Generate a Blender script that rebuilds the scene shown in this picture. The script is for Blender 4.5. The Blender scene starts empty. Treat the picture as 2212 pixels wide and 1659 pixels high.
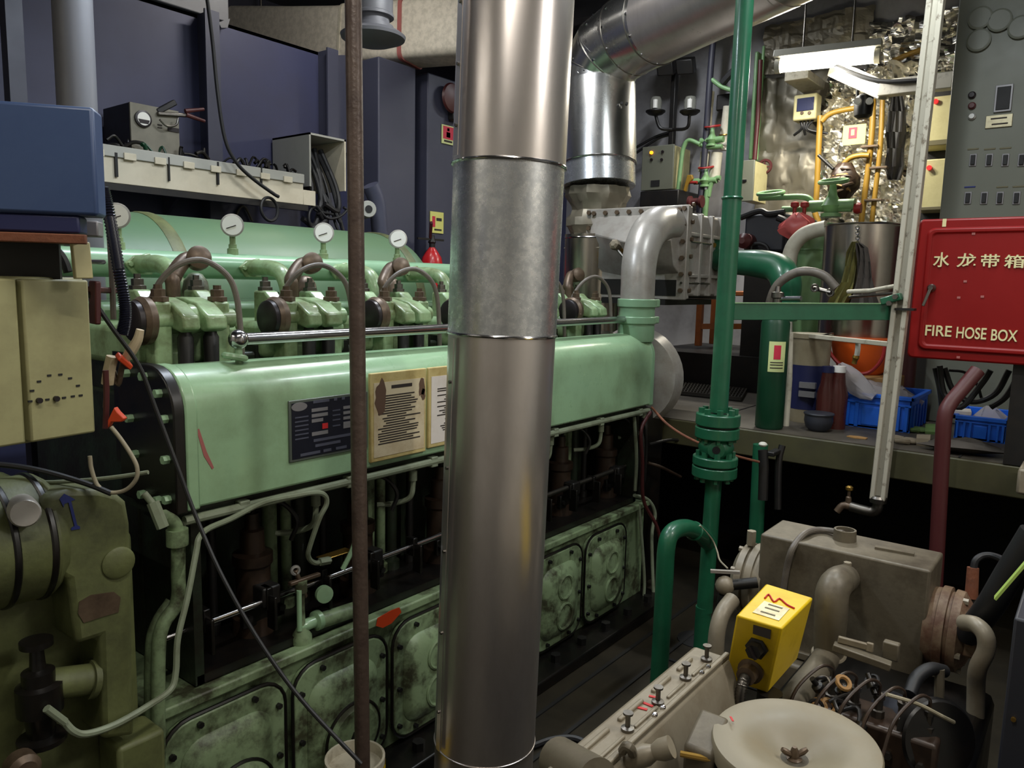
import bpy, bmesh, math, random
import numpy as np
from mathutils import Vector, Matrix, noise as mnoise

# ---------------------------------------------------------------- camera, world, exposure
F_PX = 1650.0
CAM = np.array([0.0, 0.0, 1.6])
_a, _p, _r = math.radians(38), math.radians(7.4), math.radians(1.3)
FW = np.array([math.cos(_a)*math.cos(_p), math.sin(_a)*math.cos(_p), -math.sin(_p)])
_rt = np.array([math.sin(_a), -math.cos(_a), 0.0]); _up = np.cross(_rt, FW)
RT = _rt*math.cos(_r) + _up*math.sin(_r)
UP = -_rt*math.sin(_r) + _up*math.cos(_r)
HF = np.array([math.cos(_a), math.sin(_a), 0.0])

scene = bpy.context.scene
col = scene.collection
cd = bpy.data.cameras.new('camera'); cd.sensor_width = 36; cd.lens = 36*F_PX/2212; cd.clip_start = .05
co = bpy.data.objects.new('camera', cd); col.objects.link(co)
co.matrix_world = Matrix(((RT[0], UP[0], -FW[0], CAM[0]), (RT[1], UP[1], -FW[1], CAM[1]), (RT[2], UP[2], -FW[2], CAM[2]), (0, 0, 0, 1)))
scene.camera = co
w = bpy.data.worlds.new('world'); scene.world = w; w.use_nodes = True
w.node_tree.nodes['Background'].inputs[0].default_value = (.30, .36, .5, 1)
w.node_tree.nodes['Background'].inputs[1].default_value = .02
vs = scene.view_settings
vs.view_transform = 'Standard'; vs.look = 'None'; vs.gamma = 1; vs.use_curve_mapping = False
vs.exposure = -0.08

def U(x, y, **k):
    """point of the room seen at photo pixel x, y on a plane X=, Y=, Z=, at depth d= or horizontal distance h="""
    d = FW + RT*(x-1106)/F_PX - UP*(y-829.5)/F_PX
    (a, v), = k.items()
    if a == 'd': return Vector(CAM + d*v)
    if a == 'h': return Vector(CAM + d*(v/float(d @ HF)))
    i = 'XYZ'.index(a)
    return Vector(CAM + d*((v-CAM[i])/d[i]))

# ---------------------------------------------------------------- lamps of the room, with added fill lamps (fixtures are built further down)
LAMPS = []
def tube_lamp(name, label, a, b, power, color, vis=9.0, width=.09, down=(0, 0, -1), rad=.019):
    """fluorescent fixture from a to b: sheet-metal housing, end caps, tube, and its light"""
    a, b = Vector(a), Vector(b)
    LAMPS.append((name, label, a, b, power, color, vis, width, Vector(down).normalized(), rad))

CW = (.80, .88, 1.0); WW = (1.0, .90, .70); NW = (1.0, .95, .86)
tube_lamp('fluorescent_lamp', 'lit fluorescent tube lamp hanging in front of the foil bulkhead', U(1682, 143, d=5.3), U(1893, 121, d=5.0), 60, (1.0, .95, .82), 9, .12, (0, 0, -1), .044)
tube_lamp('fluorescent_lamp', 'cool white tube lamp under the deck above the engine heads', (1.25, 2.25, 3.05), (1.95, 2.25, 3.05), 27, (.80, .89, 1.0), 10)
tube_lamp('fluorescent_lamp', 'tube lamp under the deck above the walkway beside the engine', (-.1, .55, 2.95), (1.1, .55, 2.95), 21, NW, 8)
tube_lamp('fluorescent_lamp', 'tube lamp under the deck right of the auxiliary diesel', (2.0, -.35, 2.9), (2.0, -1.35, 2.9), 34, (1.0, .97, .92), 9)
tube_lamp('fluorescent_lamp', 'tube lamp under the deck above the flanged green valve', (2.5, .6, 3.35), (3.4, .6, 3.35), 31, (.90, .97, 1.0), 9)
tube_lamp('fluorescent_lamp', 'tube lamp under the deck beside the ventilation duct', (2.75, 3.45, 3.62), (3.35, 3.45, 3.62), 15, (1.0, .96, .90), 9, .09, (.25, .75, -.6))
tube_lamp('fluorescent_lamp', 'added fill tube lamp under the deck between the engine heads and the cooler', (2.55, 2.3, 3.45), (3.2, 2.3, 3.45), 30, (.95, .98, 1.0), 9)  # unseen lamp, added to brighten the cooler and exhaust elbow
tube_lamp('fluorescent_lamp', 'added fill tube lamp under the deck above the walkway behind the cooler', (5.0, 2.7, 3.70), (5.6, 2.7, 3.70), 18, (.92, .96, 1.0), 9)  # unseen lamp, added to lift the dark far bulkhead
tube_lamp('fluorescent_lamp', 'added fill tube lamp under the deck behind the gearbox', (-1.0, 1.7, 2.9), (-1.0, 2.9, 2.9), 9, NW, 9)  # unseen lamp, added for a bright reflection on the big pipe's left side

# ---------------------------------------------------------------- materials
def lin(c):
    o = []
    for v in c:
        v = v/255.0
        o.append(v/12.92 if v <= .04045 else ((v+.055)/1.055)**2.4)
    return (*o, 1)
MAT = {}
def M(name, rgb, rough=.5, metal=0.0, dirt=None, damt=.45, dscale=5.0, dlo=.45, dhi=.72, bump=0.0, bscale=60.0, var=.12, emit=0.0, alpha=1.0, trans=0.0, coat=0.0, stretch=None, spec=.5):
    m = bpy.data.materials.new(name); m.use_nodes = True
    nt = m.node_tree; n = nt.nodes; l = nt.links
    bs = n['Principled BSDF']
    bs.inputs['Roughness'].default_value = rough; bs.inputs['Metallic'].default_value = metal
    bs.inputs['Specular IOR Level'].default_value = spec
    bs.inputs['Coat Weight'].default_value = coat; bs.inputs['Coat Roughness'].default_value = .12
    bs.inputs['Base Color'].default_value = lin(rgb)
    tc = n.new('ShaderNodeTexCoord')
    vec = tc.outputs['Object']
    if stretch:
        mp = n.new('ShaderNodeMapping'); mp.inputs['Scale'].default_value = stretch
        l.new(vec, mp.inputs[0]); vec = mp.outputs[0]
    if dirt or var:
        nz = n.new('ShaderNodeTexNoise'); nz.inputs['Scale'].default_value = dscale
        nz.inputs['Detail'].default_value = 7; nz.inputs['Roughness'].default_value = .68
        l.new(vec, nz.inputs['Vector'])
        rp = n.new('ShaderNodeMapRange'); rp.inputs[1].default_value = dlo; rp.inputs[2].default_value = dhi
        rp.inputs[3].default_value = 0; rp.inputs[4].default_value = damt if dirt else var
        l.new(nz.outputs[0], rp.inputs[0])
        mx = n.new('ShaderNodeMix'); mx.data_type = 'RGBA'
        mx.inputs[6].default_value = lin(rgb)
        mx.inputs[7].default_value = lin(dirt) if dirt else lin([v*.55 for v in rgb])
        l.new(rp.outputs[0], mx.inputs[0])
        out = mx.outputs[2]
        l.new(out, bs.inputs['Base Color'])
        rr = n.new('ShaderNodeMapRange'); rr.inputs[3].default_value = max(.04, rough-.08); rr.inputs[4].default_value = min(1, rough+.16)
        l.new(nz.outputs[0], rr.inputs[0]); l.new(rr.outputs[0], bs.inputs['Roughness'])
    if bump:
        nb = n.new('ShaderNodeTexNoise'); nb.inputs['Scale'].default_value = bscale; nb.inputs['Detail'].default_value = 4
        l.new(vec, nb.inputs['Vector'])
        bp = n.new('ShaderNodeBump'); bp.inputs['Strength'].default_value = bump; bp.inputs['Distance'].default_value = .01
        l.new(nb.outputs[0], bp.inputs['Height']); l.new(bp.outputs[0], bs.inputs['Normal'])
    if emit:
        bs.inputs['Emission Color'].default_value = lin(rgb); bs.inputs['Emission Strength'].default_value = emit
    if trans: bs.inputs['Transmission Weight'].default_value = trans
    if alpha < 1: bs.inputs['Alpha'].default_value = alpha
    MAT[name] = m
    return m

GRIME = (46, 40, 28)
M('engine_green', (146, 180, 142), .26, dirt=(88, 98, 66), damt=.55, dscale=3.2, bump=.05, bscale=30, coat=.25)
M('engine_green_clean', (128, 166, 132), .30, dirt=(108, 130, 98), damt=.5, dscale=2.5, coat=.2)
M('engine_green_dirty', (126, 146, 110), .40, dirt=(44, 38, 24), damt=.9, dscale=9, dlo=.45, dhi=.62, bump=.12, bscale=40)
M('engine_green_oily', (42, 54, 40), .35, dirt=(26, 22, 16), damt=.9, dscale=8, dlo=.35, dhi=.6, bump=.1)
M('head_green', (148, 176, 132), .30, dirt=(86, 88, 48), damt=.8, dscale=11, dlo=.38, dhi=.66, bump=.06, bscale=50, coat=.2)
M('receiver_green', (88, 114, 82), .42, dirt=(76, 110, 84), damt=.5, dscale=3)
M('pipe_green', (28, 90, 62), .32, dirt=(14, 52, 34), damt=.5, dscale=6, coat=.3)
M('pale_green', (118, 156, 108), .4, dirt=(70, 104, 76), damt=.4, dscale=8)
M('gear_green', (98, 104, 64), .5, dirt=(44, 44, 28), damt=.75, dscale=6, dlo=.42, dhi=.7, bump=.1)
M('galvanised', (206, 199, 195), .27, .88, dirt=(112, 98, 84), damt=.5, dscale=2.2, dlo=.42, dhi=.75, bump=.02, bscale=14, stretch=(1, 1, .35))
M('galvanised_spangle', (214, 216, 218), .24, .9, dirt=(150, 154, 160), damt=.5, dscale=34, dlo=.42, dhi=.6, bump=.02, bscale=60)
M('aluminium_sheet', (216, 216, 214), .22, 1.0, dirt=(150, 140, 126), damt=.5, dscale=4, bump=.04, bscale=9)
M('duct_sheet', (222, 214, 198), .5, .12, dirt=(176, 170, 156), damt=.5, dscale=26, dlo=.42, dhi=.6, bump=.05, bscale=30)
M('grey_cast', (164, 160, 154), .32, .25, dirt=(110, 98, 82), damt=.6, dscale=6, bump=.04)
M('aux_grey', (104, 96, 80), .42, .15, dirt=(48, 38, 27), damt=.75, dscale=7, bump=.06)
M('aux_grey_pale', (134, 125, 107), .4, .1, dirt=(96, 80, 58), damt=.6, dscale=8, bump=.05)
M('oily_brown', (58, 44, 34), .35, .2, dirt=(26, 20, 16), damt=.8, dscale=12)
M('rust', (112, 64, 40), .7, dirt=(66, 40, 30), damt=.8, dscale=20, bump=.2)
M('rusty_cream', (120, 100, 78), .55, dirt=(84, 52, 36), damt=.9, dscale=14, dlo=.42, dhi=.62, bump=.1)
M('pole_paint', (86, 72, 64), .38, .2, dirt=(54, 40, 36), damt=.7, dscale=18, bump=.18, bscale=80)
M('polished_steel', (190, 188, 190), .13, 1.0, var=.2, dscale=5)
M('steel', (122, 118, 112), .35, 1.0, dirt=(60, 50, 42), damt=.6, dscale=15)
M('bronze_brown', (100, 84, 68), .38, .4, dirt=(48, 34, 26), damt=.8, dscale=14)
M('wheel_dark', (38, 32, 34), .32, .3, dirt=(20, 16, 16), damt=.5, dscale=12)
M('black_iron', (22, 21, 21), .42, .1, dirt=(36, 28, 20), damt=.5, dscale=14)
M('oil_black', (14, 13, 12), .3, dirt=(34, 24, 16), damt=.5, dscale=9)
M('rubber', (20, 20, 22), .5)
M('charger_grey', (122, 118, 104), .5, dirt=(90, 86, 74), damt=.5, dscale=8)
M('rubber_grey', (104, 97, 88), .45, dirt=(58, 50, 44), damt=.5, dscale=20)
M('conduit_navy', (22, 24, 40), .28, spec=.7)
M('cable_cream', (150, 142, 120), .45, dirt=(96, 88, 66), damt=.5, dscale=20)
M('tube_green', (128, 138, 116), .4, dirt=(84, 80, 60), damt=.6, dscale=14)
M('tape_cream', (186, 170, 140), .6, dirt=(130, 104, 70), damt=.5, dscale=20)
M('orange_plastic', (196, 64, 24), .45)
M('blue_cabinet', (58, 76, 112), .38, dirt=(34, 54, 96), damt=.5, dscale=4)
M('cream_cabinet', (150, 147, 106), .45, dirt=(104, 96, 66), damt=.6, dscale=5)
M('cream_dark', (98, 92, 66), .5)
M('cream_box', (186, 178, 132), .45, dirt=(140, 126, 84), damt=.5, dscale=6)
M('dark_slot', (14, 14, 15), .6)
M('blue_ink', (28, 40, 104), .5)
M('wall_glare_paint', (57, 60, 90), .5, dirt=(54, 54, 72), damt=.6, dscale=1.6, bump=.04, bscale=12)  # blue of the lens glare is mixed into the wall colour
M('wall_near', (196, 190, 178), .5, dirt=(130, 124, 110), damt=.5, dscale=1.5)
M('wall_far', (150, 149, 152), .5, dirt=(58, 56, 56), damt=.6, dscale=1.8)
M('frame_glare_paint', (64, 66, 84), .5, dirt=(56, 58, 74), damt=.5, dscale=3)  # frames carry the same glare blue in their colour
M('frame_dark', (48, 48, 60), .5)
M('deckhead', (66, 66, 72), .6, dirt=(40, 40, 44), damt=.5, dscale=2)
M('beam_grey', (98, 98, 102), .45, dirt=(82, 80, 80), damt=.5, dscale=3)
M('shelf_white', (206, 198, 176), .42, dirt=(170, 158, 132), damt=.5, dscale=4)
M('shelf_grey', (168, 168, 160), .45)
M('floor_plate', (44, 39, 28), .75, spec=.2, dirt=(24, 21, 16), damt=.75, dscale=2.2, dlo=.36, dhi=.64, bump=.08, bscale=22)
M('floor_seam', (12, 11, 9), .8)
M('platform_plate', (70, 64, 54), .55, dirt=(34, 28, 22), damt=.75, dscale=3, bump=.06)
M('platform_lip', (68, 66, 42), .5, dirt=(44, 40, 28), damt=.6, dscale=6)
M('grating', (50, 46, 40), .5, .4)
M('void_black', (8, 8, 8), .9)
M('red_box', (126, 12, 12), .4, dirt=(140, 14, 14), damt=.4, dscale=3, spec=.3)
M('red_paint', (150, 36, 34), .45)
M('red_dark', (74, 30, 31), .42, dirt=(78, 34, 34), damt=.5, dscale=10)
M('red_ink', (190, 34, 36), .5)
M('pink_strap', (164, 96, 92), .5)
M('letter_cream', (220, 210, 160), .5)
M('cabinet_grey', (98, 100, 88), .45, dirt=(92, 94, 84), damt=.4, dscale=4)
M('white_paint', (190, 184, 166), .45, dirt=(120, 106, 82), damt=.6, dscale=18, dlo=.52, dhi=.7)
M('post_paint', (176, 171, 156), .35, dirt=(86, 72, 54), damt=.8, dscale=26, dlo=.56, dhi=.66)
M('pipe_white', (196, 192, 176), .5, dirt=(150, 142, 120), damt=.5, dscale=10)
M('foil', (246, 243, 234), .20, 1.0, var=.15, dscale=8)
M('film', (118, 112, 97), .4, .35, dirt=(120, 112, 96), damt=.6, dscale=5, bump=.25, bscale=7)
M('yellow_pipe', (140, 108, 34), .42, dirt=(150, 110, 30), damt=.5, dscale=12)
M('yellow_box', (226, 190, 20), .40, dirt=(150, 116, 20), damt=.55, dscale=5, dlo=.5, dhi=.75)
M('plate_alu', (178, 170, 142), .3, .7, dirt=(120, 112, 90), damt=.5, dscale=30)
M('sticker_green', (206, 214, 148), .5)
M('sticker_yellow', (214, 212, 120), .5)
M('sticker_red', (196, 40, 66), .5)
M('paper', (206, 192, 160), .6, dirt=(150, 116, 66), damt=.7, dscale=5, dlo=.48, dhi=.72)
M('paper_white', (222, 214, 206), .6, dirt=(184, 164, 132), damt=.6, dscale=6)
M('paper_stain', (96, 72, 56), .6)
M('paper_frame', (196, 178, 120), .5, dirt=(150, 120, 56), damt=.7, dscale=12)
M('ink', (48, 40, 36), .7)
M('plate_navy', (26, 28, 40), .3, .2, dirt=(40, 40, 52), damt=.5, dscale=10)
M('plate_field', (132, 130, 132), .4, .3)
M('plate_frame', (96, 104, 96), .35, .4)
M('plate_print', (74, 76, 90), .4)
M('gauge_face', (232, 230, 224), .3)
M('gauge_rim', (176, 176, 172), .3, .6)
M('stainless', (168, 162, 152), .2, 1.0, dirt=(112, 98, 82), damt=.6, dscale=4, stretch=(1, 1, .3))
M('bottle_green', (16, 60, 38), .35, dirt=(14, 48, 32), damt=.5, dscale=6)
M('crate_blue', (22, 96, 206), .42, dirt=(18, 74, 164), damt=.4, dscale=6)
M('bucket_white', (140, 130, 106), .5, dirt=(104, 90, 64), damt=.6, dscale=8)
M('navy', (30, 34, 74), .45)
M('bucket_orange', (218, 92, 26), .4)
M('bottle_brown', (70, 30, 26), .25)
M('plastic_clear', (186, 180, 180), .22, trans=.0, alpha=.62)
M('bag_pink', (196, 92, 90), .35, alpha=.85)
M('cloth_olive', (104, 100, 48), .9, dirt=(66, 60, 32), damt=.6, dscale=12)
M('cloth_grey', (74, 68, 62), .9, dirt=(44, 40, 36), damt=.6, dscale=12)
M('glove_green', (96, 124, 70), .9)
M('glove_grey', (126, 116, 98), .9)
M('stool_orange', (150, 82, 32), .55, dirt=(96, 52, 26), damt=.5, dscale=8)
M('strap_green', (168, 196, 96), .5)
M('navy_screen', (40, 44, 74), .25)
M('motor_dark', (44, 46, 54), .45)
M('lamp_red', (230, 40, 40), .3, emit=.6)
M('lamp_orange', (255, 150, 30), .3, emit=2.5)
M('filter_cream', (128, 120, 100), .42, dirt=(124, 108, 78), damt=.6, dscale=7)
M('filter_dark', (44, 38, 36), .5)
M('brass', (176, 140, 70), .3, .9)
M('wood', (150, 112, 62), .6)
M('extinguisher_red', (196, 24, 30), .3, coat=.3)
M('glass_lamp', (150, 150, 140), .1, alpha=.6)
M('white_plastic', (200, 198, 186), .45)

# ---------------------------------------------------------------- mesh helpers
def V(*a): return Vector(a[0]) if len(a) == 1 else Vector(a)
def frame_of(ax):
    ax = Vector(ax).normalized()
    t = Vector((0, 0, 1)) if abs(ax.z) < .9 else Vector((1, 0, 0))
    u = ax.cross(t).normalized(); v = ax.cross(u).normalized()
    return ax, u, v
ORG = {}
class MB:
    def __init__(s): s.v = []; s.f = []
    def add(s, vs, fs):
        o = len(s.v); s.v += [Vector(p) for p in vs]; s.f += [[i+o for i in f] for f in fs]; return s
    def box(s, lo, hi):
        (a, b, c), (d, e, f) = lo, hi
        a, d = min(a, d), max(a, d); b, e = min(b, e), max(b, e); c, f = min(c, f), max(c, f)
        return s.add([(a,b,c),(d,b,c),(d,e,c),(a,e,c),(a,b,f),(d,b,f),(d,e,f),(a,e,f)], [(0,3,2,1),(4,5,6,7),(0,1,5,4),(1,2,6,5),(2,3,7,6),(3,0,4,7)])
    def obox(s, c, ax, ay, az, sx, sy, sz):
        """box about centre c with half extents along given axes"""
        c = Vector(c); ax, ay, az = (Vector(k).normalized() for k in (ax, ay, az))
        vs = [c + ax*sx*i + ay*sy*j + az*sz*k for k in (-1, 1) for (i, j) in ((-1,-1),(1,-1),(1,1),(-1,1))]
        return s.add(vs, [(0,3,2,1),(4,5,6,7),(0,1,5,4),(1,2,6,5),(2,3,7,6),(3,0,4,7)])
    def bar(s, a, b, w, h=None, up=(0, 0, 1)):
        """square bar from a to b"""
        a, b = Vector(a), Vector(b); h = h or w; d = (b-a)
        up = Vector(up)
        if abs(d.normalized().dot(up)) > .95: up = Vector((1, 0, 0))
        r = d.cross(up).normalized(); u = r.cross(d).normalized()
        return s.obox((a+b)/2, d, r, u, d.length/2, w/2, h/2)
    def cyl(s, p0, p1, r0, r1=None, n=20, cap=True):
        r1 = r0 if r1 is None else r1
        p0, p1 = Vector(p0), Vector(p1); ax, u, v = frame_of(p1-p0)
        vs = []
        for p, r in ((p0, r0), (p1, r1)):
            for i in range(n):
                t = 2*math.pi*i/n; vs.append(p + u*math.cos(t)*r + v*math.sin(t)*r)
        fs = [(i, (i+1) % n, n+(i+1) % n, n+i) for i in range(n)]
        if cap: fs += [tuple(reversed(range(n))), tuple(range(n, 2*n))]
        return s.add(vs, fs)
    def lathe(s, p0, ax, prof, n=24, cap=True):
        """prof = (distance along axis, radius)"""
        p0 = Vector(p0); ax, u, v = frame_of(ax); vs = []; fs = []
        for h, r in prof:
            for i in range(n):
                t = 2*math.pi*i/n; vs.append(p0 + ax*h + (u*math.cos(t) + v*math.sin(t))*max(r, 1e-4))
        m = len(prof)
        for k in range(m-1):
            for i in range(n): fs.append((k*n+i, k*n+(i+1) % n, (k+1)*n+(i+1) % n, (k+1)*n+i))
        if cap: fs += [tuple(reversed(range(n))), tuple(range((m-1)*n, m*n))]
        return s.add(vs, fs)
    def tube(s, pts, r, n=10, sm=0, cap=True, closed=False):
        pts = [Vector(p) for p in pts]
        rs = list(r) if isinstance(r, (list, tuple)) else [r]*len(pts)
        if sm and len(pts) > 2:
            q = []; qr = []; m = len(pts)
            rng = range(m) if closed else range(m-1)
            for i in rng:
                p1, p2 = pts[i], pts[(i+1) % m]
                p0 = pts[i-1] if (i > 0 or closed) else p1*2-p2
                p3 = pts[(i+2) % m] if (i+2 < m or closed) else p2*2-p1
                for j in range(sm):
                    t = j/sm
                    q.append(.5*((2*p1) + (p2-p0)*t + (2*p0-5*p1+4*p2-p3)*t*t + (3*p1-p0-3*p2+p3)*t**3))
                    qr.append(rs[i]*(1-t) + rs[(i+1) % m]*t)
            if not closed: q.append(pts[-1]); qr.append(rs[-1])
            pts, rs = q, qr
        m = len(pts); tang = []
        for i in range(m):
            a = pts[i-1] if (i > 0 or closed) else pts[i]; b = pts[(i+1) % m] if (i < m-1 or closed) else pts[i]
            d = b-a; tang.append(d.normalized() if d.length > 1e-9 else Vector((0, 0, 1)))
        ax, u, v = frame_of(tang[0]); vs = []; fs = []
        for i in range(m):
            if i:
                q = tang[i-1].rotation_difference(tang[i]); u = q @ u
                u = (u - tang[i]*u.dot(tang[i])).normalized()
            v = tang[i].cross(u)
            for k in range(n):
                t = 2*math.pi*k/n; vs.append(pts[i] + (u*math.cos(t) + v*math.sin(t))*rs[i])
        for i in range(m if closed else m-1):
            j = (i+1) % m
            for k in range(n): fs.append((i*n+k, i*n+(k+1) % n, j*n+(k+1) % n, j*n+k))
        if cap and not closed: fs += [tuple(reversed(range(n))), tuple(range((m-1)*n, m*n))]
        return s.add(vs, fs)
    def prism(s, poly, ext):
        poly = [Vector(p) for p in poly]; e = Vector(ext); n = len(poly)
        fs = [tuple(reversed(range(n))), tuple(range(n, 2*n))] + [(i, (i+1) % n, n+(i+1) % n, n+i) for i in range(n)]
        return s.add(poly + [p+e for p in poly], fs)
    def loft(s, rings, cap=True):
        n = len(rings[0]); vs = [Vector(p) for r in rings for p in r]; fs = []
        for k in range(len(rings)-1):
            for i in range(n): fs.append((k*n+i, k*n+(i+1) % n, (k+1)*n+(i+1) % n, (k+1)*n+i))
        if cap: fs += [tuple(reversed(range(n))), tuple(range((len(rings)-1)*n, len(rings)*n))]
        return s.add(vs, fs)
    def ball(s, c, r, n=14, sc=(1, 1, 1)):
        c = Vector(c); vs = []; fs = []; m = n//2
        for j in range(m+1):
            ph = math.pi*j/m
            for i in range(n):
                t = 2*math.pi*i/n
                vs.append(c + Vector((max(math.sin(ph), .001)*math.cos(t)*r*sc[0], max(math.sin(ph), .001)*math.sin(t)*r*sc[1], math.cos(ph)*r*sc[2])))
        for j in range(m):
            for i in range(n): fs.append((j*n+i, (j+1)*n+i, (j+1)*n+(i+1) % n, j*n+(i+1) % n))
        return s.add(vs, fs)
    def ring(s, c, ax, R, r, n=28, m=8, a0=0, a1=2*math.pi):
        ax, u, v = frame_of(ax); c = Vector(c); full = abs(a1-a0-2*math.pi) < 1e-6
        k = n if full else n+1
        return s.tube([c + (u*math.cos(a0+(a1-a0)*i/n) + v*math.sin(a0+(a1-a0)*i/n))*R for i in range(k)], r, m, closed=full)
    def hexbolt(s, p, ax, r, h):
        return s.cyl(Vector(p), Vector(p)+Vector(ax).normalized()*h, r, n=6)
    def build(s, name, mat, parent=None, bevel=0.0, smooth=True, ang=35, seg=2, kind=None):
        me = bpy.data.meshes.new(name)
        o = bpy.data.objects.new(name, me); col.objects.link(o)
        org = Vector((0, 0, 0))
        if parent is not None:
            org = ORG[parent.name]; o.parent = parent
        ORG[o.name] = org
        me.from_pydata([p-org for p in s.v], [], s.f)
        bm = bmesh.new(); bm.from_mesh(me)
        bmesh.ops.recalc_face_normals(bm, faces=bm.faces)
        bm.to_mesh(me); bm.free()
        if smooth:
            me.shade_smooth(); me.set_sharp_from_angle(angle=math.radians(ang))
        me.materials.append(MAT[mat] if isinstance(mat, str) else mat)
        if bevel:
            b = o.modifiers.new('bevel', 'BEVEL'); b.width = bevel; b.segments = seg; b.limit_method = 'ANGLE'; b.angle_limit = math.radians(40)
            b.harden_normals = False
        if kind: o['kind'] = kind
        return o
def thing(name, label, cat, loc, group=None):
    o = bpy.data.objects.new(name, None); col.objects.link(o); o.empty_display_size = .05
    o.location = Vector(loc); ORG[o.name] = Vector(loc)
    o['label'] = label; o['category'] = cat
    if group: o['group'] = group
    return o
def solo(mb, name, label, cat, mat, group=None, **k):
    """a thing that is one mesh, with its origin at its lowest middle"""
    xs = [p.x for p in mb.v]; ys = [p.y for p in mb.v]; zs = [p.z for p in mb.v]
    base = Vector(((min(xs)+max(xs))/2, (min(ys)+max(ys))/2, min(zs)))
    t = MB(); t.v = [p-base for p in mb.v]; t.f = mb.f
    o = t.build(name, mat, None, **k); o.location = base; ORG[o.name] = base
    o['label'] = label; o['category'] = cat
    if group: o['group'] = group
    return o
def struct(mb, name, mat, **k):
    o = mb.build(name, mat, None, **k); o['kind'] = 'structure'; return o
_bolt = {}
def bolts(parent, pts, ax, r, h, mat, name='bolt'):
    """hexagon bolts that share one mesh, each an object under its part"""
    key = (round(r, 4), round(h, 4), mat)
    if key not in _bolt:
        me = bpy.data.meshes.new('bolt'); t = MB().cyl((0, 0, 0), (0, 0, h), r, n=6)
        me.from_pydata(t.v, [], t.f); me.materials.append(MAT[mat]); me.update(); _bolt[key] = me
    q = Vector((0, 0, 1)).rotation_difference(Vector(ax).normalized())
    for p in pts:
        o = bpy.data.objects.new(name, _bolt[key]); col.objects.link(o); o.parent = parent
        o.location = Vector(p)-ORG[parent.name]; o.rotation_mode = 'QUATERNION'; o.rotation_quaternion = q
        ORG[o.name] = ORG[parent.name]
def copies(o, parent, offs):
    """copies of a part, with its own children, shifted along the thing"""
    out = []
    for d in offs:
        c = o.copy(); col.objects.link(c); c.parent = parent; c.location = o.location + Vector(d)
        ORG[c.name] = ORG[parent.name]
        for ch in list(o.children):
            k = ch.copy(); col.objects.link(k); k.parent = c
        out.append(c)
    return out
def fx(x0, y0, x1, y1, X):
    a, b = U(x0, y0, X=X), U(x1, y1, X=X)
    return min(a.y, b.y), max(a.y, b.y), min(a.z, b.z), max(a.z, b.z)
def fy(x0, y0, x1, y1, Y):
    a, b = U(x0, y0, Y=Y), U(x1, y1, Y=Y)
    return min(a.x, b.x), max(a.x, b.x), min(a.z, b.z), max(a.z, b.z)
def rrect(c, u, v, hu, hv, r, n=5):
    """rounded rectangle outline about c in the plane of u, v"""
    c, u, v = Vector(c), Vector(u), Vector(v); out = []
    for cx, cy, a0 in ((hu-r, hv-r, 0), (-hu+r, hv-r, 90), (-hu+r, -hv+r, 180), (hu-r, -hv+r, 270)):
        for i in range(n+1):
            t = math.radians(a0+90*i/n); out.append(c + u*(cx+r*math.cos(t)) + v*(cy+r*math.sin(t)))
    return out
def text_mb(body, p0, u, v, size, ext=.002, width=None):
    """raised lettering starting at p0 (lower left), along u, upright v"""
    cu = bpy.data.curves.new('lettering', 'FONT'); cu.body = body; cu.size = 1; cu.extrude = 0; cu.offset = .012
    o = bpy.data.objects.new('lettering', cu); col.objects.link(o)
    bpy.context.view_layer.update()
    me = bpy.data.meshes.new_from_object(o.evaluated_get(bpy.context.evaluated_depsgraph_get()))
    pts = [q.co.copy() for q in me.vertices]; fs = [list(f.vertices) for f in me.polygons]
    bpy.data.objects.remove(o); bpy.data.curves.remove(cu); bpy.data.meshes.remove(me)
    if not pts: return None
    x0 = min(p.x for p in pts); x1 = max(p.x for p in pts); y0 = min(p.y for p in pts); y1 = max(p.y for p in pts)
    sx = (width/(x1-x0)) if width else size/(y1-y0); sy = size/(y1-y0)
    u, v = Vector(u).normalized(), Vector(v).normalized(); nrm = u.cross(v)
    base = [Vector(p0) + u*((p.x-x0)*sx) + v*((p.y-y0)*sy) for p in pts]
    t = MB(); n = len(base)
    # faces + an outline skirt give the letters their thickness
    t.v = base + [p+nrm*ext for p in base]
    cnt = {}
    for f in fs:
        for i in range(len(f)):
            e = (f[i], f[(i+1) % len(f)]); cnt[tuple(sorted(e))] = cnt.get(tuple(sorted(e)), 0)+1
    t.f = [[i+n for i in f] for f in fs]
    for f in fs:
        for i in range(len(f)):
            a, b = f[i], f[(i+1) % len(f)]
            if cnt[tuple(sorted((a, b)))] == 1: t.f.append([a, b, b+n, a+n])
    return t
random.seed(4)
X3, Y3, Z3 = Vector((1, 0, 0)), Vector((0, 1, 0)), Vector((0, 0, 1))
# ================================================================ THE SETTING
ZP = .92          # upper floor level beyond the engine
XP = 3.66         # its front edge
WY = 4.4          # hull side wall
XF = 6.45         # far bulkhead
WT = 3.13         # height of the top edge of the side wall
fl = struct(MB().box((-1.6, -1.6, -.06), (XF+3.2, WY+.1, 0)), 'floor', 'floor_plate')
def fpart(mb, name, mat, **k):
    o = mb.build(name, mat, fl, **k); return o
# seams between the chequered floor plates, raised rim strips
fpart(MB().box((1.3, 1.395, 0), (3.6, 1.41, .006)), 'plate_seam', 'floor_seam')
fpart(MB().box((1.6, 1.545, 0), (3.6, 1.56, .006)), 'plate_seam', 'floor_seam')
fpart(MB().box((2.9, .2, 0), (2.915, 1.395, .006)), 'plate_seam', 'floor_seam')
hp = U(1505, 1382, Z=0)
fpart(MB().cyl((hp.x, hp.y, 0), (hp.x, hp.y, .004), .088, n=28), 'hand_hole', 'void_black')
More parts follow.
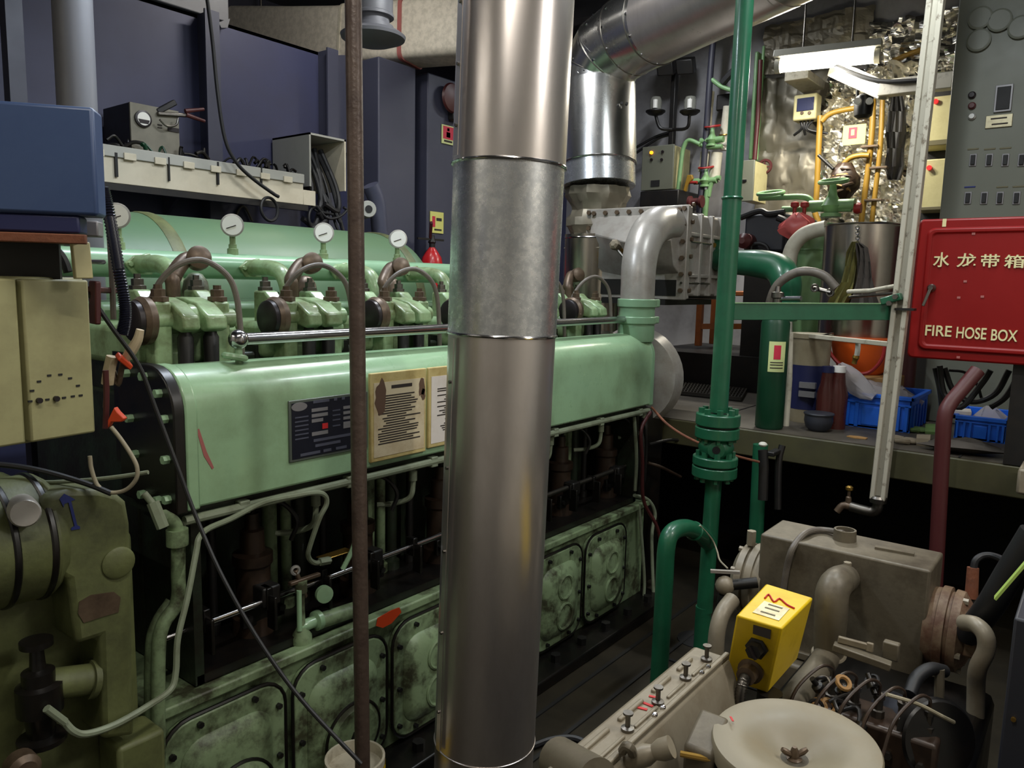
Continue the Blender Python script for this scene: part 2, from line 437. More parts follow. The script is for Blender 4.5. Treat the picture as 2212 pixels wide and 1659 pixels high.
# upper floor: a plate deck on an olive edge beam
pf = struct(MB().box((XP, -1.6, ZP-.02), (XF+.1, WY, ZP)), 'floor_upper', 'platform_plate')
lip = struct(MB().box((XP-.01, -1.6, ZP-.135), (XP+.05, WY, ZP-.004)), 'trim_1', 'platform_lip', bevel=.006)
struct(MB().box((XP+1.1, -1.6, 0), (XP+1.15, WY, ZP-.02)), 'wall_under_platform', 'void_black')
for y in (.45, 1.62):
    MB().box((XP-.004, y, ZP), (XP+1.4, y+.008, ZP+.003)).build('plate_seam', 'floor_seam', pf)
# open grating let into the upper floor
gr = MB()
g0, g1, g2, g3 = U(1432, 850, Z=ZP), U(1600, 868, Z=ZP), U(1640, 800, Z=ZP), U(1462, 792, Z=ZP)
MB().prism([p+Vector((0, 0, .001)) for p in (g0, g1, g2, g3)], (0, 0, .004)).build('grating_pit', 'void_black', pf)
for i in range(23):
    t = i/22; a = g0.lerp(g3, t); b = g1.lerp(g2, t)
    MB().bar(a+Vector((0, 0, .018)), b+Vector((0, 0, .018)), .012, .022).build('grating_bar', 'grating', pf, smooth=False)
for i in range(26):
    t = i/25; a = g0.lerp(g1, t); b = g3.lerp(g2, t)
    MB().bar(a+Vector((0, 0, .02)), b+Vector((0, 0, .02)), .008, .016).build('grating_bar', 'grating', pf, smooth=False)
# side wall with vertical frames
wl = struct(MB().box((-1.6, WY, 0), (XF+3.2, WY+.06, WT)), 'wall_left', 'wall_glare_paint')
for x in (1.02, 2.55, 3.42):
    MB().box((x, WY-.13, .2), (x+.02, WY, WT)).box((x-.035, WY-.145, .2), (x+.055, WY-.13, WT)).build('wall_frame', 'frame_glare_paint', wl)
xa, xb, za, zb = fy(822, 500, 903, 160, WY-.3)
MB().box((xa, WY-.28, .3), (xb, WY, WT)).build('wall_casing', 'frame_glare_paint', wl, bevel=.01)
xc, xd, _, _ = fy(926, 500, 990, 160, WY-.3)
MB().box((xc, WY-.28, .3), (xd+.5, WY, WT)).build('wall_casing', 'frame_glare_paint', wl, bevel=.01)
MB().box((xb, WY-.05, .3), (xc, WY-.04, WT)).build('wall_recess', 'frame_dark', wl)  # darker colour stands in for the shade between the casings
# sloping knee bracket beside the pole
MB().prism([U(728, 120, Y=WY-.05), U(700, 210, Y=WY-.05), U(735, 330, Y=WY-.05), U(760, 330, Y=WY-.05), U(760, 120, Y=WY-.05)], (0, -.02, 0)).build('knee_bracket', 'frame_glare_paint', wl)
# top of the wall: edge beam on the near side, open space with the duct beyond
struct(MB().box((-1.6, WY-.03, WT), (2.74, WY+.06, 4.0)), 'wall_upper', 'beam_grey', bevel=.006)
MB().prism([U(472, 48, Y=WY-.07), U(478, 60, Y=WY-.07), U(492, 60, Y=WY-.07), U(497, 40, Y=WY-.07)], (0, .05, 0)).build('weld_lug', 'beam_grey', wl)
struct(MB().box((-1.6, 5.95, 2.6), (XF+3.2, 6.0, 4.0)), 'wall_outer', 'frame_dark')
struct(MB().box((-1.6, WY, WT-.02), (XF+3.2, 6.2, WT)), 'trim_2', 'deckhead')
struct(MB().box((-1.6, -1.6, 3.96), (XF+3.2, 6.26, 4.02)), 'ceiling', 'deckhead')
ce = bpy.data.objects['ceiling']
for x in (-.5, .7, 1.9, 3.1, 4.3, 5.4):
    MB().box((x, -1.6, 3.74), (x+.02, WY-.03, 3.96)).box((x-.05, -1.6, 3.72), (x+.07, WY-.03, 3.74)).build('deck_beam', 'deckhead', ce)
struct(MB().box((-1.66, -1.66, -.06), (-1.6, 6.26, 4.0)), 'wall_near', 'wall_near')
struct(MB().box((-1.6, -1.66, -.06), (XF+3.2, -1.6, 4.0)), 'wall_right', 'wall_near')
struct(MB().box((XF+3.2, -1.66, -.06), (XF+3.26, 6.26, 4.0)), 'wall_back', 'wall_far')
# far bulkhead (part height, behind the foil) - leaves a gap at the walkway beside the engine end
yl, yr, zl, zh = fx(1375, 740, 1650, 0, XF)
struct(MB().box((XF, -1.6, ZP), (XF+.06, WY, 3.96)), 'wall_far', 'wall_far')
# column at the upper left
c0, c1 = U(118, 100, h=2.6), U(203, 100, h=2.6)
cx, cy = (c0.x+c1.x)/2, (c0.y+c1.y)/2
cr = (c1-c0).length/2*.93
o = solo(MB().cyl((cx, cy, 0), (cx, cy, 3.96), cr, n=28), 'round_column', 'grey painted round steel column behind the blue cabinet', 'column', 'beam_grey')
d0 = U(28, 100, h=3.1)
solo(MB().box((d0.x-.03, d0.y-.03, 0), (d0.x+.03, d0.y+.03, 3.96)), 'steel_column', 'dark square steel post at the left edge of the room', 'column', 'frame_dark')

# ---------------------------------------------------------------- lamps
for (name, label, a, b, power, color, vis, width, down, rad) in LAMPS:
    t = thing(name, label, 'lamp', (a+b)/2)
    d = (b-a).normalized(); upv = -down; side = d.cross(upv).normalized(); L = (b-a).length
    hb = MB().prism([a-d*.03+upv*(rad+.006)-side*width*.55, a-d*.03+upv*(rad+.006)+side*width*.55, a-d*.03+upv*(rad+.056)+side*width*.35, a-d*.03+upv*(rad+.056)-side*width*.35], d*(L+.06))
    hb.build('housing', 'white_plastic', t, bevel=.004)
    e = M('tube_glow_%d' % len(MAT), tuple(255*min(1, c)**(1/2.2) for c in color), .3, var=0, emit=vis)
    MB().tube([a, b], rad, 18).build('tube' if rad < .03 else 'diffuser', e, t)
    for p, s in ((a, -1), (b, 1)):
        MB().cyl(p-d*s*.012, p+d*s*.022, rad+.005, n=18).build('end_cap', 'white_plastic', t)
    for q in (.25, .75):
        p = a.lerp(b, q)+upv*.07
        if p.z < 3.7: MB().cyl(p, (p.x, p.y, 3.74), .006, n=8).build('hanger', 'steel', t)
    ld = bpy.data.lights.new('lamp_light', 'AREA'); ld.shape = 'RECTANGLE'; ld.size = L*.96; ld.size_y = .04
    ld.energy = power; ld.color = color; ld.spread = math.pi
    lo = bpy.data.objects.new('lamp_light', ld); col.objects.link(lo); lo.parent = t
    mz = -down; mx = d; my = mz.cross(mx)
    lo.matrix_local = Matrix(((mx.x, my.x, mz.x, 0), (mx.y, my.y, mz.y, 0), (mx.z, my.z, mz.z, 0), (0, 0, 0, 1))) 
    lo.location = down*(rad+.003)
# ================================================================ MAIN ENGINE
S = .40                                    # cylinder pitch
EX0, EX1 = .95, 3.36                       # ends of the camshaft-side cover
EY = 1.75
eng = thing('main_engine', 'long green six-cylinder marine diesel engine with polished rail and crankcase doors', 'engine', (2.15, 2.2, 0))
# --- crankcase
MB().box((.86, 1.78, .04), (3.40, 2.75, .53)).build('crankcase', 'engine_green_dirty', eng, bevel=.012)
MB().box((.84, 1.755, .505), (3.42, 1.80, .535)).build('crankcase_ledge', 'engine_green_dirty', eng, bevel=.006)
base = MB().box((.80, 1.63, 0), (3.46, 2.9, .05)).build('base_flange', 'oil_black', eng, bevel=.008)
bolts(base, [(.9+.2*i, 1.69, .05) for i in range(13)], Z3, .022, .03, 'black_iron')
DW, DH, DZ = .178, .205, .275
def door(c, kind):
    d = MB().loft([rrect((c, 1.782, DZ), X3, Z3, DW, DH, .075), rrect((c, 1.752, DZ), X3, Z3, DW, DH, .075)]).build('crankcase_door', 'engine_green_dirty', eng, bevel=.006)
    MB().loft([rrect((c, 1.754, DZ-.01), X3, Z3, DW-.04, DH-.045, .07), rrect((c, 1.733, DZ-.01), X3, Z3, DW-.058, DH-.062, .06), rrect((c, 1.722, DZ-.01), X3, Z3, DW-.10, DH-.10, .045)]).build('door_bulge', 'engine_green_dirty', d, bevel=.005)
    MB().tube(rrect((c, 1.756, DZ), X3, Z3, DW+.004, DH+.004, .08), .0055, 6, closed=True).build('gasket', 'oil_black', d)
    if kind == 1:
        MB().lathe((c+.01, 1.728, DZ-.06), (0, -1, 0), [(0, .105), (.012, .105), (.02, .09), (.024, .085)], 32).build('relief_valve', 'engine_green_dirty', d)
        MB().ring((c+.01, 1.715, DZ-.06), Y3, .104, .005, 36, 6).build('valve_rim', 'oil_black', d)
        MB().cyl((c+.01, 1.705, DZ-.06), (c+.01, 1.685, DZ-.06), .02, n=6).build('valve_nut', 'black_iron', d)
    else:
        for zz, rr in ((.065, .05), (-.065, .055)):
            MB().ring((c+.005, 1.722, DZ+zz-.01), Y3, rr, .007, 28, 6).build('emboss_ring', 'engine_green_dirty', d)
    ps = []
    for sx in (-1, 1):
        for zz in (-.15, -.02, .13): ps.append((c+sx*(DW-.022), 1.752, DZ+zz))
    for xx in (-.08, .08): ps += [(c+xx, 1.752, DZ+DH-.022), (c+xx, 1.752, DZ-DH+.022)]
    bolts(d, ps, (0, -1, 0), .0085, .012, 'black_iron')
for k in range(6): door(1.045+.389*k, 1 if k < 2 else 0)
# name paint patch on the crankcase face
a0 = [(812, 1352), (815, 1335), (845, 1318), (862, 1312), (866, 1322), (845, 1346), (826, 1356)]
MB().prism([U(x, y, Y=1.7535) for x, y in a0], (0, -.0025, 0)).build('paint_patch', 'orange_plastic', eng)
# --- pump bay
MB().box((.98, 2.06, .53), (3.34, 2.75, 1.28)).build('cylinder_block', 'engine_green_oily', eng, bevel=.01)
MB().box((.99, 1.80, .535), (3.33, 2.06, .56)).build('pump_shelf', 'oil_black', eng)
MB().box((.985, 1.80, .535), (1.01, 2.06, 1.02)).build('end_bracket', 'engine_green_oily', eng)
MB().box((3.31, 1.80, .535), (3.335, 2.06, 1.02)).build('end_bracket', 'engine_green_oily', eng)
pump = None
for k in range(6):
    c = 1.245+S*k
    pu = MB().lathe((c, 1.93, .56), Z3, [(0, .062), (.05, .062), (.055, .05), (.20, .05), (.21, .058), (.24, .058), (.245, .036), (.31, .034), (.315, .022), (.36, .02)], 20)
    p = pu.build('fuel_pump', 'oily_brown', eng)
    MB().box((c-.07, 1.875, .60), (c+.07, 1.895, .66)).build('pump_flange', 'oil_black', p, bevel=.004)
    MB().box((c-.03, 1.835, .66), (c+.03, 1.89, .72)).build('rack_bracket', 'black_iron', p, bevel=.006)
    bolts(p, [(c-.055, 1.875, .63), (c+.055, 1.875, .63)], (0, -1, 0), .011, .012, 'black_iron')
    # push-rod housings: vertical green tubes and a dark rod
    for dx, r, m in ((.105, .024, 'engine_green_dirty'), (.165, .017, 'engine_green_dirty'), (.215, .022, 'engine_green_oily'), (-.09, .014, 'black_iron')):
        if c+dx < 3.31:
            MB().lathe((c+dx, 2.0, .56), Z3, [(0, r*1.5), (.03, r*1.5), (.035, r), (.40, r), (.405, r*1.35), (.46, r*1.35)], 16).build('pushrod_tube', m, eng)
    # high pressure pipe loop from the pump
    MB().tube([(c, 1.93, .90), (c, 1.91, .95), (c+.05, 1.86, .955), (c+.085, 1.83, .90), (c+.07, 1.84, .84)], .007, 8, sm=6).build('fuel_line', 'black_iron', eng)
    MB().tube([(c+.13, 1.80, .985), (c+.13, 1.80, .93), (c+.125, 1.81, .88), (c+.10, 1.86, .855), (c+.06, 1.90, .85)], .009, 8, sm=6).build('drain_line', 'tube_green', eng)
    MB().cyl((c+.13, 1.80, .975), (c+.13, 1.80, .94), .014, n=12).build('drain_union', 'tube_green', eng)
MB().tube([(.92, 1.85, .672), (1.9, 1.85, .688), (2.2, 1.85, .695)], .0105, 12).build('control_rod', 'polished_steel', eng)
MB().tube([(2.2, 1.85, .695), (3.3, 1.85, .712)], .011, 12).build('control_rod', 'steel', eng)
for k in range(12):
    x = 1.03+.195*k
    MB().box((x, 1.83, .655), (x+.02, 1.87, .72)).box((x+.004, 1.80, .60), (x+.014, 1.84, .70)).build('rod_lever', 'oil_black', eng, bevel=.003)
# --- camshaft-side cover (long rounded casing)
def casing_profile(x, g=0.0, back=1.915):
    pr = [(EY-g, 1.03-g)]
    for i in range(9):
        t = math.radians(180-90*i/8); pr.append((1.86+(.11+g)*math.cos(t), 1.268+(.11+g)*math.sin(t)))
    pr += [(back-.02, 1.378+g), (back+g, 1.35), (back+g, 1.03-g)]
    return [Vector((x, y, z)) for y, z in pr]
cas = MB().loft([casing_profile(EX0), casing_profile(EX1)]).build('side_casing', 'engine_green', eng, bevel=.008)
ep = MB().loft([casing_profile(EX0-.03, .006, 2.02), casing_profile(EX0, .006, 2.02)]).build('casing_end_plate', 'oil_black', eng, bevel=.004)
MB().loft([casing_profile(EX0, .004), casing_profile(EX0+.035, .004)]).build('casing_end_flange', 'engine_green', eng, bevel=.006)
pb = [(EX0-.03, 1.775, z) for z in (1.06, 1.16, 1.26)] + [(EX0-.03, 1.80, 1.32), (EX0-.03, 1.87, 1.355), (EX0-.03, 1.96, 1.355)] + [(EX0-.03, 1.82, 1.05), (EX0-.03, 1.90, 1.05), (EX0-.03, 1.93, 1.15), (EX0-.03, 1.95, 1.24)]
bolts(ep, pb, (-1, 0, 0), .011, .016, 'engine_green')
MB().loft([casing_profile(EX1-.02, .004), casing_profile(EX1+.012, .004)]).build('casing_end_flange', 'engine_green_clean', eng, bevel=.006)
MB().tube([(EX0+.0, 1.765, 1.0), (EX1, 1.765, 1.0)], .0125, 10).build('drain_rail', 'tube_green', eng)
MB().box((EX0, 1.78, .985), (EX1, 2.05, 1.028)).build('casing_seat', 'engine_green_oily', eng)
for k in range(7):
    x = EX0+.15+.36*k; MB().box((x, 1.755, .982), (x+.03, 1.80, 1.018)).build('rail_clip', 'tube_green', eng, bevel=.003)
# --- polished hand rail on two lugs
ra, rb = U(515, 733, Y=1.84), U(1387, 688, Y=1.86)
MB().cyl(ra, rb, .0165, n=20).build('hand_rail', 'polished_steel', eng)
for p, xx in ((ra, 0), (rb, 0)):
    k = MB().ball(p, .027, 18).build('rail_knob', 'polished_steel', eng)
    MB().cyl((p.x, p.y, p.z-.005), (p.x, p.y, 1.37), .010, n=10).build('rail_stem', 'engine_green', k)
    MB().ring((p.x-.012, p.y, 1.392), (.2, 0, 1), .026, .009, 24, 8, .6, 5.4).build('rail_lug', 'engine_green', k)
# --- scuffs on the casing
for k, pp_ in enumerate(([(424, 928), (430, 926), (446, 975), (462, 1010), (458, 1014), (440, 985)], [(640, 893), (658, 890), (664, 898), (650, 904)])):
    MB().prism([U(x, y, Y=EY-.0004) for x, y in pp_], (0, -.0008, 0)).build('paint_scuff', 'pink_strap', cas)
# --- data plate
def face_rect(x0, y0, x1, y1): return fy(x0, y0, x1, y1, EY-.002)
px0, px1 = U(622, 920, Y=EY).x, U(764, 920, Y=EY).x
pz0, pz1 = U(622, 1000, Y=EY).z, U(622, 866, Y=EY).z
pl = MB().box((px0, EY-.006, pz0), (px1+.05, EY, pz1)).build('data_plate', 'plate_frame', eng, bevel=.002)
MB().box((px0+.008, EY-.0075, pz0+.008), (px1+.042, EY-.005, pz1-.008)).build('plate_face', 'plate_navy', pl)
PW, PH = px1+.05-px0, pz1-pz0
def pf_(u0, v0, u1, v1, m, name):
    MB().box((px0+PW*u0, EY-.0088, pz1-PH*v1), (px0+PW*u1, EY-.0074, pz1-PH*v0)).build(name, m, pl)
for v0 in (.17, .26, .345): pf_(.26, v0, .46 if v0 < .3 else .40, v0+.055, 'plate_field', 'plate_field')
pf_(.26, .56, .46, .62, 'plate_field', 'plate_field')
for v0 in (.2, .29, .38): pf_(.66, v0, .9, v0+.05, 'plate_field', 'plate_field')
pf_(.66, .47, .9, .58, 'plate_field', 'plate_field')
pf_(.39, .44, .46, .53, 'red_ink', 'plate_stamp')
for v0 in (.27, .34, .41, .48, .55, .62): pf_(.06, v0, .22, v0+.022, 'plate_print', 'plate_lettering')
for v0 in (.24, .32, .40, .50): pf_(.52, v0, .62, v0+.022, 'plate_print', 'plate_lettering')
for u0, u1, v0 in ((.28, .48, .04), (.54, .58, .04), (.64, .68, .04), (.28, .80, .68), (.30, .62, .77), (.12, .36, .88), (.4, .5, .88), (.56, .7, .88)): pf_(u0, v0, u1, v0+.045, 'plate_print', 'plate_lettering')
MB().prism([(px0+PW*.115+.026*math.cos(i*.2618), EY-.0074, pz1-PH*.11+.012*math.sin(i*.2618)) for i in range(24)], (0, -.0014, 0)).build('plate_logo', 'plate_field', pl)
# --- instruction sheets in stained frames
def sheet(x0, x1, mat, label, stains):
    sx0, sx1 = U(x0, 880, Y=EY).x, U(x1, 880, Y=EY).x
    s0, s1 = U(x0, 1000 if x0 < 900 else 968, Y=EY).z, 1.325
    f = MB().box((sx0, EY-.010, s0), (sx1, EY+.003, s1)).build('instruction_frame', 'paper_frame', eng, bevel=.003); f['label'] = label
    MB().box((sx0+.012, EY-.0112, s0+.014), (sx1-.010, EY-.0095, s1-.03)).build('paper_sheet', mat, f)
    rnd = random.Random(int(x0)); h = s1-s0
    t = MB(); t.box((sx0+(sx1-sx0)*.35, EY-.0122, s1-.052), (sx0+(sx1-sx0)*.72, EY-.0112, s1-.042))
    for i in range(20):
        z = s1-.075-i*(h-.12)/20
        q0 = .14+.14*rnd.random() if rnd.random() < .6 else .12; q1 = .55+.35*rnd.random()
        if rnd.random() < .12: continue
        t.box((sx0+(sx1-sx0)*q0, EY-.0122, z), (sx0+(sx1-sx0)*q1, EY-.0112, z+.0035))
    t.build('printed_lines', 'ink', f)
    for (u, v_, ru, rv) in stains:
        c = Vector((sx0+(sx1-sx0)*u, EY-.0115, s1-h*v_)); n = 14
        MB().prism([c + X3*ru*math.cos(2*math.pi*i/n)*(.75+.5*rnd.random()) + Z3*rv*math.sin(2*math.pi*i/n)*(.75+.5*rnd.random()) for i in range(n)], (0, -.001, 0)).build('stain', 'paper_stain', f)
sheet(796, 916, 'paper', 'stained yellowed instruction sheet in a frame', [(.16, .27, .022, .05), (.9, .22, .012, .03), (.93, .30, .010, .02)])
sheet(921, 1060, 'paper_white', 'paler instruction sheet in a frame beside the pipe', [])
# --- cylinder heads
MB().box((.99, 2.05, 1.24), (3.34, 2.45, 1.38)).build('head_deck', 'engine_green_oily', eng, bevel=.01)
MB().box((1.0, 2.30, 1.30), (3.3, 2.62, 1.52)).build('intake_trunk', 'receiver_green', eng, bevel=.02)
for k in range(6):
    c = 1.105+S*k
    hd = MB().box((c-.15, 2.02, 1.36), (c+.17, 2.32, 1.47)).build('cylinder_head', 'head_green', eng, bevel=.02)
    MB().box((c-.16, 2.045, 1.1), (c+.2, 2.10, 1.40)).build('head_skirt', 'oil_black', hd)
    MB().box((c-.045, 2.015, 1.2), (c+.03, 2.06, 1.40)).build('head_lug', 'head_green', hd, bevel=.008)
    # pedestals with capped studs
    for dx in (-.085, .085):
        x = c+dx
        pd = MB().box((x-.024, 1.965, 1.08), (x+.024, 2.035, 1.535)).prism([(x-.024, 2.035, 1.535), (x-.024, 2.035, 1.40), (x-.024, 2.13, 1.46), (x-.024, 2.13, 1.565), (x-.024, 2.07, 1.565)], (.048, 0, 0)).build('rocker_pedestal', 'head_green', hd, bevel=.007)
        MB().lathe((x, 1.99, 1.535), Z3, [(0, .026), (.012, .026), (.014, .018), (.032, .018), (.034, .011), (.045, .011)], 6).build('stud_nut', 'bronze_brown', hd)
        MB().lathe((x, 2.10, 1.565), Z3, [(0, .022), (.010, .022), (.012, .016), (.028, .016), (.03, .009), (.042, .009)], 6).build('stud_nut', 'steel', hd)
    MB().cyl((c-.135, 1.985, 1.487), (c+.125, 1.985, 1.487), .027, n=20).build('rocker_shaft', 'head_green', hd)
    # round dark end cover of the shaft
    MB().lathe((c-.118, 1.985, 1.485), (-1, 0, 0), [(0, .062), (.018, .064), (.03, .056)], 28).build('shaft_end_cover', 'bronze_brown', hd)
    MB().lathe((c-.148, 1.985, 1.485), (-1, 0, 0), [(0, .054), (.012, .052), (.016, .045)], 28).build('end_disc', 'wheel_dark', hd)
    # two rocker arms: wedges sloping to the front
    for dx, w2 in ((-.038, .024), (.036, .030)):
        x = c+dx
        poly = [(x-w2, 2.12, 1.545), (x-w2, 2.03, 1.545), (x-w2, 1.97, 1.532), (x-w2, 1.91, 1.498), (x-w2, 1.905, 1.465), (x-w2, 1.93, 1.455), (x-w2, 1.965, 1.462), (x-w2, 2.02, 1.445), (x-w2, 2.12, 1.49)]
        MB().prism(poly, (2*w2, 0, 0)).build('rocker_arm', 'head_green', hd, bevel=.007, seg=3)
        MB().lathe((x, 1.945, 1.450), Z3, [(-.34, .017), (-.01, .021), (0, .016), (.03, .014)], 14).build('push_rod', 'black_iron', hd)
    MB().lathe((c+.0, 1.985, 1.487), X3, [(-.02, .036), (0, .042), (.02, .036)], 20).build('shaft_collar', 'head_green', hd)
    # injector with bent brown valve body behind the shaft
    e = c+.015
    MB().tube([(e+.0, 2.10, 1.44), (e, 2.10, 1.575), (e+.006, 2.11, 1.60), (e+.05, 2.13, 1.645), (e+.085, 2.14, 1.655)], [.020, .020, .024, .022, .024], 14, sm=5).build('starting_valve', 'bronze_brown', hd)
    MB().lathe((e+.085, 2.11, 1.655), (-.35, -1, .25), [(-.03, .03), (-.005, .034), (.018, .034), (.026, .02)], 20).build('valve_cap', 'bronze_brown', hd)
    MB().lathe((e+.12, 2.19, 1.46), Z3, [(0, .04), (.10, .04), (.13, .034), (.15, .02), (.155, .008)], 22).build('valve_dome', 'bronze_brown' if k != 0 else 'engine_green_dirty', hd)
    MB().tube([(e-.05, 2.12, 1.46), (e-.05, 2.12, 1.56)], .013, 10).build('indicator_cock', 'steel', hd)
    # arched fuel hose
    MB().tube([(c-.105, 2.03, 1.46), (c-.09, 2.0, 1.56), (c-.05, 1.97, 1.625), (c+.015, 1.945, 1.647), (c+.075, 1.925, 1.61), (c+.098, 1.915, 1.55), (c+.105, 1.91, 1.45), (c+.105, 1.905, 1.35)], .0082, 10, sm=6).build('fuel_hose', 'rubber_grey', eng)
    # cooling water outlet elbow up to the gallery pipe
    x = 1.205+S*k
    el = MB().tube([(x-.01, 2.475, 1.64), (x-.002, 2.40, 1.64), (x, 2.33, 1.638), (x, 2.275, 1.62), (x, 2.245, 1.575), (x, 2.235, 1.50), (x, 2.235, 1.42)], .0275, 16, sm=5).build('water_elbow', 'head_green', eng)
    MB().prism([(x-.03-.0, 2.455, 1.66), (x-.055, 2.455, 1.64), (x-.03, 2.455, 1.605), (x+.03, 2.455, 1.605), (x+.05, 2.455, 1.64), (x+.025, 2.455, 1.675)], (0, -.014, 0)).build('elbow_flange', 'head_green', el, bevel=.004)
    bolts(el, [(x-.04, 2.441, 1.638), (x+.038, 2.441, 1.64)], (0, -1, 0), .008, .01, 'head_green')
    # pressure gauge on the gallery pipe
    if k < 5:
        gx = 1.16+S*k; gz = 1.787
        st = MB().lathe((gx, 2.5, 1.66), Z3, [(0, .020), (.045, .019), (.047, .014), (.06, .014), (.062, .0105), (.09, .0105)], 14).build('gauge_stem', 'head_green', eng)
        gd = Vector((-.50, -.84, -.02)).normalized()
        g = MB().lathe(Vector((gx, 2.5, gz)), gd, [(-.024, .028), (-.012, .037), (.014, .037), (.017, .040), (.021, .040), (.022, .034)], 26).build('pressure_gauge', 'gauge_rim', eng)
        MB().cyl(Vector((gx, 2.5, gz))+gd*.0195, Vector((gx, 2.5, gz))+gd*.0228, .034, n=26).build('gauge_dial', 'gauge_face', g)
        _, gu, gv = frame_of(gd); cc = Vector((gx, 2.5, gz))+gd*.0232
        MB().bar(cc-gu*.012, cc+gu*.02+gv*.012, .003, .002, up=gd).build('needle', 'ink', g)
        MB().cyl(Vector((gx, 2.5, gz-.036)), Vector((gx, 2.5, gz-.055)), .008, n=10).build('gauge_neck', 'brass', g)
MB().tube([(.95, 2.5, 1.64), (3.35, 2.5, 1.648)], .045, 24).build('water_gallery', 'engine_green_clean', eng)
# governor linkage in the pump bay
gv = U(640, 1300, Y=1.80)
g = MB().cyl(U(680, 1345, Y=1.80), U(770, 1315, Y=1.80), .024, n=18).build('governor_cylinder', 'engine_green_dirty', eng)
MB().lathe(U(660, 1350, Y=1.80), X3, [(-.02, .012), (0, .018), (.03, .018), (.035, .03), (.05, .03)], 16).build('cylinder_end', 'engine_green', g)
q = U(652, 1395, Y=1.80)
MB().lathe((q.x, q.y, .535), Z3, [(0, .030), (.02, .030), (.05, .012), (.10, .010), (.15, .010), (.155, .018), (.19, .018)], 16).build('drain_funnel', 'engine_green_dirty', eng)
MB().cyl(U(647, 1362, Y=1.79), U(646, 1275, Y=1.79), .0075, n=10).build('governor_stem', 'engine_green', eng)
q = U(698, 1282, Y=1.79)
MB().lathe(q, (-.3, -1, .1), [(0, .026), (.016, .026), (.017, .020)], 20).build('governor_dial', 'engine_green', eng)
q = U(638, 1232, Y=1.80)
MB().ring(q, (-.3, -1, 0), .011, .005, 16, 6).build('linkage_eye', 'gauge_rim', eng)
MB().bar(q, U(660, 1290, Y=1.81), .012, .012).bar(U(625, 1262, Y=1.80), U(690, 1240, Y=1.80), .016, .012).build('linkage', 'bronze_brown', eng, bevel=.003)
MB().box(U(700, 1212, Y=1.80), U(745, 1182, Y=1.84)).build('brass_block', 'brass', eng, bevel=.004)
MB().tube([U(740, 1230, Y=1.79), U(760, 1190, Y=1.79), U(770, 1160, Y=1.8)], .008, 8, sm=4).build('linkage_rod', 'engine_green', eng)
# thin copper-green tubing looping over the near end
def tb(pts, r, name, mat, parent, n=8, sm=6): return MB().tube([U(x, y, Y=Y) for x, y, Y in pts], r, n, sm=sm).build(name, mat, parent)
tb([(700, 1213, 1.80), (680, 1216, 1.80), (667, 1205, 1.79), (668, 1185, 1.77), (690, 1120, 1.74), (705, 1090, 1.735), (703, 1072, 1.735), (685, 1064, 1.735), (640, 1070, 1.735), (570, 1085, 1.735), (500, 1120, 1.735), (450, 1142, 1.72), (430, 1162, 1.70), (424, 1190, 1.69), (405, 1290, 1.66), (384, 1380, 1.64), (380, 1450, 1.63), (368, 1490, 1.62), (320, 1525, 1.60), (250, 1565, 1.58), (190, 1585, 1.57), (160, 1580, 1.57), (135, 1555, 1.58)], .0075, 'oil_tube', 'tube_green', eng)
o = MB().cyl(U(690, 1214, Y=1.80), U(712, 1210, Y=1.80), .012, n=6).build('tube_union', 'tube_green', eng)
# drain pipe stack at the near end of the block
tb([(352, 1115, 1.73), (375, 1130, 1.74), (384, 1160, 1.74), (385, 1230, 1.74), (383, 1300, 1.74), (352, 1350, 1.74), (342, 1420, 1.74), (342, 1640, 1.74)], .017, 'drain_pipe', 'engine_green_dirty', eng, 12, 5)
tb([(372, 1300, 1.77), (340, 1350, 1.77), (328, 1420, 1.77), (328, 1640, 1.77)], .017, 'drain_pipe', 'engine_green_dirty', eng, 12, 4)
q = U(383, 1160, Y=1.74); MB().cyl((q.x, q.y, q.z+.02), (q.x, q.y, q.z-.02), .026, n=14).build('pipe_union', 'engine_green_dirty', eng)
MB().cyl(U(330, 1085, Y=1.72), U(352, 1140, Y=1.70), .014, n=6).build('pipe_union', 'tube_green', eng)
MB().cyl(U(311, 1065, Y=1.73), U(330, 1088, Y=1.72), .008, n=12).build('pipe_union', 'tube_green', eng)
# clutter of thin lines at the far end
for i, pts in enumerate([[(1405, 890, 1.74), (1385, 930, 1.74), (1388, 1000, 1.74), (1390, 1080, 1.74), (1420, 1140, 1.7), (1430, 1200, 1.7)], [(1370, 1070, 1.78), (1400, 1080, 1.76), (1415, 1110, 1.75), (1408, 1160, 1.75), (1412, 1300, 1.72)], [(1370, 900, 1.78), (1375, 990, 1.78), (1372, 1060, 1.78)]]):
    tb(pts, .009, 'drain_line', 'tube_green' if i else 'red_dark', eng)
for i, (pts, m_) in enumerate(([[(1388, 905, 1.77), (1396, 960, 1.77), (1392, 1040, 1.78)], 'black_iron'], [[(1400, 1000, 1.76), (1430, 1010, 1.72), (1470, 1030, 1.7)], 'oily_brown'], [[(1380, 1090, 1.76), (1386, 1160, 1.75), (1392, 1250, 1.74), (1390, 1300, 1.74)], 'tube_green'], [[(1402, 960, 1.76), (1450, 950, 1.74), (1490, 955, 1.74)], 'black_iron'])):
    tb(pts, .008, 'drain_line', m_, eng)
MB().box((3.40, 1.80, .05), (3.62, 2.6, 1.0)).build('flywheel_casing', 'oil_black', eng, bevel=.03)
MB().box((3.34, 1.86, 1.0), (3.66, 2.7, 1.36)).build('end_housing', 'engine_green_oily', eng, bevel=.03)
# grey turbine volute seen behind the end of the casing
MB().lathe((3.44, 1.93, 1.14), (1, .15, 0), [(0, .10), (.02, .24), (.10, .26), (.2, .22), (.24, .12)], 40).build('blower_volute', 'grey_cast', eng)
